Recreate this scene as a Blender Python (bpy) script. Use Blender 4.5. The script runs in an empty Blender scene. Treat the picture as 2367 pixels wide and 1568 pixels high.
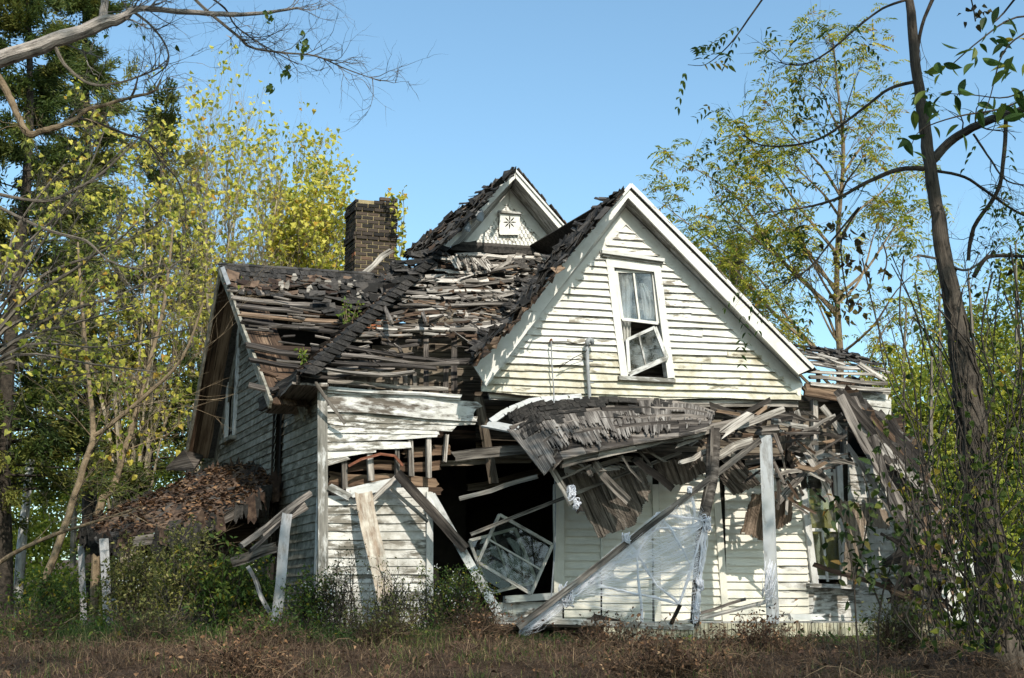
import bpy, math, random
import numpy as np
from mathutils import Vector, Matrix, noise as mnoise

random.seed(7)
NP = np.random.default_rng(7)
R = math.radians
SC = bpy.context.scene
COL = SC.collection

# ------------------------------------------------------------------ camera, sky, sun, exposure
F = 2900.0                      # focal length measured on a 2367 px wide picture
CX, CY, HOR = 1183.5, 784.0, 1410.0
EYE = Vector((0, 0, 0.36))
PITCH = math.atan((HOR - CY) / F)
cam = bpy.data.cameras.new('camera')
cam_o = bpy.data.objects.new('camera', cam)
COL.objects.link(cam_o)
cam.sensor_width = 36
cam.lens = 36 * F / 2367
cam.clip_end = 3000
cam_o.location = EYE
cam_o.rotation_euler = (R(90) + PITCH, 0, 0)
SC.camera = cam_o

SUN_EL, SUN_AZ = R(41), R(21)   # azimuth: to the right of straight behind the viewer
sun_dir = Vector((math.sin(SUN_AZ) * math.cos(SUN_EL), -math.cos(SUN_AZ) * math.cos(SUN_EL), math.sin(SUN_EL)))
w = bpy.data.worlds.new('World')
SC.world = w
w.use_nodes = True
nt = w.node_tree
nt.nodes.clear()
sky = nt.nodes.new('ShaderNodeTexSky')
sky.sky_type = 'NISHITA'
sky.sun_disc = False
sky.sun_elevation = SUN_EL
sky.sun_rotation = math.pi - SUN_AZ
sky.altitude = 0
sky.air_density = 1.0
sky.dust_density = 1.6
sky.ozone_density = 0.0
bg = nt.nodes.new('ShaderNodeBackground')
bg.inputs['Strength'].default_value = 0.15
out = nt.nodes.new('ShaderNodeOutputWorld')
tint = nt.nodes.new('ShaderNodeMix')
tint.data_type = 'RGBA'; tint.blend_type = 'MULTIPLY'
tint.inputs[0].default_value = 1.0
tint.inputs[7].default_value = (0.86, 1.09, 1.09, 1)
nt.links.new(sky.outputs[0], tint.inputs[6])
nt.links.new(tint.outputs[2], bg.inputs[0])
nt.links.new(bg.outputs[0], out.inputs[0])
sl = bpy.data.lights.new('sun', 'SUN')
sl.energy = 3.9
sl.angle = R(0.6)
sl.color = (1.0, 0.93, 0.82)
so = bpy.data.objects.new('sun', sl)
COL.objects.link(so)
so.rotation_euler = sun_dir.to_track_quat('Z', 'Y').to_euler()
so.location = (8, -20, 20)
SC.view_settings.view_transform = 'Standard'
SC.view_settings.look = 'None'
SC.view_settings.gamma = 1
SC.view_settings.exposure = 0.55

# ------------------------------------------------------------------ pixel -> place
def ray(x, y):
    cx, cy = (x - CX) / F, -(y - CY) / F
    cp, sp = math.cos(PITCH), math.sin(PITCH)
    return Vector((cx, cp - sp * cy, sp + cp * cy))

def at(x, y, d):
    r = ray(x, y)
    return EYE + r * (d / r.y)

class Plane:
    def __init__(s, p, n):
        s.p = Vector(p); s.n = Vector(n).normalized()
        if s.n.dot(EYE - s.p) < 0: s.n = -s.n
    def off(s, d): return Plane(s.p + s.n * d, s.n)

def pp(x, y, pl, off=0.0):
    if not isinstance(pl, Plane): return at(x, y, pl - off)
    r = ray(x, y)
    q = pl.p + pl.n * off
    return EYE + r * ((q - EYE).dot(pl.n) / r.dot(pl.n))

def px_of(P):
    v = Vector(P) - EYE
    cp, sp = math.cos(PITCH), math.sin(PITCH)
    z = v.y * cp + v.z * sp
    u = -v.y * sp + v.z * cp
    return CX + F * v.x / z, CY - F * u / z

def mpx(d): return d / F        # metres for one picture pixel at a distance

A_F, A_S = R(16), R(25)
dF = Vector((math.cos(A_F), math.sin(A_F), 0))
nF = Vector((math.sin(A_F), -math.cos(A_F), 0))
dS = Vector((-math.sin(A_S), math.cos(A_S), 0))
nS = Vector((-math.cos(A_S), -math.sin(A_S), 0))
UP = Vector((0, 0, 1))
C0 = at(737, HOR, 17.0)
PF = Plane(C0, nF)                          # ground floor front wall
PS = Plane(C0, nS)                          # side wall of the bay
E0 = C0 + dS * 2.3 - dF * 0.1
PG = Plane(E0, nS)                          # gable end of the left wing
PGR = Plane(E0 - dF * 0.55, nS)             # its rake trim
PW = PF.off(0.12)                           # gable wall
PR = PF.off(0.42)                           # gable rake trim
eA = pp(735, 868, PF, 0.30)
PH = Plane(eA, dF.cross(nF * -1 * math.cos(R(43)) + UP * math.sin(R(43))))      # front slope of bay roof
dormP = pp(1160, 566, PH)
PD = Plane(dormP, nF)                       # dormer wall
PDR = PD.off(0.42)
rA = pp(510, 612, PGR); rB = pp(626, 925, PGR)
PRW = Plane(rA, dF.cross(rB - rA))          # front slope of the wing roof
gA = pp(1456, 430, PR)
PGL = Plane(gA, (pp(1098, 845, PR) - gA).cross(dS))    # left slope of the front gable roof
dA = pp(1192, 393, PDR)
PDL = Plane(dA, (pp(1022, 568, PDR) - dA).cross(dS))   # left slope of the dormer roof

# ------------------------------------------------------------------ materials
def mat_base(name):
    m = bpy.data.materials.new(name)
    m.use_nodes = True
    n = m.node_tree
    n.nodes.clear()
    o = n.nodes.new('ShaderNodeOutputMaterial')
    p = n.nodes.new('ShaderNodeBsdfPrincipled')
    n.links.new(p.outputs[0], o.inputs[0])
    p.inputs['Specular IOR Level'].default_value = 0.25
    return m, n, p, o

def N(n, typ, **kw):
    x = n.nodes.new(typ)
    for k, v in kw.items():
        if k in x.inputs: x.inputs[k].default_value = v
        else: setattr(x, k, v)
    return x

def ramp(n, src, stops):
    r = n.nodes.new('ShaderNodeValToRGB')
    e = r.color_ramp.elements
    while len(e) > 2: e.remove(e[-1])
    for i, (p, c) in enumerate(stops):
        if i > 1: e.new(p)
        e[i].position = p
        e[i].color = (*c, 1) if len(c) == 3 else c
    n.links.new(src, r.inputs[0])
    return r

def math_n(n, op, a, b):
    x = n.nodes.new('ShaderNodeMath'); x.operation = op
    for i, v in enumerate((a, b)):
        if hasattr(v, 'links') or hasattr(v, 'is_linked'): n.links.new(v, x.inputs[i])
        else: x.inputs[i].default_value = v
    return x.outputs[0]

def mixc(n, f, a, b):
    x = n.nodes.new('ShaderNodeMix'); x.data_type = 'RGBA'
    if hasattr(f, 'is_linked'): n.links.new(f, x.inputs[0])
    else: x.inputs[0].default_value = f
    for i, v in ((6, a), (7, b)):
        if hasattr(v, 'is_linked'): n.links.new(v, x.inputs[i])
        else: x.inputs[i].default_value = (*v, 1)
    return x.outputs[2]

def grain_nodes(n, su=1.6, sv=20.0, sc=1.0, detail=6):
    uv = N(n, 'ShaderNodeUVMap')
    mp = N(n, 'ShaderNodeMapping')
    mp.inputs['Scale'].default_value = (su, sv, 1)
    n.links.new(uv.outputs[0], mp.inputs[0])
    t = N(n, 'ShaderNodeTexNoise', Scale=sc, Detail=detail, Roughness=0.65)
    n.links.new(mp.outputs[0], t.inputs['Vector'])
    return t.outputs[0]

def wpos_noise(n, scale, detail=4, rough=0.6):
    g = N(n, 'ShaderNodeNewGeometry')
    t = N(n, 'ShaderNodeTexNoise', Scale=scale, Detail=detail, Roughness=rough)
    n.links.new(g.outputs['Position'], t.inputs['Vector'])
    return t.outputs[0]

def rnd_attr(n):
    a = N(n, 'ShaderNodeAttribute'); a.attribute_name = 'rnd'
    return a.outputs['Fac']

def add_bump(n, p, h, strength, dist=0.01):
    b = N(n, 'ShaderNodeBump', Strength=strength, Distance=dist)
    n.links.new(h, b.inputs['Height'])
    n.links.new(b.outputs[0], p.inputs['Normal'])

def wood_mat(name, dark, mid, light, rough=0.85, rv=0.45):
    m, n, p, o = mat_base(name)
    g = grain_nodes(n)
    g2 = grain_nodes(n, 0.8, 6, 1.0, 3)
    r = rnd_attr(n)
    v = math_n(n, 'ADD', math_n(n, 'MULTIPLY', g, 1.15), math_n(n, 'SUBTRACT', math_n(n, 'MULTIPLY', g2, 0.6), 0.29))
    v = math_n(n, 'ADD', v, math_n(n, 'MULTIPLY', math_n(n, 'SUBTRACT', r, 0.5), rv))
    c = ramp(n, v, [(0.30, dark), (0.58, mid), (0.86, light)])
    ck = grain_nodes(n, 1.1, 34, 1.0, 3)
    cr = ramp(n, ck, [(0.36, (0.18, 0.17, 0.16)), (0.46, (1, 1, 1))])
    cm = N(n, 'ShaderNodeMix'); cm.data_type = 'RGBA'; cm.blend_type = 'MULTIPLY'; cm.inputs[0].default_value = 1
    n.links.new(c.outputs[0], cm.inputs[6]); n.links.new(cr.outputs[0], cm.inputs[7])
    n.links.new(cm.outputs[2], p.inputs['Base Color'])
    p.inputs['Roughness'].default_value = rough
    add_bump(n, p, g, 0.7, 0.012)
    return m

def paint_mat(name, paint, wood_d, wood_l, thr=0.40, soft=0.05, grime=0.35, rv=0.16, grime_c=(0.26, 0.23, 0.15)):
    """old house paint: peels along the grain to bare grey wood, with dirt"""
    m, n, p, o = mat_base(name)
    g = grain_nodes(n, 2.0, 26)
    g2 = grain_nodes(n, 3.5, 11, 1.0, 5)
    big = wpos_noise(n, 0.8, 5, 0.6)
    fine = wpos_noise(n, 7.0, 4, 0.65)
    r = rnd_attr(n)
    v = math_n(n, 'ADD', math_n(n, 'MULTIPLY', g2, 0.6), math_n(n, 'MULTIPLY', big, 0.4))
    v = math_n(n, 'ADD', v, math_n(n, 'MULTIPLY', math_n(n, 'SUBTRACT', r, 0.5), rv))
    mask = ramp(n, v, [(thr - soft, (0, 0, 0)), (thr + soft, (1, 1, 1))])
    wood = ramp(n, g, [(0.3, wood_d), (0.75, wood_l)])
    gm = ramp(n, math_n(n, 'ADD', math_n(n, 'MULTIPLY', fine, 0.5), math_n(n, 'MULTIPLY', big, 0.6)),
              [(0.48, (0, 0, 0)), (0.72, (grime, grime, grime))])
    pc = mixc(n, gm.outputs[0], paint, grime_c)
    tone = math_n(n, 'MULTIPLY', math_n(n, 'SUBTRACT', r, 0.3), 0.22)
    pc = mixc(n, tone, pc, (paint[0] * 0.55, paint[1] * 0.55, paint[2] * 0.5))
    c = mixc(n, mask.outputs[0], wood.outputs[0], pc)
    n.links.new(c, p.inputs['Base Color'])
    p.inputs['Roughness'].default_value = 0.7
    h = math_n(n, 'ADD', mask.outputs[0], math_n(n, 'MULTIPLY', g, 0.6))
    add_bump(n, p, h, 0.5, 0.006)
    return m

def flat_mat(name, c1, c2, scale=12, rough=0.9, bump=0.3, rv=0.3, dist=0.01):
    m, n, p, o = mat_base(name)
    f = wpos_noise(n, scale, 6, 0.7)
    r = rnd_attr(n)
    v = math_n(n, 'ADD', f, math_n(n, 'MULTIPLY', math_n(n, 'SUBTRACT', r, 0.5), rv))
    c = ramp(n, v, [(0.3, c1), (0.7, c2)])
    n.links.new(c.outputs[0], p.inputs['Base Color'])
    p.inputs['Roughness'].default_value = rough
    add_bump(n, p, f, bump, dist)
    return m

def leaf_mat(name, stops, trans=0.45, rough=0.55):
    m, n, p, o = mat_base(name)
    r = rnd_attr(n)
    c = ramp(n, r, stops)
    n.links.new(c.outputs[0], p.inputs['Base Color'])
    p.inputs['Roughness'].default_value = rough
    t = N(n, 'ShaderNodeBsdfTranslucent')
    n.links.new(c.outputs[0], t.inputs['Color'])
    mx = N(n, 'ShaderNodeMixShader')
    mx.inputs[0].default_value = trans
    n.links.new(p.outputs[0], mx.inputs[1]); n.links.new(t.outputs[0], mx.inputs[2])
    n.links.new(mx.outputs[0], o.inputs[0])
    return m

def glass_mat(name, tint=(0.9, 0.95, 1.0), mixv=0.35, rough=0.03, dirt=0.25):
    m, n, p, o = mat_base(name)
    tr = N(n, 'ShaderNodeBsdfTransparent'); tr.inputs[0].default_value = (*tint, 1)
    gl = N(n, 'ShaderNodeBsdfGlossy', Roughness=rough)
    df = N(n, 'ShaderNodeBsdfDiffuse'); df.inputs[0].default_value = (0.5, 0.52, 0.5, 1)
    m1 = N(n, 'ShaderNodeMixShader'); m1.inputs[0].default_value = mixv
    n.links.new(tr.outputs[0], m1.inputs[1]); n.links.new(gl.outputs[0], m1.inputs[2])
    f = wpos_noise(n, 6, 5, 0.7)
    dr = ramp(n, f, [(0.4, (0, 0, 0)), (0.75, (dirt, dirt, dirt))])
    m2 = N(n, 'ShaderNodeMixShader')
    n.links.new(dr.outputs[0], m2.inputs[0])
    n.links.new(m1.outputs[0], m2.inputs[1]); n.links.new(df.outputs[0], m2.inputs[2])
    n.links.new(m2.outputs[0], o.inputs[0])
    return m

M = {}
M['paint'] = paint_mat('old white paint', (0.63, 0.622, 0.59), (0.10, 0.085, 0.065), (0.33, 0.30, 0.25), 0.395, 0.03, 0.6, 0.12)
M['paint_low'] = paint_mat('stained white paint', (0.58, 0.555, 0.47), (0.06, 0.055, 0.035), (0.26, 0.22, 0.16), 0.42, 0.04, 0.85, 0.12, (0.18, 0.145, 0.07))
M['paint_worn'] = paint_mat('peeling white paint', (0.57, 0.56, 0.535), (0.05, 0.048, 0.036), (0.25, 0.225, 0.19), 0.455, 0.035, 0.8, 0.12, (0.17, 0.15, 0.11))
M['paint_grim_shade'] = paint_mat('mossy shade-darkened paint', (0.36, 0.335, 0.285), (0.03, 0.026, 0.018), (0.14, 0.125, 0.09), 0.47, 0.07, 0.95, 0.14, (0.035, 0.034, 0.018))  # moss and dirt, with the left walls' shade darkened into the base colour
M['paint_cream'] = paint_mat('cream wall paint', (0.62, 0.595, 0.52), (0.12, 0.10, 0.07), (0.36, 0.32, 0.25), 0.33, 0.04, 0.25, 0.1)
M['trim'] = paint_mat('white trim paint', (0.66, 0.65, 0.615), (0.12, 0.10, 0.08), (0.36, 0.33, 0.28), 0.36, 0.04, 0.35, 0.1)
M['trim_worn'] = paint_mat('flaking trim paint', (0.56, 0.56, 0.55), (0.06, 0.06, 0.05), (0.30, 0.28, 0.25), 0.48, 0.05, 0.4, 0.2)
M['grey'] = wood_mat('weathered grey wood', (0.028, 0.023, 0.02), (0.17, 0.15, 0.13), (0.50, 0.46, 0.415))
M['greyd'] = wood_mat('dark weathered wood', (0.012, 0.0095, 0.008), (0.06, 0.05, 0.043), (0.23, 0.20, 0.175))
M['brown'] = wood_mat('brown rotten wood', (0.018, 0.011, 0.007), (0.085, 0.052, 0.033), (0.24, 0.165, 0.11))
M['inner'] = wood_mat('interior boards', (0.022, 0.016, 0.011), (0.085, 0.066, 0.048), (0.20, 0.165, 0.125))
M['dark'] = flat_mat('shade and wire black', (0.008, 0.007, 0.006), (0.03, 0.025, 0.02), 3, 1.0, 0.1)  # near-black stands in for room shade in gaps; also wire and dark sticks
M['shingle'] = flat_mat('black asphalt shingle', (0.012, 0.011, 0.010), (0.072, 0.064, 0.058), 22, 0.9, 0.4, 0.5)
M['felt'] = flat_mat('torn brown roofing felt', (0.025, 0.015, 0.011), (0.15, 0.10, 0.07), 9, 0.95, 0.4, 0.5)
M['rust'] = flat_mat('rusty sheet metal', (0.07, 0.022, 0.011), (0.20, 0.068, 0.032), 9, 0.6, 0.3, 0.2)
M['metal'] = flat_mat('dull grey metal', (0.16, 0.17, 0.18), (0.30, 0.31, 0.32), 8, 0.45, 0.1, 0.1)
M['mortar'] = flat_mat('yellow mortar', (0.16, 0.13, 0.075), (0.34, 0.27, 0.15), 20, 0.95, 0.3, 0)
M['paint_fr'] = paint_mat('flaked frieze paint', (0.58, 0.575, 0.56), (0.05, 0.038, 0.028), (0.19, 0.165, 0.14), 0.46, 0.05, 0.5, 0.05)
def brick_mat():
    m, n, p, o = mat_base('soot stained brick')
    r = rnd_attr(n)
    f = wpos_noise(n, 16, 5, 0.7)
    v = math_n(n, 'ADD', r, math_n(n, 'MULTIPLY', math_n(n, 'SUBTRACT', f, 0.5), 0.5))
    c = ramp(n, v, [(0.1, (0.016, 0.014, 0.013)), (0.6, (0.06, 0.045, 0.035)), (0.86, (0.115, 0.07, 0.045)), (0.97, (0.30, 0.10, 0.045))])
    n.links.new(c.outputs[0], p.inputs['Base Color'])
    p.inputs['Roughness'].default_value = 0.9
    add_bump(n, p, f, 0.4, 0.01)
    return m
M['brick'] = brick_mat()
M['glass'] = glass_mat('dusty window glass', (0.7, 0.74, 0.74), 0.10, 0.04, 0.22)
M['glass_sky'] = glass_mat('upper window glass', (0.75, 0.8, 0.85), 0.16, 0.06, 0.35)
M['bark'] = flat_mat('grey brown bark', (0.035, 0.028, 0.02), (0.20, 0.17, 0.13), 14, 0.9, 0.8, 0.2, 0.03)
M['barkd'] = flat_mat('dark bark', (0.012, 0.010, 0.008), (0.075, 0.06, 0.046), 16, 0.9, 0.8, 0.2, 0.03)
M['barkp'] = flat_mat('pale dead bark', (0.10, 0.085, 0.07), (0.46, 0.41, 0.36), 10, 0.9, 0.9, 0.2, 0.03)
def bark_mat(name, c1, c2, around=9, along=3.0):
    m, n, p, o = mat_base(name)
    g = grain_nodes(n, around, along, 1.0, 5)
    f = wpos_noise(n, 9, 5, 0.7)
    v = math_n(n, 'ADD', math_n(n, 'MULTIPLY', g, 0.7), math_n(n, 'MULTIPLY', f, 0.4))
    c = ramp(n, v, [(0.40, c1), (0.50, tuple(lerp_(a, b, .55) for a, b in zip(c1, c2))), (0.68, c2)])
    n.links.new(c.outputs[0], p.inputs['Base Color'])
    p.inputs['Roughness'].default_value = 0.9
    add_bump(n, p, g, 1.0, 0.03)
    return m
def lerp_(a, b, t): return a + (b - a) * t
M['barkp'] = bark_mat('pale dead bark', (0.055, 0.045, 0.038), (0.46, 0.41, 0.37), 12, 1.3)
M['bark'] = bark_mat('grey brown bark', (0.025, 0.02, 0.015), (0.21, 0.18, 0.145), 6, 2)
M['bark_stem'] = flat_mat('pale twig bark', (0.12, 0.10, 0.07), (0.40, 0.34, 0.25), 10, 0.9, 0.3, 0.4)
M['bark_tan'] = flat_mat('tan bark', (0.085, 0.06, 0.035), (0.26, 0.195, 0.125), 12, 0.9, 0.7, 0.2, 0.03)
M['lf_yel'] = leaf_mat('yellow leaves', [(0, (0.20, 0.25, 0.03)), (0.4, (0.48, 0.46, 0.07)), (0.9, (0.72, 0.64, 0.13)), (1, (0.45, 0.24, 0.03))], 0.5)
M['lf_yg'] = leaf_mat('yellow green leaves', [(0, (0.13, 0.18, 0.02)), (0.5, (0.33, 0.35, 0.045)), (0.9, (0.56, 0.50, 0.08)), (1, (0.30, 0.16, 0.02))])
M['lf_far'] = leaf_mat('far autumn leaves', [(0, (0.06, 0.10, 0.015)), (0.5, (0.22, 0.26, 0.03)), (1, (0.50, 0.45, 0.06))])
M['lf_green'] = leaf_mat('green leaves', [(0, (0.03, 0.06, 0.012)), (0.6, (0.085, 0.14, 0.028)), (0.92, (0.17, 0.20, 0.035)), (1, (0.35, 0.25, 0.02))])
M['lf_dk'] = leaf_mat('dull green leaves', [(0, (0.012, 0.028, 0.008)), (0.6, (0.035, 0.06, 0.014)), (0.93, (0.08, 0.09, 0.02)), (1, (0.20, 0.10, 0.02))], 0.3)
M['lf_cedar'] = leaf_mat('cedar sprays', [(0, (0.03, 0.055, 0.014)), (0.5, (0.09, 0.12, 0.026)), (1, (0.24, 0.22, 0.05))], 0.35)
M['lf_dead'] = leaf_mat('dead curled leaves', [(0, (0.03, 0.017, 0.010)), (0.6, (0.085, 0.048, 0.031)), (0.94, (0.22, 0.12, 0.06)), (1, (0.36, 0.24, 0.14))], 0.15, 0.8)
M['lf_olive'] = leaf_mat('olive weed leaves', [(0, (0.06, 0.07, 0.018)), (0.7, (0.18, 0.18, 0.045)), (1, (0.34, 0.29, 0.11))], 0.3)
M['grass'] = leaf_mat('grass blades', [(0, (0.03, 0.06, 0.012)), (0.6, (0.075, 0.12, 0.025)), (0.85, (0.17, 0.17, 0.05)), (1, (0.34, 0.27, 0.13))], 0.35)
M['straw'] = leaf_mat('dead grass', [(0, (0.06, 0.035, 0.02)), (0.55, (0.10, 0.064, 0.04)), (0.88, (0.19, 0.125, 0.078)), (1, (0.36, 0.25, 0.15))], 0.2, 0.8)
M['flower'] = leaf_mat('small pale flowers', [(0, (0.5, 0.5, 0.45)), (1, (0.8, 0.8, 0.76))], 0.3)
M['grey_paint'] = paint_mat('dusty grey sash paint', (0.42, 0.41, 0.38), (0.08, 0.07, 0.06), (0.26, 0.24, 0.21), 0.42, 0.06, 0.5, 0.1)
M['glass_loose'] = glass_mat('dusty loose glass', (0.55, 0.60, 0.55), 0.07, 0.03, 0.05)
M['curtain'] = leaf_mat('thin curtain', [(0, (0.62, 0.60, 0.55)), (1, (0.78, 0.76, 0.70))], 0.5)
M['blind'] = leaf_mat('yellow green window blind', [(0, (0.30, 0.27, 0.08)), (1, (0.42, 0.38, 0.14))], 0.2)
M['redcloth'] = leaf_mat('faded red curtain', [(0, (0.35, 0.12, 0.10)), (1, (0.45, 0.2, 0.17))], 0.3)
M['web'] = leaf_mat('white web fibre', [(0, (0.72, 0.73, 0.79)), (1, (0.86, 0.86, 0.89))], 0.4)
M['cloth'] = flat_mat('white cloth', (0.5, 0.5, 0.5), (0.78, 0.78, 0.78), 10, 0.9, 0.2, 0.1)

def ground_mat():
    m, n, p, o = mat_base('leaf strewn earth')
    a = wpos_noise(n, 2.2, 6, 0.7)
    b = wpos_noise(n, 26, 6, 0.75)
    v = math_n(n, 'ADD', math_n(n, 'MULTIPLY', a, 0.5), math_n(n, 'MULTIPLY', b, 0.5))
    c = ramp(n, v, [(0.3, (0.018, 0.012, 0.008)), (0.52, (0.07, 0.043, 0.027)), (0.7, (0.15, 0.095, 0.06))])
    n.links.new(c.outputs[0], p.inputs['Base Color'])
    p.inputs['Roughness'].default_value = 1
    add_bump(n, p, b, 1.0, 0.05)
    return m
M['earth'] = ground_mat()
M['grey_mid'] = wood_mat('splintered grey board', (0.02, 0.017, 0.015), (0.105, 0.092, 0.082), (0.36, 0.33, 0.30), 0.9, 0.2)
M['fibre'] = wood_mat('torn fibre sheathing', (0.03, 0.024, 0.02), (0.115, 0.095, 0.078), (0.30, 0.26, 0.22), 0.95, 0.1)
M['fibre_b'] = wood_mat('torn brown sheathing', (0.035, 0.022, 0.015), (0.12, 0.085, 0.06), (0.27, 0.20, 0.15), 0.95, 0.1)
M['trim_grey'] = paint_mat('grey post paint', (0.44, 0.45, 0.46), (0.12, 0.11, 0.10), (0.34, 0.33, 0.31), 0.42, 0.07, 0.3, 0.1)
M['post_worn'] = paint_mat('grey flaking post', (0.36, 0.36, 0.375), (0.06, 0.05, 0.04), (0.26, 0.235, 0.21), 0.46, 0.06, 0.6, 0.1, (0.14, 0.12, 0.09))
M['panel'] = wood_mat('brown fibre board', (0.07, 0.05, 0.036), (0.15, 0.115, 0.085), (0.26, 0.205, 0.155), 0.9, 0.15)
M['trim_stain'] = paint_mat('rust stained paint', (0.62, 0.58, 0.50), (0.10, 0.06, 0.035), (0.34, 0.26, 0.19), 0.45, 0.10, 0.7, 0.1, (0.26, 0.16, 0.09))
M['asphalt'] = flat_mat('road asphalt', (0.035, 0.035, 0.036), (0.065, 0.064, 0.062), 30, 0.95, 0.3, 0)

# ------------------------------------------------------------------ mesh building
def link_mesh(name, V, Fc, mats, parent, uvs=None, rnd=None, midx=None, smooth=False):
    V = np.asarray(V, dtype=np.float64).reshape(-1, 3)
    lo, hi = V.min(0), V.max(0)
    org = np.array([(lo[0] + hi[0]) / 2, (lo[1] + hi[1]) / 2, lo[2]])
    me = bpy.data.meshes.new(name)
    me.from_pydata((V - org).tolist(), [], Fc)
    for mm in mats: me.materials.append(mm)
    if uvs is not None:
        l = me.uv_layers.new(name='UVMap')
        l.data.foreach_set('uv', np.asarray(uvs, dtype=np.float32).ravel())
    a = me.attributes.new('rnd', 'FLOAT', 'FACE')
    if rnd is None: rnd = np.full(len(Fc), 0.5)
    a.data.foreach_set('value', np.asarray(rnd, dtype=np.float32))
    if midx is not None: me.polygons.foreach_set('material_index', np.asarray(midx, dtype=np.int32))
    if smooth: me.polygons.foreach_set('use_smooth', np.ones(len(Fc), dtype=bool))
    me.update()
    ob = bpy.data.objects.new(name, me)
    COL.objects.link(ob)
    o = Vector(org)
    if parent is not None:
        ob.parent = parent
        q = parent
        while q is not None:
            o = o - q.location
            q = q.parent
    ob.location = o
    return ob

def tag(o, label=None, cat=None, group=None, kind=None):
    if label: o['label'] = label
    if cat: o['category'] = cat
    if group: o['group'] = group
    if kind: o['kind'] = kind
    return o

def thing(name, loc, label, cat, group=None):
    o = bpy.data.objects.new(name, None)
    o.empty_display_size = 0.2
    COL.objects.link(o)
    o.location = loc
    return tag(o, label, cat, group)

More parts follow.
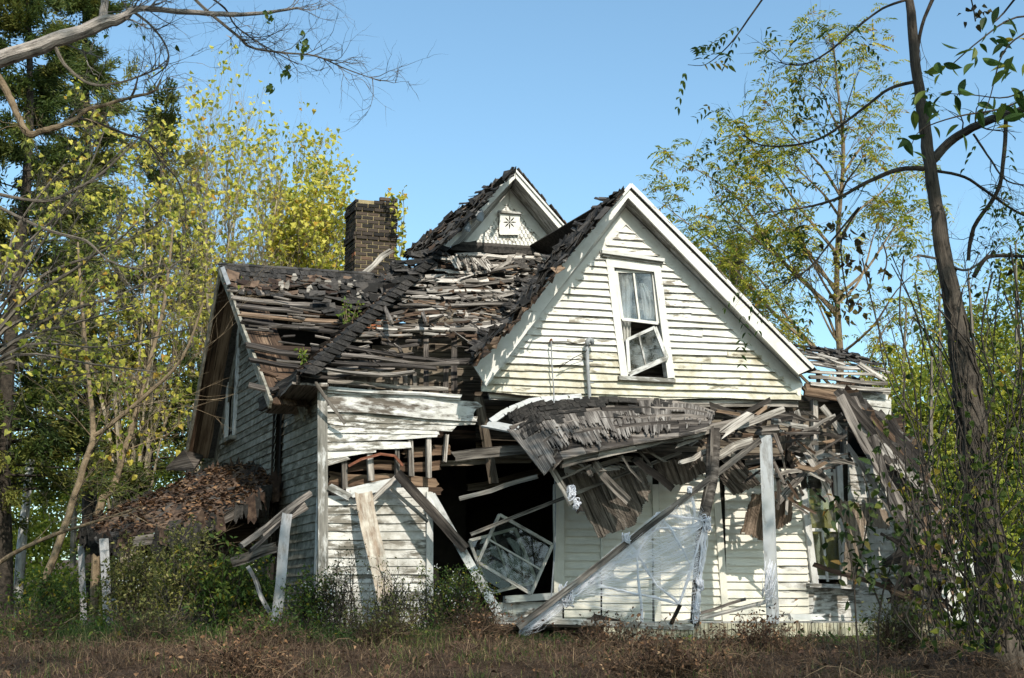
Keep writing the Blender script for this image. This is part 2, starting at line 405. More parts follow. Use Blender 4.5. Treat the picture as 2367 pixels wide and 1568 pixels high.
class MB:
    def __init__(s):
        s.V = []; s.F = []; s.UV = []; s.R = []; s.MI = []
    def face(s, pts, uvs=None, r=0.5, mi=0):
        b = len(s.V)
        s.V.extend([tuple(p) for p in pts])
        s.F.append(tuple(range(b, b + len(pts))))
        if uvs is None: uvs = [(p[0], p[2]) for p in pts]
        s.UV.extend(uvs); s.R.append(r); s.MI.append(mi)
    def idx(s, ids, uvs, r=0.5, mi=0):
        s.F.append(tuple(ids)); s.UV.extend(uvs); s.R.append(r); s.MI.append(mi)
    def build(s, name, mats, parent=None, smooth=False):
        if not isinstance(mats, (list, tuple)): mats = [mats]
        mats = [M[m] if isinstance(m, str) else m for m in mats]
        return link_mesh(name, s.V, s.F, mats, parent, s.UV, s.R, s.MI, smooth)
    # a length of sawn timber with a worn outline and splintered ends
    def board(s, A, B, w, t, face=None, rag=0.0, warp=0.0, mi=0, cols=None, seg=None, r=None, sag=0.0):
        A, B = Vector(A), Vector(B)
        d = B - A; L = d.length
        if L < 1e-4: return
        d /= L
        if face is None: face = EYE - (A + B) / 2
        wd = d.cross(Vector(face))
        if wd.length < 1e-5: wd = d.cross(UP + Vector((.1, 0, 0)))
        wd.normalize()
        n = wd.cross(d).normalized()
        if n.dot(Vector(face)) < 0: n = -n
        if cols is None: cols = 1 if (rag == 0) else max(2, min(5, int(w / 0.035)))
        if seg is None: seg = max(1, min(14, int(L / 0.22)))
        r = random.random() if r is None else r
        u0, v0 = random.random() * 40, random.random() * 40
        ph = random.random() * 100
        ends = [[(random.uniform(-1, 1) ** 3) * rag * 3 * w for _ in range(cols + 1)] for _ in (0, 1)]
        grid = []
        b0 = len(s.V)
        for i in range(seg + 1):
            q = i / seg
            c = A + d * (L * q)
            c = c + n * (warp * mnoise.noise((ph, q * 2.2, 0))) + wd * (warp * mnoise.noise((ph, 5, q * 2.2)))
            c = c - UP * (sag * 4 * q * (1 - q))
            wl = w * (1 + rag * 0.9 * mnoise.noise((ph + 9, q * L * 3.3, 1)))
            wr = w * (1 + rag * 0.9 * mnoise.noise((ph + 17, q * L * 3.3, 2)))
            for side in (1, 0):
                for j in range(cols + 1):
                    e = j / cols - 0.5
                    ww = (wl if e < 0 else wr)
                    p = c + wd * (e * ww) + n * (t / 2 if side else -t / 2)
                    if rag:
                        p = p + n * (0.25 * t * mnoise.noise((ph + j * 3, q * L * 2, side * 7)))
                        if i == 0: p = p + d * ends[0][j]
                        if i == seg: p = p + d * ends[1][j]
                    s.V.append(tuple(p))
        st = 2 * (cols + 1)
        def I(i, side, j): return b0 + i * st + side * (cols + 1) + j     # side 0 = front
        def uvp(i, j, dv=0): return (u0 + L * i / seg, v0 + w * j / cols + dv)
        for i in range(seg):
            for j in range(cols):
                s.idx((I(i, 0, j), I(i, 0, j + 1), I(i + 1, 0, j + 1), I(i + 1, 0, j)), (uvp(i, j), uvp(i, j + 1), uvp(i + 1, j + 1), uvp(i + 1, j)), r, mi)
                s.idx((I(i, 1, j + 1), I(i, 1, j), I(i + 1, 1, j), I(i + 1, 1, j + 1)), (uvp(i, j, 3), uvp(i, j + 1, 3), uvp(i + 1, j + 1, 3), uvp(i + 1, j, 3)), r, mi)
            for j, o in ((0, 0), (cols, 1)):
                a = (I(i, 0, j), I(i + 1, 0, j), I(i + 1, 1, j), I(i, 1, j))
                if o: a = a[::-1]
                uu = ((u0 + L * i / seg, v0 + 5), (u0 + L * (i + 1) / seg, v0 + 5), (u0 + L * (i + 1) / seg, v0 + 5 + t), (u0 + L * i / seg, v0 + 5 + t))
                s.idx(a, uu if not o else uu[::-1], r, mi)
        for i in (0, seg):
            for j in range(cols):
                a = (I(i, 0, j), I(i, 1, j), I(i, 1, j + 1), I(i, 0, j + 1))
                if i: a = a[::-1]
                s.idx(a, [(u0, v0), (u0 + .02, v0), (u0 + .02, v0 + w / cols), (u0, v0 + w / cols)], r, mi)
    def pboard(s, x0, y0, p0, x1, y1, p1, wpx, t=0.03, off=0.0, **kw):
        A, B = pp(x0, y0, p0, off), pp(x1, y1, p1, off)
        s.board(A, B, wpx * mpx((A.y + B.y) / 2), t, **kw)
    # one row of lap siding between two picture points on a plane: y0 top, y1 bottom at each end
    def clap(s, pl, xl, yl0, yl1, xr, yr0, yr1, lap=0.02, jit=0.8, mi=0, bow=0.0, base=0.0, r=None, ragr=0.0, ragl=0.0):
        n = pl.n
        seg = max(2, int(abs(xr - xl) / 22))
        r = random.random() if r is None else r
        u0, v0, ph = random.random() * 50, random.random() * 50, random.random() * 100
        L = (pp(xr, yr0, pl) - pp(xl, yl0, pl)).length
        b0 = len(s.V)
        H = 0.1
        for i in range(seg + 1):
            q = i / seg
            x = xl + (xr - xl) * q
            yt = yl0 + (yr0 - yl0) * q + bow * 4 * q * (1 - q)
            yb = yl1 + (yr1 - yl1) * q + bow * 4 * q * (1 - q) + jit * mnoise.noise((ph, q * seg * 0.35, 3))
            bulge = 0.012 * mnoise.noise((ph + 31, q * seg * 0.25, 3))
            xb = x; xt = x
            if i == seg and ragr: xt += random.uniform(-ragr, ragr); xb += random.uniform(-ragr, ragr)
            if i == 0 and ragl: xt += random.uniform(-ragl, ragl); xb += random.uniform(-ragl, ragl)
            T = pp(xt, yt, pl, base + 0.003)
            Bo = pp(xb, yb, pl, base + lap + bulge * (1 if lap else 0))
            Bi = pp(xb, yb, pl, base - 0.004)
            if i == 0: H = (T - Bo).length
            s.V.extend((tuple(T), tuple(Bo), tuple(Bi)))
        for i in range(seg):
            a = b0 + 3 * i
            u, u2 = u0 + L * i / seg, u0 + L * (i + 1) / seg
            s.idx((a, a + 1, a + 4, a + 3), ((u, v0 + H), (u, v0), (u2, v0), (u2, v0 + H)), r, mi)
            s.idx((a + 1, a + 2, a + 5, a + 4), ((u, v0), (u, v0 + .02), (u2, v0 + .02), (u2, v0)), r, mi)
        for a in (b0, b0 + 3 * seg):
            s.idx((a, a + 1, a + 2), ((u0, v0), (u0 + .01, v0), (u0, v0 + .1)), r, mi)
    def poly(s, pts, mi=0, r=0.5, thick=0.0, n=None):
        pts = [Vector(p) for p in pts]
        s.face(pts, [(p.x + p.y, p.z) for p in pts], r, mi)
        if thick:
            bk = [p - n * thick for p in pts]
            s.face(bk[::-1], [(p.x + p.y, p.z) for p in bk[::-1]], r, mi)
            for i in range(len(pts)):
                j = (i + 1) % len(pts)
                s.face((pts[i], bk[i], bk[j], pts[j]), None, r, mi)
    def ppoly(s, pl, pts, off=0.0, mi=0, thick=0.0):
        s.poly([pp(x, y, pl, off) for x, y in pts], mi, 0.5, thick, pl.n if isinstance(pl, Plane) else Vector((0, -1, 0)))
    def box(s, c, ax, ay, az, mi=0, r=None):
        """centre and three half-axis vectors"""
        c = Vector(c); r = random.random() if r is None else r
        P = [c + ax * i + ay * j + az * k for i in (-1, 1) for j in (-1, 1) for k in (-1, 1)]
        for f in ((0, 1, 3, 2), (4, 6, 7, 5), (0, 4, 5, 1), (2, 3, 7, 6), (0, 2, 6, 4), (1, 5, 7, 3)):
            s.face([P[i] for i in f], [(P[i].x + P[i].y, P[i].z) for i in f], r, mi)
    def tube(s, pts, rad, sides=6, mi=0, r=0.5, cap=True):
        pts = [Vector(p) for p in pts]
        if not hasattr(rad, '__len__'): rad = [rad] * len(pts)
        b0 = len(s.V)
        prev = None
        for i, p in enumerate(pts):
            d = (pts[min(i + 1, len(pts) - 1)] - pts[max(i - 1, 0)])
            if d.length < 1e-9: d = Vector((0, 0, 1))
            d.normalize()
            if prev is None:
                a = d.cross(Vector((0.31, 0.77, 0.2)))
            else:
                a = prev - d * prev.dot(d)
            if a.length < 1e-6: a = d.orthogonal()
            a.normalize(); prev = a
            b = d.cross(a)
            for k in range(sides):
                t = 2 * math.pi * k / sides
                s.V.append(tuple(p + (a * math.cos(t) + b * math.sin(t)) * rad[i]))
        for i in range(len(pts) - 1):
            for k in range(sides):
                k2 = (k + 1) % sides
                s.idx((b0 + i * sides + k, b0 + i * sides + k2, b0 + (i + 1) * sides + k2, b0 + (i + 1) * sides + k),
                      ((k / sides, i * .2), ((k + 1) / sides, i * .2), ((k + 1) / sides, i * .2 + .2), (k / sides, i * .2 + .2)), r, mi)
        if cap and sides > 3:
            for e in (0, len(pts) - 1):
                ids = [b0 + e * sides + k for k in range(sides)]
                if e == 0: ids = ids[::-1]
                s.idx(ids, [(0, 0)] * sides, r, mi)

class LB:
    """many leaves in one mesh"""
    def __init__(s): s.P = []; s.D = []; s.Nn = []; s.L = []; s.W = []; s.R = []
    def add(s, p, d, n, l, w, r=None):
        s.P.append(tuple(p)); s.D.append(tuple(d)); s.Nn.append(tuple(n)); s.L.append(l); s.W.append(w)
        s.R.append(random.random() if r is None else r)
    def build(s, name, mat, parent=None, shape='leaf', curl=0.15):
        P = np.array(s.P); D = np.array(s.D); Q = np.array(s.Nn)
        D /= np.linalg.norm(D, axis=1)[:, None] + 1e-9
        S = np.cross(D, Q); S /= np.linalg.norm(S, axis=1)[:, None] + 1e-9
        Q = np.cross(S, D)
        L = np.array(s.L)[:, None]; W = np.array(s.W)[:, None]
        if shape == 'leaf':
            prof = [(0, 0), (0.30, 0.46), (0.62, 0.38), (1, 0), (0.62, -0.38), (0.30, -0.46)]
        elif shape == 'heart':
            prof = [(0.08, 0), (0.0, 0.3), (0.28, 0.52), (1, 0), (0.28, -0.52), (0.0, -0.3)]
        elif shape == 'broad':
            h = [(.06, .14), (.16, .30), (.30, .43), (.46, .47), (.62, .40), (.78, .25), (.91, .09)]
            prof = [(0, 0)] + h + [(1, 0)] + [(a, -b) for a, b in h[::-1]]
        else:
            prof = [(0, 0), (0.45, 0.5), (1, 0), (0.45, -0.5)]
        k = len(prof)
        A = np.stack([P + D * (L * u) + S * (W * v) + Q * (W * abs(v) * 0.5 - L * curl * u * u) for u, v in prof], 1)
        n = len(P)
        Fc = np.arange(n * k).reshape(n, k).tolist()
        return link_mesh(name, A.reshape(-1, 3), Fc, [M[mat] if isinstance(mat, str) else mat], parent, None, s.R)

def ribbons(name, pts, wid, side, mat, parent=None, rnd=None):
    """pts (n,k,3), wid (n,k), side (n,3): thin blades"""
    n, k, _ = pts.shape
    a = pts - side[:, None, :] * wid[:, :, None] / 2
    b = pts + side[:, None, :] * wid[:, :, None] / 2
    V = np.stack([a, b], 2).reshape(n, k * 2, 3)
    base = (np.arange(n) * k * 2)[:, None]
    fs = []
    for i in range(k - 1):
        fs.append(np.stack([base[:, 0] + 2 * i, base[:, 0] + 2 * i + 1, base[:, 0] + 2 * i + 3, base[:, 0] + 2 * i + 2], 1))
    Fc = np.stack(fs, 1).reshape(-1, 4)
    if rnd is None: rnd = NP.random(n)
    return link_mesh(name, V.reshape(-1, 3), Fc.tolist(), [M[mat]], parent, None, np.repeat(rnd, k - 1))

def inside(pt, poly):
    x, y = pt; c = False
    j = len(poly) - 1
    for i in range(len(poly)):
        xi, yi = poly[i]; xj, yj = poly[j]
        if (yi > y) != (yj > y) and x < (xj - xi) * (y - yi) / (yj - yi) + xi: c = not c
        j = i
    return c

def sample(poly):
    xs = [p[0] for p in poly]; ys = [p[1] for p in poly]
    while True:
        q = (random.uniform(min(xs), max(xs)), random.uniform(min(ys), max(ys)))
        if inside(q, poly): return q

def interp(tab, y):
    """tab: list of (y, x) with growing y"""
    if y <= tab[0][0]: return tab[0][1]
    for (a, b), (c, d) in zip(tab, tab[1:]):
        if y <= c: return b + (d - b) * (y - a) / (c - a)
    return tab[-1][1]

def poly_smooth(pts, k=4):
    """Catmull-Rom through the given points; each is (Vector, radius)"""
    out = []
    n = len(pts)
    for i in range(n - 1):
        p0, p1, p2, p3 = pts[max(i - 1, 0)], pts[i], pts[i + 1], pts[min(i + 2, n - 1)]
        for j in range(k):
            t = j / k
            v = 0.5 * ((2 * p1[0]) + (p2[0] - p0[0]) * t + (2 * p0[0] - 5 * p1[0] + 4 * p2[0] - p3[0]) * t * t + (3 * p1[0] - p0[0] - 3 * p2[0] + p3[0]) * t ** 3)
            out.append((v, lerp(p1[1], p2[1], t)))
    out.append(pts[-1])
    return out

def rv(a=1.0): return Vector((random.uniform(-a, a), random.uniform(-a, a), random.uniform(-a, a)))

# ------------------------------------------------------------------ ground
def gz(x, y):
    if y > 11.5: z = 0.0
    elif y > 8.0:
        q = (11.5 - y) / 3.5; z = -0.16 * q * q * (3 - 2 * q)
    else:
        q = min(1.0, (8.0 - y) / 3.6); z = -0.16 - 1.07 * q * q * (3 - 2 * q) - 0.12 * q * 0
    if 5 < y < 60:
        z += 0.035 * mnoise.noise((x * 0.5, y * 0.5, 0)) + 0.05 * mnoise.noise((x * 0.17, y * 0.17, 4)) 
        if y < 14.5: z += 0.08 * mnoise.noise((x * 1.1, y * 1.3, 2)) + .03 * mnoise.noise((x * 4, y * 4, 2))
    if y > 40: z += min(12.0, (y - 40) * 0.05)
    return z

def build_ground():
    xs = [-400, -200, -100, -60, -40, -30] + list(np.arange(-24, 24.01, 0.4)) + [30, 40, 60, 100, 200, 400]
    ys = [-200, -60, -20, -6, 0, 3, 3.8] + list(np.arange(4.2, 16.01, 0.25)) + list(np.arange(16.5, 30, 0.8)) + [32, 36, 42, 50, 60, 80, 120, 200, 400, 900]
    V = [(x, y, gz(x, y)) for y in ys for x in xs]
    nx = len(xs)
    Fc = [(j * nx + i, j * nx + i + 1, (j + 1) * nx + i + 1, (j + 1) * nx + i) for j in range(len(ys) - 1) for i in range(nx - 1)]
    g = link_mesh('ground', V, Fc, [M['earth']], None, None, None, None, True)
    g['kind'] = 'structure'
    b = MB()
    b.face([(-300, -3.5, -1.22), (300, -3.5, -1.22), (300, 3.3, -1.22), (-300, 3.3, -1.22)])
    r = b.build('road', 'asphalt')
    r['kind'] = 'structure'
build_ground()

# ------------------------------------------------------------------ the house
hc = C0 + dF * 4.4 + dS * 2.5
hc.z = 0
HOUSE = thing('abandoned_house', hc, 'collapsing white clapboard house with two gables, rotten roof and brick chimney', 'house')
ZD = 0.20                                    # porch and ground floor level

def lerp(a, b, t): return a + (b - a) * t

def gable_front():
    xl = lambda y: interp([(518, 1447), (793, 1204), (893, 1124), (930, 1100)], y)
    xr = lambda y: interp([(518, 1447), (916, 1848), (940, 1850)], y)
    wl = lambda y: 1399 + (y - 593) * (35 / 278)
    wr = lambda y: 1525 + (y - 604) * (34 / 269)
    mb = MB()
    for pg in ([(1447, 500), (1405, 600), (1437, 872), (1437, 905), (1110, 900)], [(1447, 500), (1522, 608), (1553, 874), (1553, 912), (1848, 920)],
               [(1437, 874), (1553, 876), (1553, 912), (1437, 905)], [(1447, 500), (1522, 608), (1405, 600)]):
        mb.ppoly(PW, pg, -0.03, 1)
    yc = 522.0; k = 0
    while yc < 906:
        h = 16.6 + random.uniform(-0.8, 0.8)
        def line(x, y): 
            q = (y - 520) / 390
            m = 0.075 * (1 - q) + 0.024 * q
            sagl = 7 * max(0, (q - 0.55)) * max(0, (1350 - x) / 230) * (-1)
            return y + m * (x - 1450) + sagl
        y0, y1 = yc - 2, yc + h
        # solve the ends against the slanted friezes
        def ends(y):
            a, b = xl(y), xr(y)
            for _ in range(8): a = xl(line(a, y)); b = xr(line(b, y))
            return a, b
        a0, b0 = ends(y1)
        if yc < 545: a0 -= 2; b0 += 2
        a0 -= 3; b0 += 3
        spans = [(a0, b0)]
        ym = line(1450, y1)
        if 588 < yc + 4 and yc < 868:
            spans = [(a0, wl(ym) + 3), (wr(ym) - 3, b0)]
        for (xa, xb) in spans:
            if xb - xa < 6: continue
            cuts = [xa]
            if xb - xa > 110 and random.random() < 0.75: cuts.append(random.uniform(xa + 60, xb - 60))
            cuts.append(xb)
            for c0, c1 in zip(cuts, cuts[1:]):
                kick = random.uniform(-2, 2) if random.random() < 0.4 else 0
                if k == 14 and c0 > 1500: kick = 4
                mb.clap(PW, c0, line(c0, y0), line(c0, y1), c1, line(c1, y0) + kick, line(c1, y1) + kick, 0.04 + random.uniform(0, .014), 1.8, mi=2 if yc > 790 and random.random() < (yc - 780) / 60 else 0)
        yc += h; k += 1
    # a last row of uneven, dirty boards at the foot
    mb.clap(PW, 1112, 893, 905, 1300, 905, 922, 0.03, 3, ragr=6, mi=2)
    mb.clap(PW, 1310, 906, 921, 1560, 908, 921, 0.02, 3, ragl=6, mi=2)
    mb.clap(PW, 1500, 904, 924, 1840, 908, 918, 0.03, 2, mi=2)
    mb.build('gable_wall', ['paint', 'dark', 'paint_low'], HOUSE)
    # frieze boards on the wall under the rakes
    def rake_pair(pl, plw, outL, outR, inL, inR, frL0, frR0, frL1, frR1, apx, apin, apf0, apf1, back, mats, names):
        L = MB()
        for (o, i, p0, p1) in ((outL, inL, apx, apin), (outR, inR, apx, apin)):
            b = MB()
            A = [pp(*p0, pl), pp(*o, pl), pp(*i, pl), pp(*p1, pl)]
            b.poly(A, 0, 0.5, 0.035, pl.n)
            # small crown strip along the top edge
            b.board(A[0] + pl.n * 0.02, A[1] + pl.n * 0.02, 0.055, 0.03, pl.n, rag=0.05, cols=2)
            b.build('rake_board', mats[0], HOUSE)
        for (i, f0, ap) in ((inL, frL0, apin), (inR, frR0, apin)):
            b = MB()
            a0, a1 = pp(*ap, pl, -0.036), pp(*i, pl, -0.036)
            c0, c1 = pp(*apf0, plw, 0.005), pp(*f0, plw, 0.005)
            n = (a1 - a0).cross(c0 - a0).normalized()
            K = 5
            for k in range(2):
                q0, q1 = k / 2 + 0.004, (k + 1) / 2 - 0.004
                for j in range(4):
                    s0, s1 = j / 4, (j + 1) / 4
                    g = lambda s, q: lerp(lerp(a0, a1, s), lerp(c0, c1, s), q)
                    b.face([g(s0, q0), g(s1, q0), g(s1, q1), g(s0, q1)], [(s0 * 4, q0), (s1 * 4, q0), (s1 * 4, q1), (s0 * 4, q1)], random.random() * .5 + .3)
            b.build('soffit', mats[1], HOUSE)
        for (f0, f1) in ((frL0, frL1), (frR0, frR1)):
            b = MB()
            b.poly([pp(*apf0, plw, 0.034), pp(*f0, plw, 0.034), pp(*f1, plw, 0.034), pp(*apf1, plw, 0.034)], 0, 0.5, 0.03, plw.n)
            b.build('frieze_board', mats[0], HOUSE)
    rake_pair(PR, PW, (1095, 845), (1878, 851), (1124, 893), (1846, 866), (1119, 890), (1856, 888), (1124, 895), (1848, 917),
              (1457, 429), (1452, 457), (1446, 480), (1447, 519), 0.5, ('trim', 'trim_worn'), None)
gable_front()

def plank_window(pl, cas, name, parent):
    pass

def gable_window():
    win = MB()
    def strip(mb, x0, y0, x1, y1, wpx, off, t=0.03, mi=0):
        mb.pboard(x0, y0, PW, x1, y1, PW, wpx, t, off, face=PW.n, mi=mi, seg=4, warp=0.004)
    strip(win, 1408, 600, 1443, 871, 18, 0.035)
    strip(win, 1517, 610, 1551, 874, 18, 0.035)
    strip(win, 1402, 605, 1524, 618, 26, 0.036)
    wf = win.build('window', 'trim', HOUSE)
    c = MB()
    strip(c, 1390, 583, 1534, 603, 8, 0.075, 0.09)
    strip(c, 1393, 590, 1531, 609, 7, 0.055, 0.06)
    c.build('window_cap', 'trim_worn', wf)
    s = MB()
    strip(s, 1429, 874, 1559, 881, 9, 0.06, 0.09)
    s.build('sill', 'trim_worn', wf)
    up = MB()
    q = [(1423, 627), (1510, 629), (1521, 748), (1437, 738)]
    for (a, b, ww) in ((0, 1, 7), (1, 2, 9), (2, 3, 7), (3, 0, 9)):
        strip(up, *q[a], *q[b], ww, -0.012, 0.03)
    strip(up, 1464, 628, 1478, 742, 4.5, -0.010, 0.026)
    us = up.build('sash', 'trim', wf)
    g = MB()
    g.ppoly(PW, q, -0.02)
    g.build('pane', 'glass_sky', us)
    lo = MB()
    q2 = [(1449, 786), (1513, 757), (1541, 828), (1454, 866)]
    offs = [-0.05, 0.0, 0.07, 0.02]
    P3 = [pp(*q2[i], PW, offs[i]) for i in range(4)]
    for a, b, ww in ((0, 1, .045), (1, 2, .06), (2, 3, .07), (3, 0, .05)):
        lo.board(P3[a], P3[b], ww, 0.035, PW.n, seg=3)
    lo.board(lerp(P3[0], P3[1], .42), lerp(P3[3], P3[2], .45), 0.028, 0.03, PW.n, seg=2)
    ls = lo.build('sash', 'trim_worn', wf)
    ls['label'] = 'lower sash hanging askew'
    g = MB(); g.poly(P3); g.build('pane', 'glass', ls)
    # jamb reveals and the room behind
    j = MB()
    O = [(1419, 616), (1508, 624), (1543, 872), (1453, 870)]
    a = [pp(x, y, PW, 0.01) for x, y in O]; b = [p - PW.n * 0.14 for p in a]
    for i in range(4):
        k = (i + 1) % 4
        j.face([a[i], a[k], b[k], b[i]])
    j.build('jamb', 'trim_worn', wf)
    # curtain behind the upper sash: folds, parted at the middle
    cu = MB()
    for (x0, x1, y0, y1, pinch) in ((1428, 1462, 632, 790, 0.5), (1478, 1512, 655, 738, 0.35)):
        nn, mm = 14, 8
        ids = []
        for iy in range(mm + 1):
            for ix in range(nn + 1):
                u, v = ix / nn, iy / mm
                x = lerp(x0, x1, u) + 12 * v
                if pinch > .4: x = lerp(x, x0 + 12 * v + (x1 - x0) * (u * (1 - 0.55 * v)), 0.9)
                else: x = lerp(x, x0 + 12 * v + (x1 - x0) * (u * (0.25 + 0.6 * math.sin(v * 2.6))), 0.9)
                y = lerp(y0, y1, v)
                ids.append(pp(x, y, PW, -0.10 - 0.025 * math.sin(u * 17 + v)))
        bse = len(cu.V)
        cu.V.extend([tuple(p) for p in ids])
        for iy in range(mm):
            for ix in range(nn):
                k = bse + iy * (nn + 1) + ix
                cu.idx((k, k + 1, k + nn + 2, k + nn + 1), [(0, 0)] * 4, 0.3 + 0.5 * (ix % 3) / 2)
    cu.build('curtain', 'curtain', wf, True)
    bk = MB()
    bk.ppoly(PW, [(1380, 590), (1560, 590), (1580, 900), (1400, 900)], -0.75)
    bk.build('room_wall', 'inner', HOUSE)
gable_window()

# ---- left part of the front wall
def front_left():
    mb = MB()
    mb.pboard(745, 886, PF, 747, 1445, PF, 23, 0.05, 0.045, face=PF.n, seg=8, warp=0.01)
    o = mb.build('corner_board', 'trim_worn', HOUSE)
    s = MB()
    s.board(C0 + nS * 0.03 + dS * 0.06 + UP * 3.05 - UP * C0.z, C0 + nS * 0.03 + dS * 0.06 + UP * 0.0 - UP * C0.z, 0.12, 0.04, nS, seg=6)
    s.build('corner_board', 'trim_worn', HOUSE)
    # frieze and moulding
    f = MB()
    f.pboard(757, 927, PF, 1104, 951, PF, 46, 0.04, 0.03, face=PF.n, rag=0.10, seg=12, warp=0.03)
    f.build('frieze_board', 'paint_fr', HOUSE)
    f = MB()
    f.pboard(757, 899, PF, 1065, 918, PF, 8, 0.07, 0.09, face=PF.n, rag=0.12, seg=10, warp=0.02)
    f.pboard(757, 906, PF, 1062, 924, PF, 6, 0.04, 0.06, face=PF.n, rag=0.12, seg=10, warp=0.02)
    f.build('cornice', 'trim_worn', HOUSE)
    mb = MB()
    rows = [(951, 972, 1106, 965, 982), (969, 981, 1052, 984, 998), (980, 1001, 1010, 990, 1004), (1000, 1022, 1008, 1000, 1012),
            (1021, 1042, 945, 1024, 1036), (1041, 1061, 862, 1038, 1046), (1060, 1078, 805, 1055, 1062)]
    for a, b, x, c, d in rows:
        mb.clap(PF, 756, a - 2, b, x, c - 2, d, 0.022, 3.0, ragr=8, bow=random.uniform(-1, 3))
    y = 1128; k = 0
    while y < 1448:
        h = 19.6 + random.uniform(-1, 1)
        xl, xr = 757, 990
        if k == 0: xl = 800
        if random.random() < 0.35:
            c = random.uniform(820, 930)
            mb.clap(PF, xl, y - 2, y + h, c, y - 1.5, y + h, 0.022, 1.8)
            mb.clap(PF, c, y - 1.5 , y + h, xr, y - 1 , y + h + .5, 0.026, 1.8)
        else:
            mb.clap(PF, xl, y - 2, y + h, xr, y - 1, y + h + .5, 0.022, 1.8, bow=random.uniform(-1, 1.5))
        y += h; k += 1
    mb.ppoly(PF, [(740, 1135), (988, 1135), (990, 1460), (740, 1460)], -0.03, 1)
    mb.ppoly(PF, [(740, 890), (900, 900), (880, 1030), (790, 1052), (740, 1070)], -0.03, 1)
    mb.build('front_wall', ['paint_worn', 'dark'], HOUSE)
    c = MB()
    c.pboard(993, 1138, PF, 993, 1392, PF, 15, 0.05, 0.05, face=PF.n, rag=0.1, seg=8)
    c.build('door_jamb', 'trim_worn', HOUSE)
    # bare studs in the torn opening
    for (x0, y0, x1, y1, w_) in ((795, 1060, 797, 1133, 12), (853, 1040, 858, 1112, 14), (917, 1030, 918, 1100, 10), (948, 1018, 951, 1102, 12), (990, 1010, 991, 1105, 11), (1033, 1005, 1027, 1068, 8)):
        b = MB(); b.pboard(x0, y0, PF, x1, y1, PF, w_, 0.09, -0.06, rag=0.06, face=PF.n)
        b.build('stud', 'grey', HOUSE)
    b = MB()
    for (x0, y0, x1, y1, w_) in ((760, 1102, 1010, 1118, 26), (800, 1078, 1020, 1075, 22), (930, 1050, 1040, 1040, 24), (760, 1128, 1018, 1138, 18)):
        b.pboard(x0, y0, PF, x1, y1, PF, w_, 0.03, -0.22, rag=0.12, face=PF.n, warp=0.05)
    b.build('lath_boards', 'brown', HOUSE)
    r = MB()
    pts = [(805, 1078), (835, 1062), (880, 1050), (912, 1054), (930, 1076)]
    for (a, b2), (c_, d) in zip(pts, pts[1:]):
        r.pboard(a, b2, PF, c_, d, PF, 6, 0.03, 0.06, rag=0.25, face=PF.n, seg=3)
    tag(r.build('rusty_metal_strip', 'rust'), 'curled rusty red metal strip hanging from the torn siding at the left', 'metal strip')
front_left()

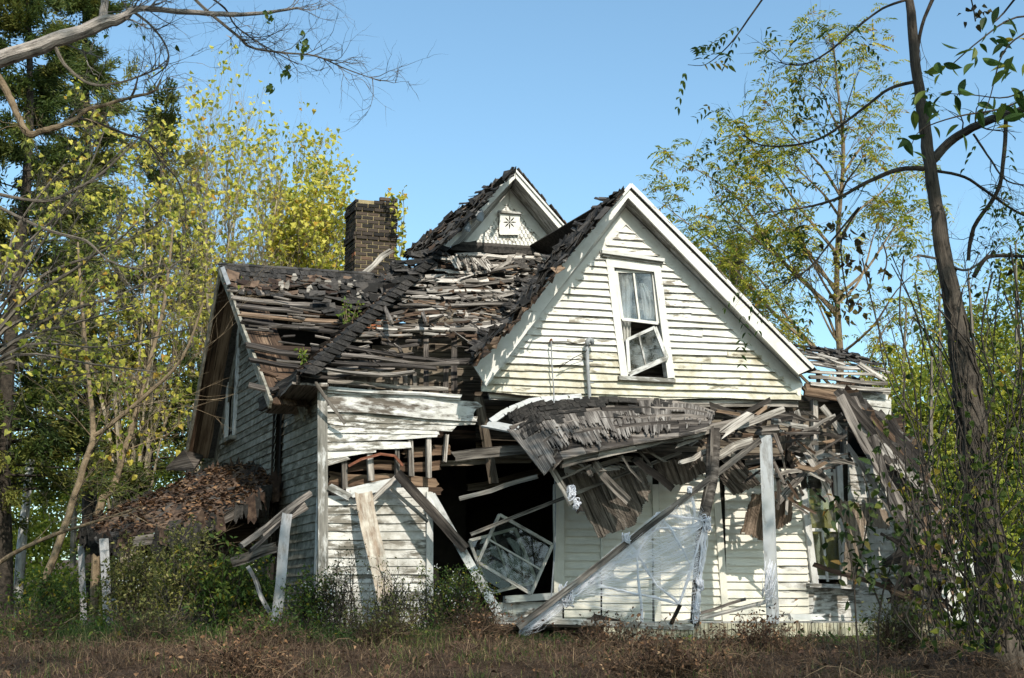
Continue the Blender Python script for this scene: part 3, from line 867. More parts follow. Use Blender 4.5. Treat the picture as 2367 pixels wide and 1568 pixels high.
# ---- side wall of the bay and the wing's gable end, built in metres
def side_walls():
    def rowwall(mb, pl, O, d, z0, z1, tl, tr, h=0.118, lap=0.022, mi=0, sag=0.0):
        z = z0
        while z < z1:
            a, b = tl(z), tr(z)
            if b - a > 0.05:
                seg = 8; rr = random.random(); u0, v0, ph = random.random() * 40, random.random() * 40, random.random() * 100
                b0 = len(mb.V)
                for i in range(seg + 1):
                    t = lerp(a, b, i / seg)
                    base = O + d * t
                    zz = z + 0.006 * mnoise.noise((ph, i * .4, 0))
                    T = Vector((base.x, base.y, zz + h + 0.01)) + pl.n * 0.003
                    Bo = Vector((base.x, base.y, zz)) + pl.n * (lap + 0.01 * mnoise.noise((ph, i * .5, 8)))
                    Bi = Vector((base.x, base.y, zz)) - pl.n * 0.004
                    mb.V.extend((tuple(T), tuple(Bo), tuple(Bi)))
                L = b - a
                for i in range(seg):
                    k = b0 + 3 * i
                    u, u2 = u0 + L * i / seg, u0 + L * (i + 1) / seg
                    mb.idx((k, k + 1, k + 4, k + 3), ((u, v0 + h), (u, v0), (u2, v0), (u2, v0 + h)), rr, mi)
                    mb.idx((k + 1, k + 2, k + 5, k + 4), ((u, v0), (u, v0 + .02), (u2, v0 + .02), (u2, v0)), rr, mi)
            z += h
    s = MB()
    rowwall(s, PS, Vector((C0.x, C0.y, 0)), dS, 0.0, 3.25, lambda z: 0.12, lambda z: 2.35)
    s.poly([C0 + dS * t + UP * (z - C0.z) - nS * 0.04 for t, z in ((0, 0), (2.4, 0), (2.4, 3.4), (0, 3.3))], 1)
    s.build('side_wall', ['paint_grim_shade', 'dark'], HOUSE)
    # wing gable end
    zl = pp(614, 916, PG).z; za = pp(538, 690, PG).z
    tA = (pp(538, 690, PG) - E0).dot(dS)
    tB = (pp(469, 1086, PG) - E0).dot(dS); zB = pp(469, 1086, PG).z
    tF = (pp(614, 916, PG) - E0).dot(dS)
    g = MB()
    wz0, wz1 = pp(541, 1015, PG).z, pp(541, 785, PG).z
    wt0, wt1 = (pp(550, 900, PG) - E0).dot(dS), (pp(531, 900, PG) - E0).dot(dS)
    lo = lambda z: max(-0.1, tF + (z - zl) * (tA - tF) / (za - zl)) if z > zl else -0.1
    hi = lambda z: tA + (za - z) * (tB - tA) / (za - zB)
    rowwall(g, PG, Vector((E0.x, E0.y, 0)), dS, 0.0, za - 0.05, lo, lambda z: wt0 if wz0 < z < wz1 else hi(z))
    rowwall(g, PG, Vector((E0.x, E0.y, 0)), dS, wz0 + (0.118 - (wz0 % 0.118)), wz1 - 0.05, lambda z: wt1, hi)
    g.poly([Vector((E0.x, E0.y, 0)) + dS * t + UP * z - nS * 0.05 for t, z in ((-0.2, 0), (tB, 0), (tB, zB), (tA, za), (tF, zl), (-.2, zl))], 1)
    g.build('wing_gable_wall', ['paint_grim_shade', 'dark'], HOUSE)
    P = lambda t, z, o: Vector((E0.x, E0.y, 0)) + dS * t + UP * z + nS * o
    wf = MB()
    tm, tw = (wt0 + wt1) / 2, (wt1 - wt0) / 2
    for q in (-1, 1): wf.board(P(tm + q * tw, wz0, .03), P(tm + q * tw, wz1 + .1, .03), 0.13, 0.05, nS, rag=.03)
    wf.board(P(tm - tw - .1, wz1 + .1, .04), P(tm + tw + .1, wz1 + .1, .04), 0.22, 0.05, nS)
    wn = wf.build('window', 'trim_worn', HOUSE)
    c = MB(); c.board(P(tm - tw - .2, wz1 + .25, .08), P(tm + tw + .2, wz1 + .25, .08), 0.09, 0.13, nS); c.build('window_cap', 'paint_grim_shade', wn)
    c = MB(); c.board(P(tm - tw - .1, wz0, .06), P(tm + tw + .1, wz0, .06), 0.07, 0.12, nS); c.build('sill', 'paint_grim_shade', wn)
    c = MB()
    for zz in (wz0 + .08, (wz0 + wz1) / 2, wz1 - .05): c.board(P(tm - tw + .05, zz, -.04), P(tm + tw - .05, zz, -.04), 0.06, .03, nS)
    for q in (-1, 1): c.board(P(tm + q * (tw - .1), wz0, -.04), P(tm + q * (tw - .1), wz1, -.04), 0.05, .03, nS)
    sh = c.build('sash', 'paint_grim_shade', wn)
    c = MB(); c.poly([P(tm - tw, wz0, -.045), P(tm + tw, wz0, -.045), P(tm + tw, wz1, -.045), P(tm - tw, wz1, -.045)]); c.build('pane', 'glass', sh)
    # rake trim and deep soffit of the wing
    ap = pp(510, 612, PGR); ft = pp(627, 925, PGR); bk = pp(428, 1052, PGR)
    o = -(nS * 0.55)
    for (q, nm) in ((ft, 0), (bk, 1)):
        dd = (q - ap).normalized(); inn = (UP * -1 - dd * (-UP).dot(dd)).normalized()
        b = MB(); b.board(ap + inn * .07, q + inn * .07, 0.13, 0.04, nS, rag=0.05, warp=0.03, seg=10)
        b.build('rake_board', 'paint_grim_shade', HOUSE)
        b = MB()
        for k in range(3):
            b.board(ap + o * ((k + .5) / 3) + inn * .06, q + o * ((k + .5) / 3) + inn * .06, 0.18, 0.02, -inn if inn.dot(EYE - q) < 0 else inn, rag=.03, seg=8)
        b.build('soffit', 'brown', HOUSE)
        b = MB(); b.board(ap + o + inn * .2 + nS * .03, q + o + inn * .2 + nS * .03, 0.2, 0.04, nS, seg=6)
        b.build('frieze_board', 'paint_grim_shade', HOUSE)
    # eave return at the far foot
    b = MB()
    r0 = [pp(384, 1080, PGR, 0.25), pp(425, 1040, PGR, .05), pp(470, 1052, PGR, -.3), pp(450, 1082, PGR, 0)]
    b.poly(r0, 0, .4, .06, UP)
    b.build('eave_return', 'greyd', HOUSE)
    # white metal flashing at the apex
    b = MB(); b.pboard(514, 618, PGR, 529, 658, PGR, 10, 0.01, 0.06, seg=2)
    b.build('flashing', 'metal', HOUSE)
side_walls()

# ---- roofs
hipx = lambda y: 1020 - (y - 570) * 1.096
val = [(585, 1292), (640, 1248), (700, 1208), (760, 1170), (830, 1118), (900, 1075)]

def shingle_field(mb, pl, poly, n, size=(0.16, 0.26), mi=0, tilt=0.18, lift=0.05, dirx=None):
    e1 = (dF - pl.n * dF.dot(pl.n)).normalized() if dirx is None else dirx
    e2 = pl.n.cross(e1)
    for _ in range(n):
        x, y = sample(poly)
        rsh = random.random() ** 1.6 * .9
        P = pp(x, y, pl, random.uniform(0.0, lift))
        a = e1 + rv(tilt); a.normalize()
        nn = (pl.n + rv(tilt)).normalized()
        b = nn.cross(a).normalized()
        w_, h_ = random.uniform(*size), random.uniform(*size) * .8
        q = [P + a * (w_ * sx * random.uniform(.7, 1.1)) / 2 + b * (h_ * sy * random.uniform(.7, 1.1)) / 2 for sx, sy in ((-1, -1), (1, -1), (1, 1), (-1, 1))]
        q[random.randrange(4)] += nn * random.uniform(0, 0.07)
        mb.poly(q, mi, rsh, 0.008, nn)

def rubble(mb, pl, poly, n, lpx=(30, 90), wpx=(5, 11), ang=(-25, 30), off=(0.03, 0.15), mi=0, t=0.02):
    for _ in range(n):
        x, y = sample(poly)
        l, a = random.uniform(*lpx), R(random.uniform(*ang))
        dx, dy = math.cos(a) * l / 2, math.sin(a) * l / 2
        o = random.uniform(*off)
        A, B = pp(x - dx, y - dy, pl, o + random.uniform(-.03, .03)), pp(x + dx, y + dy, pl, o + random.uniform(-.03, .03))
        mb.board(A, B, random.uniform(*wpx) * mpx(A.y), t, pl.n + rv(.25), rag=0.28, warp=0.05, mi=mi)

def bay_roof():
    holes = [[(1045, 630), (1130, 640), (1150, 668), (1085, 685), (1030, 662)], [(1150, 655), (1215, 650), (1200, 690), (1150, 700)], [(985, 655), (1030, 640), (1020, 668), (980, 680)],
             [(930, 720), (1050, 722), (1045, 748), (920, 745)],
             [(965, 765), (1180, 770), (1140, 830), (1100, 905), (980, 905)],
             [(848, 775), (920, 772), (925, 792), (850, 800)],
             [(1150, 690), (1200, 690), (1190, 708), (1140, 706)],
             [(900, 812), (990, 805), (985, 905), (930, 905)], [(750, 866), (1040, 868), (1040, 900), (750, 900)]]
    mb = MB()
    y = 590.0
    while y < 868:
        xl, xr = hipx(y) - 4, interp(val, y) + 6
        x = xl
        while x < xr - 15:
            ln = random.uniform(90, 260)
            x1 = min(xr, x + ln)
            if xr - x1 < 40: x1 = xr
            sl_ = random.uniform(-0.02, 0.055)
            xm, ym = (x + x1) / 2, y + 2
            # split by holes
            steps = 14; run = None
            for i in range(steps + 1):
                xx = lerp(x, x1, i / steps); yy = y + sl_ * (xx - x)
                ok = not any(inside((xx, yy), h) for h in holes) and i < steps
                if ok and run is None: run = xx
                if (not ok) and run is not None:
                    if xx - run > 14:
                        mb.pboard(run, y + sl_ * (run - x), PH, xx, y + sl_ * (xx - x), PH, random.uniform(9, 15), 0.014, random.uniform(-.03, .03), face=PH.n, rag=0.26, warp=0.07, mi=0 if y < 770 and random.random() < .75 else 1, sag=random.uniform(0, .07))
                    run = None
            x = x1 + random.uniform(-6, 6)
        y += random.uniform(12, 14.5)
    # long sprung boards that bridge the gaps
    for (x0, y0, x1, y1, w_, sg, mi) in ((925, 702, 1220, 706, 13, .02, 0), (880, 752, 1180, 738, 16, .12, 0), (870, 760, 1170, 752, 10, .05, 0), (800, 806, 1130, 830, 13, .08, 1),
                                     (790, 822, 1060, 842, 14, .02, 1), (770, 838, 1010, 852, 13, .0, 1), (985, 668, 1230, 660, 12, .08, 0), (950, 690, 1240, 672, 9, .05, 0),
                                     (757, 856, 960, 862, 9, .02, 0), (1060, 610, 1270, 620, 15, .02, 0), (1050, 590, 1280, 600, 14, .0, 0), (930, 826, 1150, 836, 9, .06, 1)):
        mb.pboard(x0, y0, PH, x1, y1, PH, w_, 0.028, 0.07, face=PH.n, rag=0.22, warp=0.06, sag=sg, mi=mi)
    rubble(mb, PH, [(1030, 585), (1290, 590), (1240, 660), (1190, 720), (960, 720), (930, 700)], 34, (22, 80), (2, 8), (-20, 30), (.02, .10), 0, .012)
    rubble(mb, PH, [(930, 690), (1210, 690), (1120, 830), (760, 850)], 22, (20, 70), (2, 6), (-20, 50), (.02, .10), 1, .012)
    rubble(mb, PH, [(1060, 600), (1200, 600), (1180, 640), (1060, 640)], 9, (40, 80), (6, 12), (-40, -8), (.05, .16), 0, .012)
    zone = [(1030, 588), (1285, 592), (1240, 655), (1190, 730), (1150, 780), (830, 780), (940, 690)]
    shingle_field(mb, PH, zone, 110, (.03, .11), 2, .4, .10)
    shingle_field(mb, PH, zone, 90, (.03, .12), 0, .4, .10)
    shingle_field(mb, PH, [(1180, 600), (1290, 592), (1200, 720), (1120, 820), (1090, 800), (1190, 680)], 110, (.06, .18), 3, .5, .2)
    rubble(mb, PH, zone, 24, (40, 150), (8, 16), (-8, 10), (.03, .09), 0, .012)
    rubble(mb, PH, zone, 26, (30, 120), (6, 14), (-10, 12), (.02, .08), 2, .012)
    roof = mb.build('bay_roof', ['grey', 'greyd', 'brown', 'shingle'], HOUSE)
    # torn fringe of wood shingle at the top of the hip
    hs = MB()
    K = 30
    for i in range(K):
        q0, q1 = i / K, (i + 1.12) / K
        y0, y1 = lerp(566, 862, q0), lerp(566, 862, q1)
        w0 = lerp(26, 40, q0)
        for sgn, o in ((1, .13), (-1, .1)):
            A = pp(hipx(y0), y0, PH, .16); B = pp(hipx(y1) , y1 + 1, PH, .15)
            if sgn == 1:
                c, d = pp(hipx(y0) + w0 * .75, y0 + 8, PH, .08), pp(hipx(y1) + w0 * .75, y1 + 8, PH, .10)
            else:
                c, d = pp(hipx(y0) - w0 * .2, y0 - 3, PH, .02), pp(hipx(y1) - w0 * .2, y1 - 3, PH, .02)
            hs.poly([A + rv(.006), B + rv(.006) + PH.n * .02, d + rv(.02) + PH.n * .02, c + rv(.02)], 0, random.uniform(.05, .4), .008, PH.n)
    shingle_field(hs, PH, [(905, 600), (1020, 570), (1030, 585), (960, 650), (900, 660)], 60, (.12, .28), 0, .35, .15)
    hs.build('hip_shingles', 'shingle', roof)
    fr = MB()
    for i in range(26):
        x = lerp(1040, 1125, i / 25) + random.uniform(-3, 3)
        l = random.uniform(18, 36)
        fr.pboard(x, 592 + i * .3, PH, x + random.uniform(4, 22), 592 + l, PH, random.uniform(3, 6), .01, .22, rag=.3, face=PH.n, seg=3)
    fr.build('splintered_shingles', 'grey', roof)
    # bearing plates and short studs at the eave
    for x in (765, 800, 853, 913, 936, 958):
        b = MB(); b.pboard(x, 862, PF, x + 1, 904, PF, 9, .07, -.02, face=PF.n, rag=.05); b.build('stud', 'grey', HOUSE)
    for (x0, y0, x1, y1, w_, o) in ((757, 884, 1035, 901, 9, .06), (757, 862, 930, 868, 10, .1)):
        b = MB(); b.pboard(x0, y0, PF, x1, y1, PF, w_, .06, o, face=PF.n, rag=.12, warp=.02); b.build('wall_plate', 'grey', HOUSE)
    for (x0, y0, x1, y1, w_) in ((912, 780, 962, 892, 9), (985, 765, 985, 905, 12), (1050, 770, 1050, 905, 14), (1032, 840, 1030, 910, 12), (1068, 740, 1140, 800, 14), (880, 690, 905, 745, 9), (975, 715, 985, 748, 8)):
        b = MB(); b.pboard(x0, y0, PH, x1, y1, PF, w_, .06, -.1, rag=.1); b.build('rafter', 'greyd', HOUSE)
    # attic partition seen through the missing boards
    a = MB()
    y = 715
    while y < 925:
        h = random.uniform(15, 19)
        for x0, x1 in ((max(760, hipx(y) + 90), 960), (960, 1150)):
            if x1 - x0 < 20: continue
            a.pboard(x0, y + h / 2, PF, x1, y + h / 2 + 4, PF, h - 1, .025, -1.15, face=PF.n, rag=.04, r=random.uniform(.4, 1))
        y += h
    a.build('attic_wall', 'inner', HOUSE)
    # eave overhang to the left of the bay
    e = MB()
    e0, e1 = pp(690, 868, PH, .02), pp(604, 937, PS.off(.5))
    e.board(e0, e1, .2, .05, nS, rag=.12, warp=.05)
    e.board(e0 + Vector((0.15, 0.1, -.1)), e1 + Vector((.3, 0.1, -.1)), .5, .03, UP * -1, rag=.06)
    e.build('eave', 'greyd', HOUSE)
    # hidden left slope of the bay, from the hip back to the wing
    h = MB()
    h.poly([pp(1020, 568, PH, .05), pp(700, 864, PH, .05), pp(668, 872, PRW, .05), pp(985, 592, PRW, .05)], 0)
    for i in range(40):
        q = random.random(); x, y = lerp(1005, 690, q), lerp(580, 858, q)
        h.pboard(x, y, PH, x + random.uniform(-40, 5), y + random.uniform(8, 34), PRW, random.uniform(5, 12), .02, .04, rag=.3)
    h.build('bay_side_roof', 'felt', HOUSE)
bay_roof()

def wing_roof():
    rakex = lambda y: interp([(608, 508), (690, 536), (730, 555), (800, 590), (925, 628)], y)
    mb = MB()
    m = 0.085
    y = 668.0
    while y < 905:
        x0 = rakex(y) + random.uniform(-6, 5)
        x1 = min(1000, hipx(y + 20) + 20)
        if y > 800: x0 = random.choice((575, 600, 640))
        gap = 752 < y < 790 or 812 < y < 838
        x = x0
        while x < x1 - 10:
            xe = min(x1, x + random.uniform(110, 300))
            if gap and x < 700:
                xe2 = x + 60
                if random.random() < .3: mb.pboard(x, y, PRW, xe2, y + 5, PRW, 8, .02, .02, face=PRW.n, rag=.2, mi=1)
            else:
                mb.pboard(x, y + m * (x - x0), PRW, xe, y + m * (xe - x0) + random.uniform(-3, 5), PRW, random.uniform(19, 23), .026, random.uniform(0, .04), face=PRW.n, rag=.14, warp=.035, mi=random.choice((0, 0, 0, 2)), sag=random.uniform(0, .05))
            x = xe
        y += random.uniform(17, 20)
    for a in ((570, 800, 760, 830, 20), (578, 832, 720, 858, 14), (625, 905, 760, 850, 10)):
        mb.pboard(*a[:2], PRW, *a[2:4], PRW, a[4], .04, .08, face=PRW.n, rag=.15, warp=.05, mi=0)
    rubble(mb, PRW, [(560, 690), (860, 690), (760, 820), (600, 780)], 22, (25, 80), (3, 7), (0, 12), (.03, .08), 0)
    # deck under the boards so that gaps look into shade
    ro = mb.build('wing_roof', ['greyd', 'grey', 'brown'], HOUSE)
    s = MB()
    Lr, Lc = 44, 4
    ridge = lambda x: 610 + (x - 510) * 0.066
    for row in range(6):
        for i in range(34):
            x = 512 + i * 10.5 + (row % 2) * 5 + random.uniform(-1, 1)
            y0 = ridge(x) + row * 11
            if row > 3 and random.random() < .45: continue
            if row > 1 and random.random() < .12: continue
            xx = x + row * 4
            q = [pp(xx, y0, PRW, .05), pp(xx + 11, y0 + 1, PRW, .05), pp(xx + 16 + random.uniform(-2, 2), y0 + 14 + random.uniform(-2, 2), PRW, random.uniform(.05, .09)), pp(xx + 5, y0 + 13, PRW, random.uniform(.05, .08))]
            s.poly(q, 0, random.uniform(.1, .55), .01, PRW.n)
    shingle_field(s, PRW, [(700, 650), (880, 640), (960, 610), (900, 690), (800, 730), (740, 720)], 130, (.14, .34), 0, .3, .16)
    shingle_field(s, PRW, [(530, 630), (860, 650), (840, 690), (540, 670)], 60, (.14, .3), 1, .25, .1)
    # torn pale underlay patches
    t = s
    for i in range(13):
        x = 655 + i * 15 + random.uniform(-6, 6); y = 640 + i * 1.6 + random.uniform(-3, 24)
        P = pp(x, y, PRW, .12)
        q = [P + Vector((math.cos(a) * random.uniform(.03, .09), 0, math.sin(a) * random.uniform(.04, .12))) for a in (0, 1.2, 2.3, 3.6, 5)]
        t.poly(q, 2, random.random(), .006, PRW.n)
    s.build('shingles', ['shingle', 'felt', 'grey'], ro)
    # ridge cap
    rc = MB()
    for i in range(22):
        x = 509 + i * 16
        A, B = pp(x, ridge(x) + random.uniform(-1, 1), PRW, .03), pp(x + 18, ridge(x + 18) + random.uniform(-1, 1), PRW, .04)
        rc.board(A, B, .22, .02, PRW.n + UP * .6, rag=.06)
    rc.build('ridge_cap', 'shingle', ro)
    # back slope
    b = MB()
    A, B = pp(510, 612, PGR), pp(860, 634, PRW)
    q = pp(428, 1052, PGR)
    b.poly([A, B, B + (q - A), q], 0, .5, .05, Vector((0, 0, 1)))
    b.build('wing_back_roof', 'shingle', HOUSE)
    # floor of the attic under the wing, and its front wall, keep the inside dark
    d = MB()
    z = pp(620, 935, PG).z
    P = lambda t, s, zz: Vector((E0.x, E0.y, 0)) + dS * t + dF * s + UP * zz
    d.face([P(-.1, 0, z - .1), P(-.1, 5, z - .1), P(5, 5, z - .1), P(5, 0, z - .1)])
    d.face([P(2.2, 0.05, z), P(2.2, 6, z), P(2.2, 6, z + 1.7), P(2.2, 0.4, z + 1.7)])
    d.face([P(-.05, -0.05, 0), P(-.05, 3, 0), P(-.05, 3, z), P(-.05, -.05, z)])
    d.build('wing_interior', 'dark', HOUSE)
wing_roof()

def gable_roofs():
    # front gable, left slope: planks, then layers of loose black shingle
    mb = MB()
    rk = lambda q: (lerp(1456, 1097, q), lerp(431, 846, q))
    poly = [(1456, 430), (1385, 488), (1316, 548), (1262, 606), (1218, 672), (1165, 750), (1104, 806), (1097, 845)]
    mb.ppoly(PGL, poly, -0.02, 0, .05)
    poly = [(1447, 432), (1385, 484), (1316, 548), (1262, 606), (1218, 672), (1165, 750), (1104, 800), (1095, 832)]
    shingle_field(mb, PGL, poly, 420, (.12, .30), 1, .35, .16)
    shingle_field(mb, PGL, [(1300, 600), (1230, 700), (1110, 800), (1098, 845), (1200, 740), (1320, 590)], 90, (.1, .2), 2, .4, .12)
    for i in range(26):
        q = random.uniform(.05, .95); x, y = rk(q)
        mb.pboard(x, y, PGL, x - random.uniform(25, 60), y + random.uniform(-26, 4), PGL, random.uniform(5, 9), .02, random.uniform(.03, .12), rag=.25, mi=3, face=PGL.n)
    mb.pboard(1440, 444, PGL, 1099, 838, PGL, 13, .03, .03, rag=.2, mi=2, face=PGL.n, warp=.03)
    # right slope and the left one carried back
    ap = gA; rf = pp(1878, 851, PR)
    bk = dS * 3.4
    n = (rf - ap).cross(bk).normalized(); n = n if n.z > 0 else -n
    mb.poly([ap, rf, rf + bk, ap + bk], 1, .3, .05, n)
    for i in range(26):
        q = i / 26; A = lerp(ap, rf, q); B = lerp(ap, rf, q + .055)
        for k in range(3):
            o = dS * (k * .2 - .03 + random.uniform(-.02, .02))
            mb.poly([A + o + n * .03, B + o + n * .02, B + o + dS * .2 + n * .02, A + o + dS * .2 + n * .03], 1, random.random(), .012, n)
    mb.build('front_gable_roof', ['felt', 'shingle', 'brown', 'greyd'], HOUSE)
    # dormer
    d = MB()
    poly = [(1192, 393), (1150, 418), (1085, 466), (1000, 532), (928, 592), (1000, 584), (1022, 570)]
    d.ppoly(PDL, poly, -.02, 0, .05)
    shingle_field(d, PDL, poly, 300, (.14, .34), 1, .35, .14)
    shingle_field(d, PDL, poly, 40, (.1, .25), 2, .4, .14)
    for i in range(16):
        q = random.uniform(.1, .95); x, y = lerp(1190, 1022, q), lerp(395, 568, q)
        d.pboard(x, y, PDL, x - random.uniform(25, 60), y + random.uniform(-10, 18), PDL, random.uniform(4, 8), .02, random.uniform(.03, .12), rag=.25, mi=3, face=PDL.n)
    ap = dA; rf = pp(1320, 537, PDR); bk = dS * 3.0
    n = (rf - ap).cross(bk).normalized(); n = n if n.z > 0 else -n
    d.poly([ap, rf, rf + bk, ap + bk], 1, .3, .05, n)
    for i in range(12):
        q = i / 12; A = lerp(ap, rf, q); B = lerp(ap, rf, q + .1)
        o = dS * random.uniform(-.06, .02)
        d.poly([A + o + n * .05, B + o + n * .03, B + o + dS * .3 + n * .03, A + o + dS * .3 + n * .05], 1 if i < 9 else 2, random.random(), .015, n)
    dr = d.build('dormer_roof', ['felt', 'shingle', 'brown', 'greyd'], HOUSE)
    # wall with fish scale shingles
    f = MB()
    f.ppoly(PD, [(1176, 440), (1300, 570), (1280, 585), (1040, 585), (1060, 555)], -.02, 2)
    tri = [(1176, 466), (1103, 553), (1260, 562)]
    row = 0; y = 468
    while y < 566:
        x = 1096 + (row % 2) * 4.5
        while x < 1268:
            if inside((x, y), [(1176, 458), (1094, 560), (1272, 568)]):
                w_ = 7.6; h = 14
                tl = (x - 1100) * 0.04
                q = [pp(x - w_ / 2, y - 2 + tl, PD, .012), pp(x - w_ / 2, y + 5 + tl, PD, .022), pp(x - w_ / 5, y + 9 + tl, PD, .026), pp(x + w_ / 5, y + 9 + tl, PD, .026), pp(x + w_ / 2, y + 5 + tl, PD, .022), pp(x + w_ / 2, y - 2 + tl, PD, .012)]
                f.poly(q, 0, random.random(), .012, PD.n)
            x += 9.2
        y += 8.6; row += 1
    f.build('dormer_wall', ['paint', 'trim_worn', 'greyd'], HOUSE)
    def tri_board(name, mat, pl, pts, off, th=.03):
        b = MB(); b.poly([pp(x, y, pl, off) for x, y in pts], 0, .5, th, pl.n); return b.build(name, mat, HOUSE)
    for pts in ([(1192, 391), (1022, 568), (1040, 572), (1191, 412)], [(1193, 391), (1320, 537), (1306, 545), (1192, 412)]):
        tri_board('rake_board', 'trim', PDR, pts, .02)
        pts2 = [(pts[0][0], pts[0][1] + 0), (pts[1][0], pts[1][1]), (pts[1][0] + (4 if pts[1][0] < 1100 else -3), pts[1][1] + 1.5), (pts[0][0], pts[0][1] + 7)]
        tri_board('rake_moulding', 'trim', PDR, pts2, .05)
    for (a0, a1, c0, c1) in (((1191, 412), (1040, 572), (1178, 440), (1078, 556)), ((1192, 412), (1306, 545), (1180, 440), (1282, 563))):
        b = MB()
        A0, A1, B0, B1 = pp(*a0, PDR, -.02), pp(*a1, PDR, -.02), pp(*c0, PD, .03), pp(*c1, PD, .03)
        for k in range(3):
            g = lambda s, q: lerp(lerp(A0, A1, s), lerp(B0, B1, s), q)
            b.face([g(0, k / 3 + .005), g(1, k / 3 + .005), g(1, (k + 1) / 3 - .005), g(0, (k + 1) / 3 - .005)], [(0, k), (1, k), (1, k + .3), (0, k + .3)], random.random() * .4 + .3)
        b.build('soffit', 'trim_worn', HOUSE)
    # frieze on the wall each side of the scales
    tri_board('frieze_board', 'trim', PD, [(1178, 436), (1070, 562), (1104, 556), (1176, 470)], .02, .02)
    tri_board('frieze_board', 'trim', PD, [(1179, 436), (1288, 570), (1260, 564), (1177, 470)], .02, .02)
    # carved panel: arch and petals cut right through
    pn = MB()
    def uvp(u, v): return (lerp(1155, 1202, u) + (-1 * v), lerp(493, 543, v))
    c = (.5, .42)
    K = 48; ring = []
    def hole_r(a):
        # a petal pattern outline around the centre
        return 0
    outer = []
    for i in range(K):
        a = 2 * math.pi * i / K
        ca, sa = math.cos(a), math.sin(a)
        s = min(.5 / abs(ca) if abs(ca) > 1e-6 else 9, (.58 if sa > 0 else .42) / abs(sa) if abs(sa) > 1e-6 else 9)
        outer.append((c[0] + ca * s, c[1] + sa * s))
    star = []
    for i in range(K):
        a = 2 * math.pi * i / K
        r_ = 0.30
        star.append((c[0] + math.cos(a) * r_, c[1] + math.sin(a) * r_))
    for i in range(K):
        j = (i + 1) % K
        pn.poly([pp(*uvp(*outer[i]), PD, .075), pp(*uvp(*outer[j]), PD, .075), pp(*uvp(*star[j]), PD, .075), pp(*uvp(*star[i]), PD, .075)], 0, .6, .02, PD.n)
    NPET = 8
    for k in range(NPET):
        a0 = 2 * math.pi * (k + .5) / NPET
        wd = math.pi / NPET
        # solid wedge between two petals (wide at rim, thin in the middle)
        pts = []
        for (rr, da) in ((.04, -.5), (.16, -.42), (.305, -.86), (.305, 0), (.305, .86), (.16, .42), (.04, .5)):
            pts.append((c[0] + math.cos(a0 + da * wd) * rr, c[1] + math.sin(a0 + da * wd) * rr))
        if 3.6 < (a0 % (2 * math.pi)) < 5.9: pts = [(c[0] + (x - c[0]) * 1.0, c[1] + (y - c[1])) for x, y in pts]
        pn.poly([pp(*uvp(*q), PD, .073) for q in pts], 0, .6, .018, PD.n)
    pnl = pn.build('carved_panel', 'trim', HOUSE)
    b = MB(); b.ppoly(PD, [(1157, 495), (1200, 495), (1199, 541), (1156, 541)], .045); b.build('panel_backing', 'dark', pnl)
    b = MB(); b.pboard(1151, 490, PD, 1206, 494, PD, 5, .06, .09, face=PD.n); b.build('panel_ledge', 'trim_worn', pnl)
    # shingled apron under the dormer
    b = MB()
    for k, (y0, y1) in enumerate(((560, 569), (566, 575), (572, 582))):
        b.pboard(1046 - k * 2, y0 + 2, PD, 1292 + k * 2, y1 + 8, PD, 9, .03, .05 + .03 * k, face=PD.n, rag=.1, warp=.02)
    b.build('dormer_apron', 'shingle', HOUSE)
    # curled shingle tabs hung on the rake
    b = MB()
    for (x, y, s) in ((1108, 497, 1), (1080, 524, .8)):
        pts = [pp(x + s * dx, y + s * dy, PDR, .07 + .02 * i) for i, (dx, dy) in enumerate(((-10, -8), (6, -14), (12, 2), (8, 16), (-2, 14), (-8, 6)))]
        b.poly(pts, 0, .6, .01, PDR.n)
    b.build('loose_shingle_tabs', 'metal', dr)
gable_roofs()

def chimney():
    zt = at(860, 452, 22.6).z
    base = at(868, 632, 22.6); top = at(868, 452, 22.6)
    bw = 98 * mpx(22.6) / math.cos(A_F) * .97
    zb = base.z - 1.2
    cs = dS
    ch = MB()
    c2 = Vector((base.x, base.y, 0)) + dS * .32
    dep = .62
    ch.box(c2 + UP * (zb + zt - .1) / 2, dF * (bw / 2 - .002), dS * (dep / 2 - .002), UP * ((zt - .12 - zb) / 2), 1, .5)
    h = 0.079
    z = zt - .02; row = 0
    x0 = -bw / 2
    while z > zb:
        flare = .03 if 2 < row < 4 else (.012 if row <= 2 else (.025 if row in (9, 10) else 0))
        for (O, d, nn, W) in ((c2 - dS * dep / 2, dF, -dS, bw), (c2 - dF * bw / 2, dS, -dF, dep), (c2 + dF * bw / 2, dS, dF, dep), (c2 + dS * dep / 2, dF, dS, bw)):
            L = .215
            t = -W / 2 - (L / 2 if row % 2 else 0)
            while t < W / 2 - .01:
                a, b = max(-W / 2, t + .008), min(W / 2, t + L - .008)
                t += L
                if b - a < .03: continue
                if row == 0 and (a < 0.02 if d is dF else True): continue
                if row == 1 and d is dF and a < -.1: continue
                cc = O + d * ((a + b) / 2) + nn * (-.018 + flare + random.uniform(-.006, .006)) + UP * (z - h / 2)
                rr = random.random() * .72
                if 12 <= row <= 15 and random.random() < .22 or row > 18 and random.random() < .35: rr = .95 if random.random() < .45 else .8
                ch.box(cc, d * ((b - a) / 2), nn * .03, UP * (h / 2 - .0095), 0, rr)
        z -= h; row += 1
    ch.build('chimney', ['brick', 'mortar'], HOUSE)
    b = MB(); b.pboard(842, 635, 22.0, 908, 578, 22.0, 13, .02, 0, rag=.3, warp=.1)
    b.build('chimney_flashing', 'grey', HOUSE)
chimney()

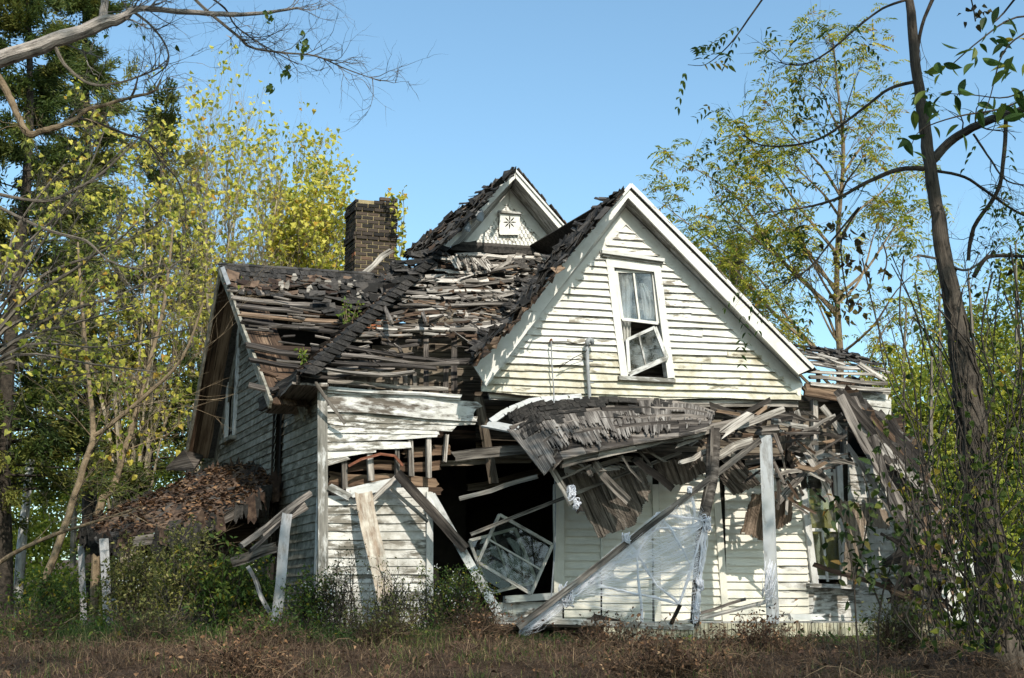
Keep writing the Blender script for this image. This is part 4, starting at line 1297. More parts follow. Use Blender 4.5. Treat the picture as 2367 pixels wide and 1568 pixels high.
# ---- the ground floor wall behind the porch
def porch_wall():
    mb = MB()
    bays = [(1304, 1388), (1392, 1508), (1522, 1657), (1674, 1850)]
    for bi, (xa, xb) in enumerate(bays):
        y = 1075 + bi * 3; 
        while y < 1446:
            h = 18.6 + random.uniform(-.8, .8)
            sl_ = 0.015 - (y - 1075) / 370 * .02
            sh = (y - 1075) / 370 * 12 if bi >= 2 else 0
            a, b = xa + sh * .6, xb + sh + (10 if bi == 3 and y > 1150 else 0)
            mb.clap(PF, a, y - 2, y + h, b, y - 2 + sl_ * (xb - xa), y + h + sl_ * (xb - xa), .034, 1.2)
            y += h
    mb.ppoly(PF, [(1290, 1070), (1860, 1080), (1870, 1455), (1290, 1455)], -.03, 1)
    mb.build('porch_wall', ['paint_cream', 'dark'], HOUSE)
    for (x0, y0, x1, y1, w_, o) in ((1291, 1120, 1292, 1384, 25, .05), (1390, 1080, 1391, 1330, 6, .03), (1514, 1120, 1520, 1440, 15, .03), (1652, 1090, 1678, 1440, 17, .03)):
        b = MB(); b.pboard(x0, y0, PF, x1, y1, PF, w_, .04, o, face=PF.n, rag=.03, seg=8); b.build('casing', 'paint_cream', HOUSE)
    # window opening with a torn-out frame: sill and siding below
    s = MB()
    s.pboard(1165, 1386, PF, 1288, 1378, PF, 15, .12, .06, face=PF.n, rag=.1, seg=5)
    s.build('sill', 'trim_worn', HOUSE)
    mb = MB()
    for k in range(4):
        y = 1393 + k * 16
        mb.clap(PF, 1150 - k * 6, y, y + 17, 1300, y - 2, y + 16, .02, 2)
    mb.build('wall_below_window', 'paint_worn', HOUSE)
    # right side of the front wall
    mb = MB()
    y = 1060
    while y < 1446:
        h = 17.5 + random.uniform(-.8, .8)
        q = (y - 1060) / 386
        if y < 1350:
            a = 1960 if y < 1190 else 1950
            mb.clap(PF, a, y - 2, y + h, 2082, y + 1, y + h + 3, .02, 2.2, r=random.random())
            if y > 1120: pass
        else:
            mb.clap(PF, 1880, y - 2, y + h, 2090, y + 1, y + h + 3, .02, 2)
        y += h
    y = 1140
    while y < 1446:
        h = 18.4
        if y > 1150 : mb.clap(PF, 1800, y - 2, y + h, lerp(1846, 1880, (y - 1131) / 219), y - 2, y + h, .022, 3.2, ragr=2)
        y += h
    mb.ppoly(PF, [(1950, 1052), (2085, 1065), (2092, 1455), (1870, 1455), (1870, 1355), (1950, 1345)], -.03, 1)
    mb.build('right_wall', ['paint_worn', 'dark'], HOUSE)
    b = MB(); b.pboard(2080, 1000, PF, 2092, 1440, PF, 16, .06, .05, face=PF.n); b.build('corner_board', 'trim_worn', HOUSE)
    wf = MB()
    wf.pboard(1856, 1131, PF, 1884, 1352, PF, 16, .05, .05, face=PF.n, rag=.06)
    wf.pboard(1939, 1070, PF, 1950, 1350, PF, 14, .05, .04, face=PF.n, rag=.06)
    wf.pboard(1828, 1059, PF, 1952, 1059, PF, 22, .05, .05, face=PF.n, rag=.08)
    win = wf.build('window', 'trim_worn', HOUSE)
    c = MB(); c.pboard(1868, 1353, PF, 1985, 1358, PF, 9, .1, .08, face=PF.n, rag=.12); c.build('sill', 'trim_worn', win)
    c = MB()
    c.pboard(1866, 1096, PF, 1945, 1096, PF, 8, .03, 0, face=PF.n); c.pboard(1870, 1225, PF, 1945, 1226, PF, 7, .03, 0, face=PF.n)
    c.pboard(1900, 1226, PF, 1913, 1345, PF, 5, .03, .005, face=PF.n); c.pboard(1872, 1334, PF, 1950, 1336, PF, 8, .03, 0, face=PF.n)
    c.pboard(1929, 1085, PF, 1935, 1225, PF, 7, .03, .01, face=PF.n)
    sh = c.build('sash', 'trim', win)
    g = MB(); g.ppoly(PF, [(1864, 1085), (1945, 1085), (1950, 1340), (1878, 1340)], -.02); g.build('pane', 'glass', sh)
    bl = MB()
    pts = []
    for iy in range(9):
        for ix in range(15):
            u, v = ix / 14, iy / 8
            pts.append(pp(lerp(1862, 1945, u) + 6 * v, lerp(1130, 1338, v), PF, -.09 + .02 * math.sin(u * 20)))
    bl.V.extend([tuple(p) for p in pts])
    for iy in range(8):
        for ix in range(14):
            k = iy * 15 + ix; bl.idx((k, k + 1, k + 16, k + 15), [(0, 0)] * 4, random.random())
    bl.build('blind', 'blind', win, True)
    rc = MB(); rc.ppoly(PF, [(1898, 1088), (1925, 1088), (1928, 1150), (1900, 1150)], -.07); rc.build('curtain', 'redcloth', win)
    bw = MB(); bw.ppoly(PF, [(1850, 1060), (1960, 1060), (1960, 1360), (1860, 1360)], -.3); bw.build('room_wall', 'inner', HOUSE)
    # band of bare studs and boards between the porch roof line and the gable
    for (x0, y0, x1, y1, w_) in ((1881, 925, 1884, 1045, 14), (1832, 960, 1832, 1055, 10), (1950, 985, 1952, 1060, 12)):
        b = MB(); b.pboard(x0, y0, PF, x1, y1, PF, w_, .09, -.04, face=PF.n, rag=.05); b.build('stud', 'grey', HOUSE)
    b = MB()
    y = 925
    while y < 1052:
        b.pboard(1100, y + 4, PF, 1480, y + 9, PF, 14, .02, -.5, face=PF.n, rag=.03, r=random.random() * .5)
        b.pboard(1480, y + 2, PF, 1960, y + 12, PF, 14, .02, -.12, face=PF.n, rag=.03, r=random.random())
        y += 15.5
    b.ppoly(PF, [(1100, 915), (1960, 915), (1960, 1065), (1100, 1060)], -.6, 1)  # dark sheet added behind the boards in place of the shaded inside
    b.build('sheathing', ['inner', 'dark'], HOUSE)
    b = MB(); b.pboard(1380, 930, PW, 1842, 934, PW, 17, .05, -.06, face=PF.n, rag=.12, warp=.03)
    b.pboard(1130, 918, PW, 1390, 928, PW, 14, .05, -.1, face=PF.n, rag=.12, warp=.03)
    b.build('girt', 'grey', HOUSE)
    b = MB(); b.pboard(1858, 900, PF, 1985, 925, PF, 30, .05, .1, face=PF.n, rag=.1, warp=.03); b.build('fascia', 'brown', HOUSE)
    b = MB(); b.clap(PF, 1965, 893, 915, 2058, 903, 925, .02, 2); b.clap(PF, 1975, 912, 934, 2060, 922, 944, .02, 2); b.clap(PF, 1995, 932, 950, 2060, 940, 962, .02, 2)
    b.build('upper_right_siding', 'paint_worn', HOUSE)
porch_wall()

def right_roof():
    mb = MB()
    P1 = Plane(pp(1860, 880, PF, .25), dF.cross(nF * -1 * math.cos(R(30)) + UP * math.sin(R(30))))
    lines = [(800, 1838, 1960, 812), (808, 1842, 1985, 822), (817, 1850, 2010, 832), (826, 1858, 2032, 842), (835, 1866, 2048, 852), (843, 1880, 2055, 862)]
    for (y, xa, xb, y2) in lines:
        mb.pboard(xa, y, P1, xb, y2, P1, 12, .026, random.uniform(0, .05), face=P1.n, rag=.2, warp=.06, mi=random.choice((0, 1)))
    rubble(mb, P1, [(1850, 805), (1960, 815), (2050, 855), (1900, 850)], 22, (25, 80), (3, 8), (0, 25), (.03, .12), 0)
    shingle_field(mb, P1, [(1850, 800), (1960, 812), (2040, 845), (1980, 838)], 34, (.1, .22), 2, .3, .1)
    for (x0, y0, x1, y1, w_) in ((1872, 872, 2050, 888, 8), (1862, 858, 2040, 868, 6), (1870, 888, 2058, 905, 9), (1985, 842, 2045, 880, 12)):
        mb.pboard(x0, y0, PF, x1, y1, PF, w_, .06, .12, face=PF.n, rag=.14, mi=0, warp=.03)
    for x in (1890, 1938): mb.pboard(x, 856, PF, x + 2, 884, PF, 7, .06, .05, face=PF.n)
    mb.build('right_roof', ['grey', 'greyd', 'shingle'], HOUSE)
right_roof()

def collapsed_end():
    b = at(2150, 1430, 17.6); b.z = 0
    T = thing('collapsed_roof_end', b, 'dark heap of collapsed roof boards and rafters sagging from the right eave to the ground', 'roof')
    path = [(1955, 900, .45), (2010, 960, .8), (2075, 1040, 1.2), (2125, 1130, 1.5), (2160, 1240, 1.8), (2190, 1370, 2.0)]
    def S(u, v):
        q = u * (len(path) - 1); i = min(int(q), len(path) - 2); f = q - i
        x, y, o = (lerp(path[i][k], path[i + 1][k], f) for k in range(3))
        return pp(x + 40 * v - 16, y - 34 * v + 8, PF, o - 1.4 * v)
    mb = MB()
    for k in range(9):
        v = k / 8
        u = random.uniform(0, .05)
        while u < .97:
            u2 = min(1, u + random.uniform(.12, .4))
            if random.random() < .86:
                mb.board(S(u, v) + rv(.05), S(u2, v + random.uniform(-.04, .04)) + rv(.05), random.uniform(.10, .17), .02, None, rag=.24, warp=.08, mi=random.choice((0, 0, 1, 2)))
            u = u2
    for _ in range(120):
        u, v = random.random(), random.random()
        p = S(u, v) + rv(.06)
        n = (EYE - p).normalized() + rv(.5)
        a = rv(1).cross(n).normalized(); c = n.cross(a).normalized(); h = random.uniform(.05, .13)
        mb.poly([p - a * h - c * h, p + a * h - c * h, p + a * h + c * h, p - a * h + c * h * .6], random.choice((2, 3, 3)), random.random(), .008, n.normalized())
    mb.build('roof_boards', ['greyd', 'grey', 'brown', 'shingle'], T)
    for (u0, u1, v, w_) in ((0, .7, -.1, .13), (.05, .8, .2, .12), (.1, .95, .5, .12), (.2, 1, .75, .10), (.02, .5, 1.0, .12), (.3, 1.0, -.25, .10), (.45, 1.0, 1.05, .09)):
        r_ = MB(); r_.board(S(u0, v) + rv(.06), S(u1, v) + Vector((-.15, -.1, -.05)), w_, .06, None, rag=.14, warp=.04)
        r_.build('rafter', random.choice(('greyd', 'greyd', 'grey')), T)
    c = MB()
    for _ in range(46):
        p = at(random.uniform(2060, 2210), random.uniform(1250, 1432), random.uniform(16.6, 17.8)); d_ = (rv(1) + Vector((.5, 0, -.6))).normalized()
        c.board(p - d_ * .3, p + d_ * random.uniform(.1, .5), random.uniform(.03, .1), .025, None, rag=.25, warp=.05, mi=random.choice((0, 0, 1)))
    o = c.build('debris', ['greyd', 'brown'], T); o['kind'] = 'stuff'
collapsed_end()

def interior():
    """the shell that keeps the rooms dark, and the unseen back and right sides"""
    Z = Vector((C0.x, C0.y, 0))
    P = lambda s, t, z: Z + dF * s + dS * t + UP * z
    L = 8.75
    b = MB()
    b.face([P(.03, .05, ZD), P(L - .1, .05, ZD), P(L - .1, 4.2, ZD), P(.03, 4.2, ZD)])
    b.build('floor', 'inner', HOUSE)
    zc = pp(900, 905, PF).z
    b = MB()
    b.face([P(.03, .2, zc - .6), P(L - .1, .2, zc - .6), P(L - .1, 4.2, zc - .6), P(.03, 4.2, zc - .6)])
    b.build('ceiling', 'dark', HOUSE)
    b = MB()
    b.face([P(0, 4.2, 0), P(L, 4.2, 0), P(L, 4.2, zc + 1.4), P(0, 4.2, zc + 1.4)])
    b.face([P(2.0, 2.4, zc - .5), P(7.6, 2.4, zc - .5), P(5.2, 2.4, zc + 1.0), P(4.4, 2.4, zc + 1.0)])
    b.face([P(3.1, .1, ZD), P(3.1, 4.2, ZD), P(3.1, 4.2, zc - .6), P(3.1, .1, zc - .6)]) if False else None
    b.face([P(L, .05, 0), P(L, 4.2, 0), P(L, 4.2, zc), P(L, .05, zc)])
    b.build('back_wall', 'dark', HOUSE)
    b = MB()  # dark sheets added behind the roof gaps to block the sky
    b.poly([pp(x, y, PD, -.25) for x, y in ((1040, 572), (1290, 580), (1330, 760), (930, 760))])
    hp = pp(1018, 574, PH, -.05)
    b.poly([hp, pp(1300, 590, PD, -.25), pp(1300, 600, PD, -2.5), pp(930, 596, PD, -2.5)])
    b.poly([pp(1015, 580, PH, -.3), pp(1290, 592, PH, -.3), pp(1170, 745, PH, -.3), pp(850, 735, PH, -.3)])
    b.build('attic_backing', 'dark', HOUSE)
    # beams seen in the dark opening
    for (x0, y0, x1, y1, w_, o) in ((1106, 918, 1142, 1118, 22, -.25), ):
        q = MB(); q.pboard(x0, y0, PF, x1, y1, PF, w_, .1, o, rag=.04); q.build('post', 'inner', HOUSE)
    for (x0, y0, x1, y1, w_, o, m) in ((962, 1075, 1225, 1066, 13, -.6, 'inner'), (1000, 1000, 1200, 1010, 20, -.7, 'brown'), (1080, 1128, 1260, 1090, 16, -1.2, 'inner')):
        q = MB(); q.pboard(x0, y0, PF, x1, y1, PF, w_, .06, o, rag=.12, warp=.04); q.build('joist', m, HOUSE)
interior()

def service_mast():
    mb = MB()
    pts = [(1357, 800), (1359, 860), (1363, 920), (1365, 945)]
    mb.tube([pp(x, y, PW, .13) for x, y in pts], .027, 10)
    head = [(1357, 800), (1358, 790), (1363, 785), (1369, 789), (1370, 797)]
    mb.tube([pp(x, y, PW, .14) for x, y in head], [.03, .04, .042, .038, .025], 10)
    for y in (835, 885): mb.pboard(1353 + (y - 800) * .05, y, PW, 1368 + (y - 800) * .05, y, PW, 4, .05, .12)
    sm = mb.build('service_mast', 'metal', HOUSE, True)
    w_ = MB()
    w_.tube([pp(x, y, PW, .1 - .03 * (i % 2)) for i, (x, y) in enumerate(((1366, 792), (1340, 797), (1310, 790), (1274, 790)))], .006, 4)
    w_.tube([pp(x, y, PW, .15) for x, y in ((1364, 798), (1352, 815), (1325, 828), (1300, 846), (1292, 852), (1302, 840), (1322, 833), (1350, 826))], .006, 4)
    w_.build('service_wire', 'dark', sm)
    k = MB()
    k.tube([pp(1274, 786, PW, .02), pp(1274, 788, PW, .1)], .022, 8)
    k.build('insulator', 'rust', HOUSE)
    c = MB()
    pts = [(1274, 788), (1276, 850), (1280, 900), (1281, 960), (1281, 1060), (1284, 1160), (1283, 1260), (1276, 1360), (1268, 1440)]
    c.tube([pp(x, y, PF, .75 - (.5 if i < 3 else 0)) for i, (x, y) in enumerate(pts)], .010, 5)
    tag(c.build('hanging_cable', 'metal'), 'thin loose cable hanging down from the gable past the porch roof', 'cable')
service_mast()

# ------------------------------------------------------------------ front porch: deck, collapsed roof, posts, loose timber
PP = PF.off(1.75)                      # line of the porch posts
def deck():
    T = thing('porch_deck', Vector((3.0, 17.0, 0)), 'low pale porch deck with a grooved board skirt along the front of the house', 'porch')
    mb = MB()
    A, B = pp(1395, 1447, PP), pp(2190, 1432, PP)
    z = ZD
    A.z = B.z = z
    Cb = lambda p: p - PF.n * 1.72
    n = 14
    for i in range(n):
        q0, q1 = i / n, (i + .97) / n
        mb.poly([lerp(A, Cb(A), q0), lerp(B, Cb(B), q0), lerp(B, Cb(B), q1), lerp(A, Cb(A), q1)], 0, random.random(), .03, UP)
    mb.build('deck_boards', 'trim_worn', T)
    s = MB()
    L = (B - A).length; k = int(L / .055); d = (B - A) / L
    for i in range(k):
        t = i * .055
        s.board(A + d * (t + .02) + UP * -.01 + PF.n * .02, A + d * (t + .02) + UP * -.3 + PF.n * .02, .046, .02, PF.n, seg=2, r=random.random())
    s.poly([A - PF.n * .01, B - PF.n * .01, B - PF.n * .01 - UP * .4, A - PF.n * .01 - UP * .4], 0, .2)
    s.build('skirt', 'skirt', T)
    e = MB()
    e.pboard(1125, 1430, PP, 1602, 1450, PP, 13, .05, .03, rag=.1, warp=.02)
    e.build('edge_board', 'trim_worn', T)
    f = MB()
    a = pp(1110, 1436, PP); a.z = z - .02
    f.poly([a, A - PF.n * .02 - UP * .02, Cb(A) - UP * .02, Cb(a) - UP * .02], 0, .5, .03, UP)
    f.build('broken_floor', 'greyd', T)
M['skirt'] = paint_mat('stained skirt paint', (0.52, 0.48, 0.36), (0.06, 0.045, 0.03), (0.26, 0.21, 0.14), 0.44, 0.07, 0.8, 0.2, (0.16, 0.13, 0.06))
deck()

def torn_grid(mb, fn, nu, nv, keep, thick, nrm, lu, lv, mi=0, r=0.5):
    """a thin sheet: fn(u, v) gives points, keep(u, v) says which cells are still there; grain runs along v"""
    P = [[fn(i / nu, j / nv) for j in range(nv + 1)] for i in range(nu + 1)]
    K = [[keep((i + .5) / nu, (j + .5) / nv) for j in range(nv)] for i in range(nu)]
    b0 = len(mb.V); st = (nv + 1) * 2
    u0, v0 = random.random() * 30, random.random() * 30
    for i in range(nu + 1):
        for j in range(nv + 1):
            mb.V.append(tuple(P[i][j])); mb.V.append(tuple(P[i][j] - nrm * thick))
    I = lambda i, j, k: b0 + i * st + 2 * j + k
    T = lambda i, j: (u0 + lv * j / nv, v0 + lu * i / nu)
    for i in range(nu):
        for j in range(nv):
            if not K[i][j]: continue
            uv = (T(i, j), T(i + 1, j), T(i + 1, j + 1), T(i, j + 1))
            mb.idx((I(i, j, 0), I(i + 1, j, 0), I(i + 1, j + 1, 0), I(i, j + 1, 0)), uv, r, mi)
            mb.idx((I(i, j, 1), I(i, j + 1, 1), I(i + 1, j + 1, 1), I(i + 1, j, 1)), uv, r, mi)
            for (a, b, c, d, n1) in ((i, j, i, j + 1, i > 0 and K[i - 1][j]), (i + 1, j, i + 1, j + 1, i < nu - 1 and K[i + 1][j]), (i, j, i + 1, j, j > 0 and K[i][j - 1]), (i, j + 1, i + 1, j + 1, j < nv - 1 and K[i][j + 1])):
                if not n1: mb.idx((I(a, b, 0), I(c, d, 0), I(c, d, 1), I(a, b, 1)), (T(a, b), T(c, d), T(c, d), T(a, b)), r, mi)

def porch_roof():
    base = at(1420, 1090, 16.6); base.z = ZD
    T = thing('collapsed_porch_roof', base, 'collapsed front porch roof with black shingles and splintered grey sheathing', 'roof')
    top = [(1120, 985), (1172, 950), (1230, 926), (1345, 917), (1500, 920), (1600, 930), (1655, 952)]
    bot = [(1180, 1000), (1258, 1098), (1300, 1052), (1400, 1032), (1500, 1015), (1590, 1002), (1640, 990)]
    def curve(tab, u):
        q = u * (len(tab) - 1); i = min(int(q), len(tab) - 2); f = q - i
        return lerp(tab[i][0], tab[i + 1][0], f), lerp(tab[i][1], tab[i + 1][1], f)
    def S(u, v, o=0):
        a, b = curve(top, u), curve(bot, u)
        x, y = lerp(a[0], b[0], v), lerp(a[1], b[1], v)
        off = lerp(.35, 1.95, v) + .12 * math.sin(v * 3.1) + o
        return pp(x, y, PF, off)
    # dark shingle courses, a grid of tabs
    sh = MB()
    for row in range(5):
        v0, v1 = row * .085 - .01, row * .085 + .11
        K = 26
        for i in range(K):
            u0 = .16 + (i + (row % 2) * .5) / K * .62; u1 = u0 + .62 / K * .95
            lim = .62 - .07 * row if row < 4 else .30
            if u0 > lim and random.random() < .8: continue
            if row == 4 and random.random() < .4: continue
            j = lambda: rv(.012)
            q = [S(u0, v0, .03) + j(), S(u1, v0, .03) + j(), S(u1, v1, .06) + j(), S(u0, v1, .06) + j()]
            sh.poly(q, 0, random.uniform(0, .4), .012, Vector((0, -.6, .8)))
    # pale drip edge at the upper left
    sh.build('shingles', 'shingle', T)
    de = MB()
    for i in range(10):
        u0 = .05 + i * .045
        de.board(S(u0, 0, .06), S(u0 + .045, 0, .06), .10, .02, Vector((0, -.8, .5)), rag=.1)
    de.board(S(.02, .0, .02), S(.16, .3, 0), .14, .03, Vector((0, -.8, .5)), rag=.15)
    de.build('drip_edge', 'trim_grey', T)
    # sheathing: two thin layers of fibrous board, torn into splinters along the lower edge
    st = MB()
    SN = Vector((0, -.62, .78))
    for layer in (0, 1):
        sd = layer * 17
        def fn(u, v, layer=layer):
            uu = lerp(.09, .985, u)
            return S(uu + .012 * v, v, layer * .035 + .02 * mnoise.noise((u * 40, v * 3, sd)) + .03 * mnoise.noise((u * 7, v * 3, sd)) + (0 if layer else -.02))
        def keep(u, v, layer=layer):
            uu = lerp(.09, .985, u)
            f = mnoise.noise((u * 70 + sd, v * .8, 0)); g = mnoise.noise((u * 11 + sd, 5, 2)); h = mnoise.noise((u * 150 + sd, v * 2, 9))
            top = .30 if uu < .64 else .04 + .10 * abs(g)
            if v < top: return False
            if uu < .26: end = 1.02 + .10 * f + .05 * h
            else: end = (.86 if layer == 0 else .62) + .20 * g + .20 * f + .10 * h
            if uu > .82: end -= .15
            if v > end: return False
            if uu > .3 and f + .5 * h > (.30 if layer == 0 else .12) and v > .42 + .2 * g: return False
            if uu > .7 and g > .15 and v > .3: return False
            return True
        torn_grid(st, fn, 230, 40, keep, .014, SN, 4.4, 1.3)
    st.build('sheathing', 'grey_mid', T)
    ce = MB()  # under-layer added so the porch roof shades the wall and gaps go dark
    for k in range(9):
        v0, v1 = k / 9 * 1.04, (k + .985) / 9 * 1.04
        u0, u1 = .14 + .1 * v0, 1.0 - random.uniform(0, .02)
        for i in range(8):
            a, b = lerp(u0, u1, i / 8), lerp(u0, u1, (i + 1) / 8)
            ce.poly([S(a, v0, -.13), S(b, v0, -.13), S(b, v1, -.13), S(a, v1, -.13)], 0, random.random(), .02, UP)
    ce.build('shading_boards', 'greyd', T)
    # battens under the sheathing
    bt = MB()
    for v, u0, u1 in ((.5, .2, .95), (.68, .22, .9), (.3, .12, .95)):
        pr = None
        for i in range(7):
            p = S(lerp(u0, u1, i / 6), v, -.05)
            if pr is not None: bt.board(pr, p, .11, .03, Vector((0, -.8, .4)), rag=.12, mi=0)
            pr = p
    bt.build('battens', 'greyd', T)
    bm = MB()
    pts = [(1294, 1070), (1380, 1052), (1463, 1034), (1570, 1012), (1673, 988)]
    for i, ((a, b), (c, d)) in enumerate(zip(pts, pts[1:])):
        bm.pboard(a, b, PP, c + 4, d - 1, PP, 22 - i * 2, .09, .0, rag=.14, warp=.02)
    bm.build('eave_beam', 'grey', T)
    for (x0, y0, x1, y1, w_, o0, o1, m) in ((1262, 1062, 1322, 1164, 15, 1.6, 1.5, 'grey'), (1278, 1055, 1340, 1185, 17, 1.5, 1.45, 'greyd'), (1369, 1070, 1450, 1158, 19, 1.6, 1.4, 'greyd'),
                                        (1463, 1058, 1553, 1130, 17, 1.6, 1.5, 'greyd')):
        b = MB(); b.board(pp(x0, y0, PF, o0), pp(x1, y1, PF, o1), w_ * mpx(16.4), .09, rag=.12, warp=.03); b.build('rafter', m, T)
porch_roof()

def porch_wreckage():
    T = thing('porch_wreckage', at(1770, 1120, 17.2), 'snarl of broken dark boards and laths jammed under the gable around the square post', 'debris')
    for (n, poly, o0, o1, mats, ang) in ((70, [(1590, 950), (1800, 940), (1950, 960), (1960, 1070), (1820, 1110), (1690, 1080), (1600, 1040)], .3, 1.5, (0, 0, 0, 1, 2), (-40, 35)),
                                  (26, [(1760, 1000), (1860, 990), (1930, 1110), (1850, 1190), (1790, 1120)], .5, 1.4, (0, 0, 1, 2), (25, 110)),
                                  (26, [(1240, 1010), (1500, 1020), (1640, 1010), (1600, 1090), (1300, 1110)], .9, 1.7, (0, 0, 0, 1), (-30, 60))):
        mb = MB()
        for _ in range(n):
            x, y = sample(poly); l = random.uniform(25, 105); a = R(random.uniform(*ang)); o = random.uniform(o0, o1)
            dx, dy = math.cos(a) * l / 2, math.sin(a) * l / 2
            mb.board(pp(x - dx, y - dy, PF, o + random.uniform(-.2, .2)), pp(x + dx, y + dy, PF, o + random.uniform(-.2, .2)), random.uniform(4, 13) * mpx(17), random.uniform(.02, .05), None, rag=.26, warp=.06, mi=random.choice(mats))
        o = mb.build('broken_boards', ['greyd', 'grey', 'brown'], T); o['kind'] = 'stuff'
porch_wreckage()

def sheet(name, pts, offs, label, mat='fibre', n=70, cat='sheathing panel', ang=80):
    """a torn panel of soft fibrous sheathing"""
    mb = MB()
    cx = sum(p[0] for p in pts) / len(pts); cy = sum(p[1] for p in pts) / len(pts)
    ys = [p[1] for p in pts]; lo, hi = min(ys), max(ys)
    a = R(ang); dx, dy = math.cos(a), math.sin(a); nx, ny = dy, -dx
    ss = [(p[0] - cx) * nx + (p[1] - cy) * ny for p in pts]; tt = [(p[0] - cx) * dx + (p[1] - cy) * dy for p in pts]
    s0, s1, t0, t1 = min(ss) - 6, max(ss) + 6, min(tt) - 8, max(tt) + 10
    sd = random.random() * 50
    def xy(u, v):
        S_, T_ = lerp(s0, s1, u), lerp(t0, t1, v)
        return cx + nx * S_ + dx * T_, cy + ny * S_ + dy * T_
    def fn(u, v):
        x, y = xy(u, v)
        o = lerp(offs[0], offs[1], (y - lo) / (hi - lo)) + .05 * mnoise.noise((u * 2.3 + sd, v * 2.3, 0)) + .012 * mnoise.noise((u * 25 + sd, v * 5, 3)) + .008 * random.random()
        return pp(x, y, PF, o)
    def keep(u, v):
        x, y = xy(u, v)
        k = mnoise.noise((u * 26 + sd, v * 3, 0))
        m = 5 * k + 3 * mnoise.noise((u * 9 + sd, v * 9, 4))
        q = 1.0 + m / 60
        return inside((cx + (x - cx) * q + 0, cy + (y - cy) * q), pts)
    nu, nv = int((s1 - s0) / 2.2), int((t1 - t0) / 3.6)
    m = mpx(17)
    torn_grid(mb, fn, nu, nv, keep, .016, PF.n, (s1 - s0) * m, (t1 - t0) * m)
    return tag(mb.build(name, mat), label, cat)
sheet('torn_sheathing', [(1310, 1095), (1491, 1080), (1505, 1135), (1466, 1216), (1384, 1242), (1333, 1160)], (1.25, 1.0), 'largest torn grey sheathing panel hanging under the middle of the porch roof', 'fibre', ang=66)
sheet('torn_sheathing', [(1511, 1070), (1625, 1050), (1636, 1091), (1580, 1121), (1527, 1117)], (1.2, .9), 'ragged grey sheathing scrap hanging to the left of the rough log post', 'fibre', ang=70)
sheet('torn_sheathing', [(1662, 1103), (1702, 1052), (1760, 1118), (1697, 1146)], (1.2, .8), 'dark torn panel hanging between the log post and the square post', 'fibre', ang=50)
sheet('torn_sheathing', [(1738, 1145), (1830, 1128), (1832, 1205), (1800, 1222), (1768, 1252), (1714, 1230)], (.9, .6), 'brown splintered panel hanging behind the square porch post', 'fibre_b', ang=100)

LOOSE = []
def loose(name, label, cat, x0, y0, o0, x1, y1, o1, w_, t=.04, mat='grey', rag=.12, warp=.03, group=None, pl=PF):
    mb = MB()
    mb.board(pp(x0, y0, pl, o0), pp(x1, y1, pl, o1), w_ * mpx(pp(x0, y0, pl, o0).y), t, rag=rag, warp=warp)
    return tag(mb.build(name, mat), label, cat, group)

# posts
def posts():
    T = thing('porch_post', pp(1787, 1440, PP), 'square grey-white porch post standing upright on the deck with a dark cap', 'post')
    mb = MB()
    mb.board(pp(1770, 1008, PP, 0), pp(1787, 1442, PP, 0), 33 * mpx(16.4) * .8, .15, Vector((-.35, -1, 0)), seg=8, warp=.006)
    mb.build('shaft', 'trim_grey', T)
    c = MB(); c.pboard(1752, 996, PP, 1792, 992, PP, 20, .2, 0, rag=.08); c.build('cap', 'greyd', T)
    mb = MB()
    pts = [(1651, 992, 0), (1648, 1050, 0), (1645, 1110, .02), (1630, 1180, .03), (1618, 1240, .03), (1611, 1320, .03), (1608, 1390, .02), (1606, 1446, 0)]
    K = 10
    P3 = [pp(x, y, PP, o) for x, y, o in pts]
    rad = [.088, .085, .082, .07, .055, .05, .05, .05]
    # rough hewn log: tube with uneven sides
    for k in range(3):
        mb.tube([p + rv(.006) + Vector((.012 * (k - 1), -.006 * k, 0)) for p in P3], [r_ * random.uniform(.82, 1.0) for r_ in rad], 8)
    for i in range(7):
        x0, y0, x1, y1 = pts[i][0], pts[i][1], pts[i + 1][0], pts[i + 1][1]
        for k in range(3):
            dx = random.uniform(-.6, .6) * rad[i] / mpx(16.4)
            mb.pboard(x0 + dx, y0 - 4, PP, x1 + dx * .8, y1 + 4, PP, random.uniform(3, 7), .02, rad[i] * .8, rag=.25)
    tag(mb.build('log_post', 'greyd'), 'rough leaning brown log post that holds up the cobweb', 'post')
posts()

L = loose
L('fallen_rail', 'long pale rail leaning from the square post down to the deck, draped in cobweb', 'beam', 1766, 1010, 1.75, 1195, 1452, 1.95, 14, .05, 'grey', .10, .04)
L('fallen_batten', 'long thin straight batten crossing the dark window opening', 'board', 1088, 1236, 1.15, 1575, 1046, 1.35, 8.5, .03, 'grey', .08, .02)
def loose_sash(label, q, offs, wpx, bars):
    P4 = [pp(x, y, PF, o) for (x, y), o in zip(q, offs)]
    b = sum(P4, Vector()) / 4
    T = thing('loose_window_sash', Vector((b.x, b.y, min(p.z for p in P4))), label, 'window sash')
    mb = MB(); m = mpx(17.5)
    for i in range(4): mb.board(P4[i], P4[(i + 1) % 4], wpx * m, .04, PF.n, rag=.05)
    for (i, j, k, l, t) in bars: mb.board(lerp(P4[i], P4[j], t), lerp(P4[k], P4[l], t), wpx * .55 * m, .03, PF.n)
    mb.build('frame', 'grey_paint', T)
    g = MB(); g.poly(P4); g.build('pane', 'glass_loose', T)
loose_sash('empty-looking glazed sash standing on its corner in the dark opening', [(1154, 1190), (1277, 1260), (1227, 1373), (1104, 1300)], (.25, .30, .45, .4), 7, ((0, 3, 1, 2, .52),))
loose_sash('second glazed sash leaning behind the first one in the dark opening', [(1085, 1250), (1190, 1222), (1240, 1345), (1130, 1372)], (.05, .0, .1, .15), 7, ((0, 1, 3, 2, .5),))
L('broken_beam', 'short pale splintered pole pointing into the dark opening', 'beam', 1063, 1154, .6, 1244, 1100, 1.2, 10, .05, 'grey', .16, .03)
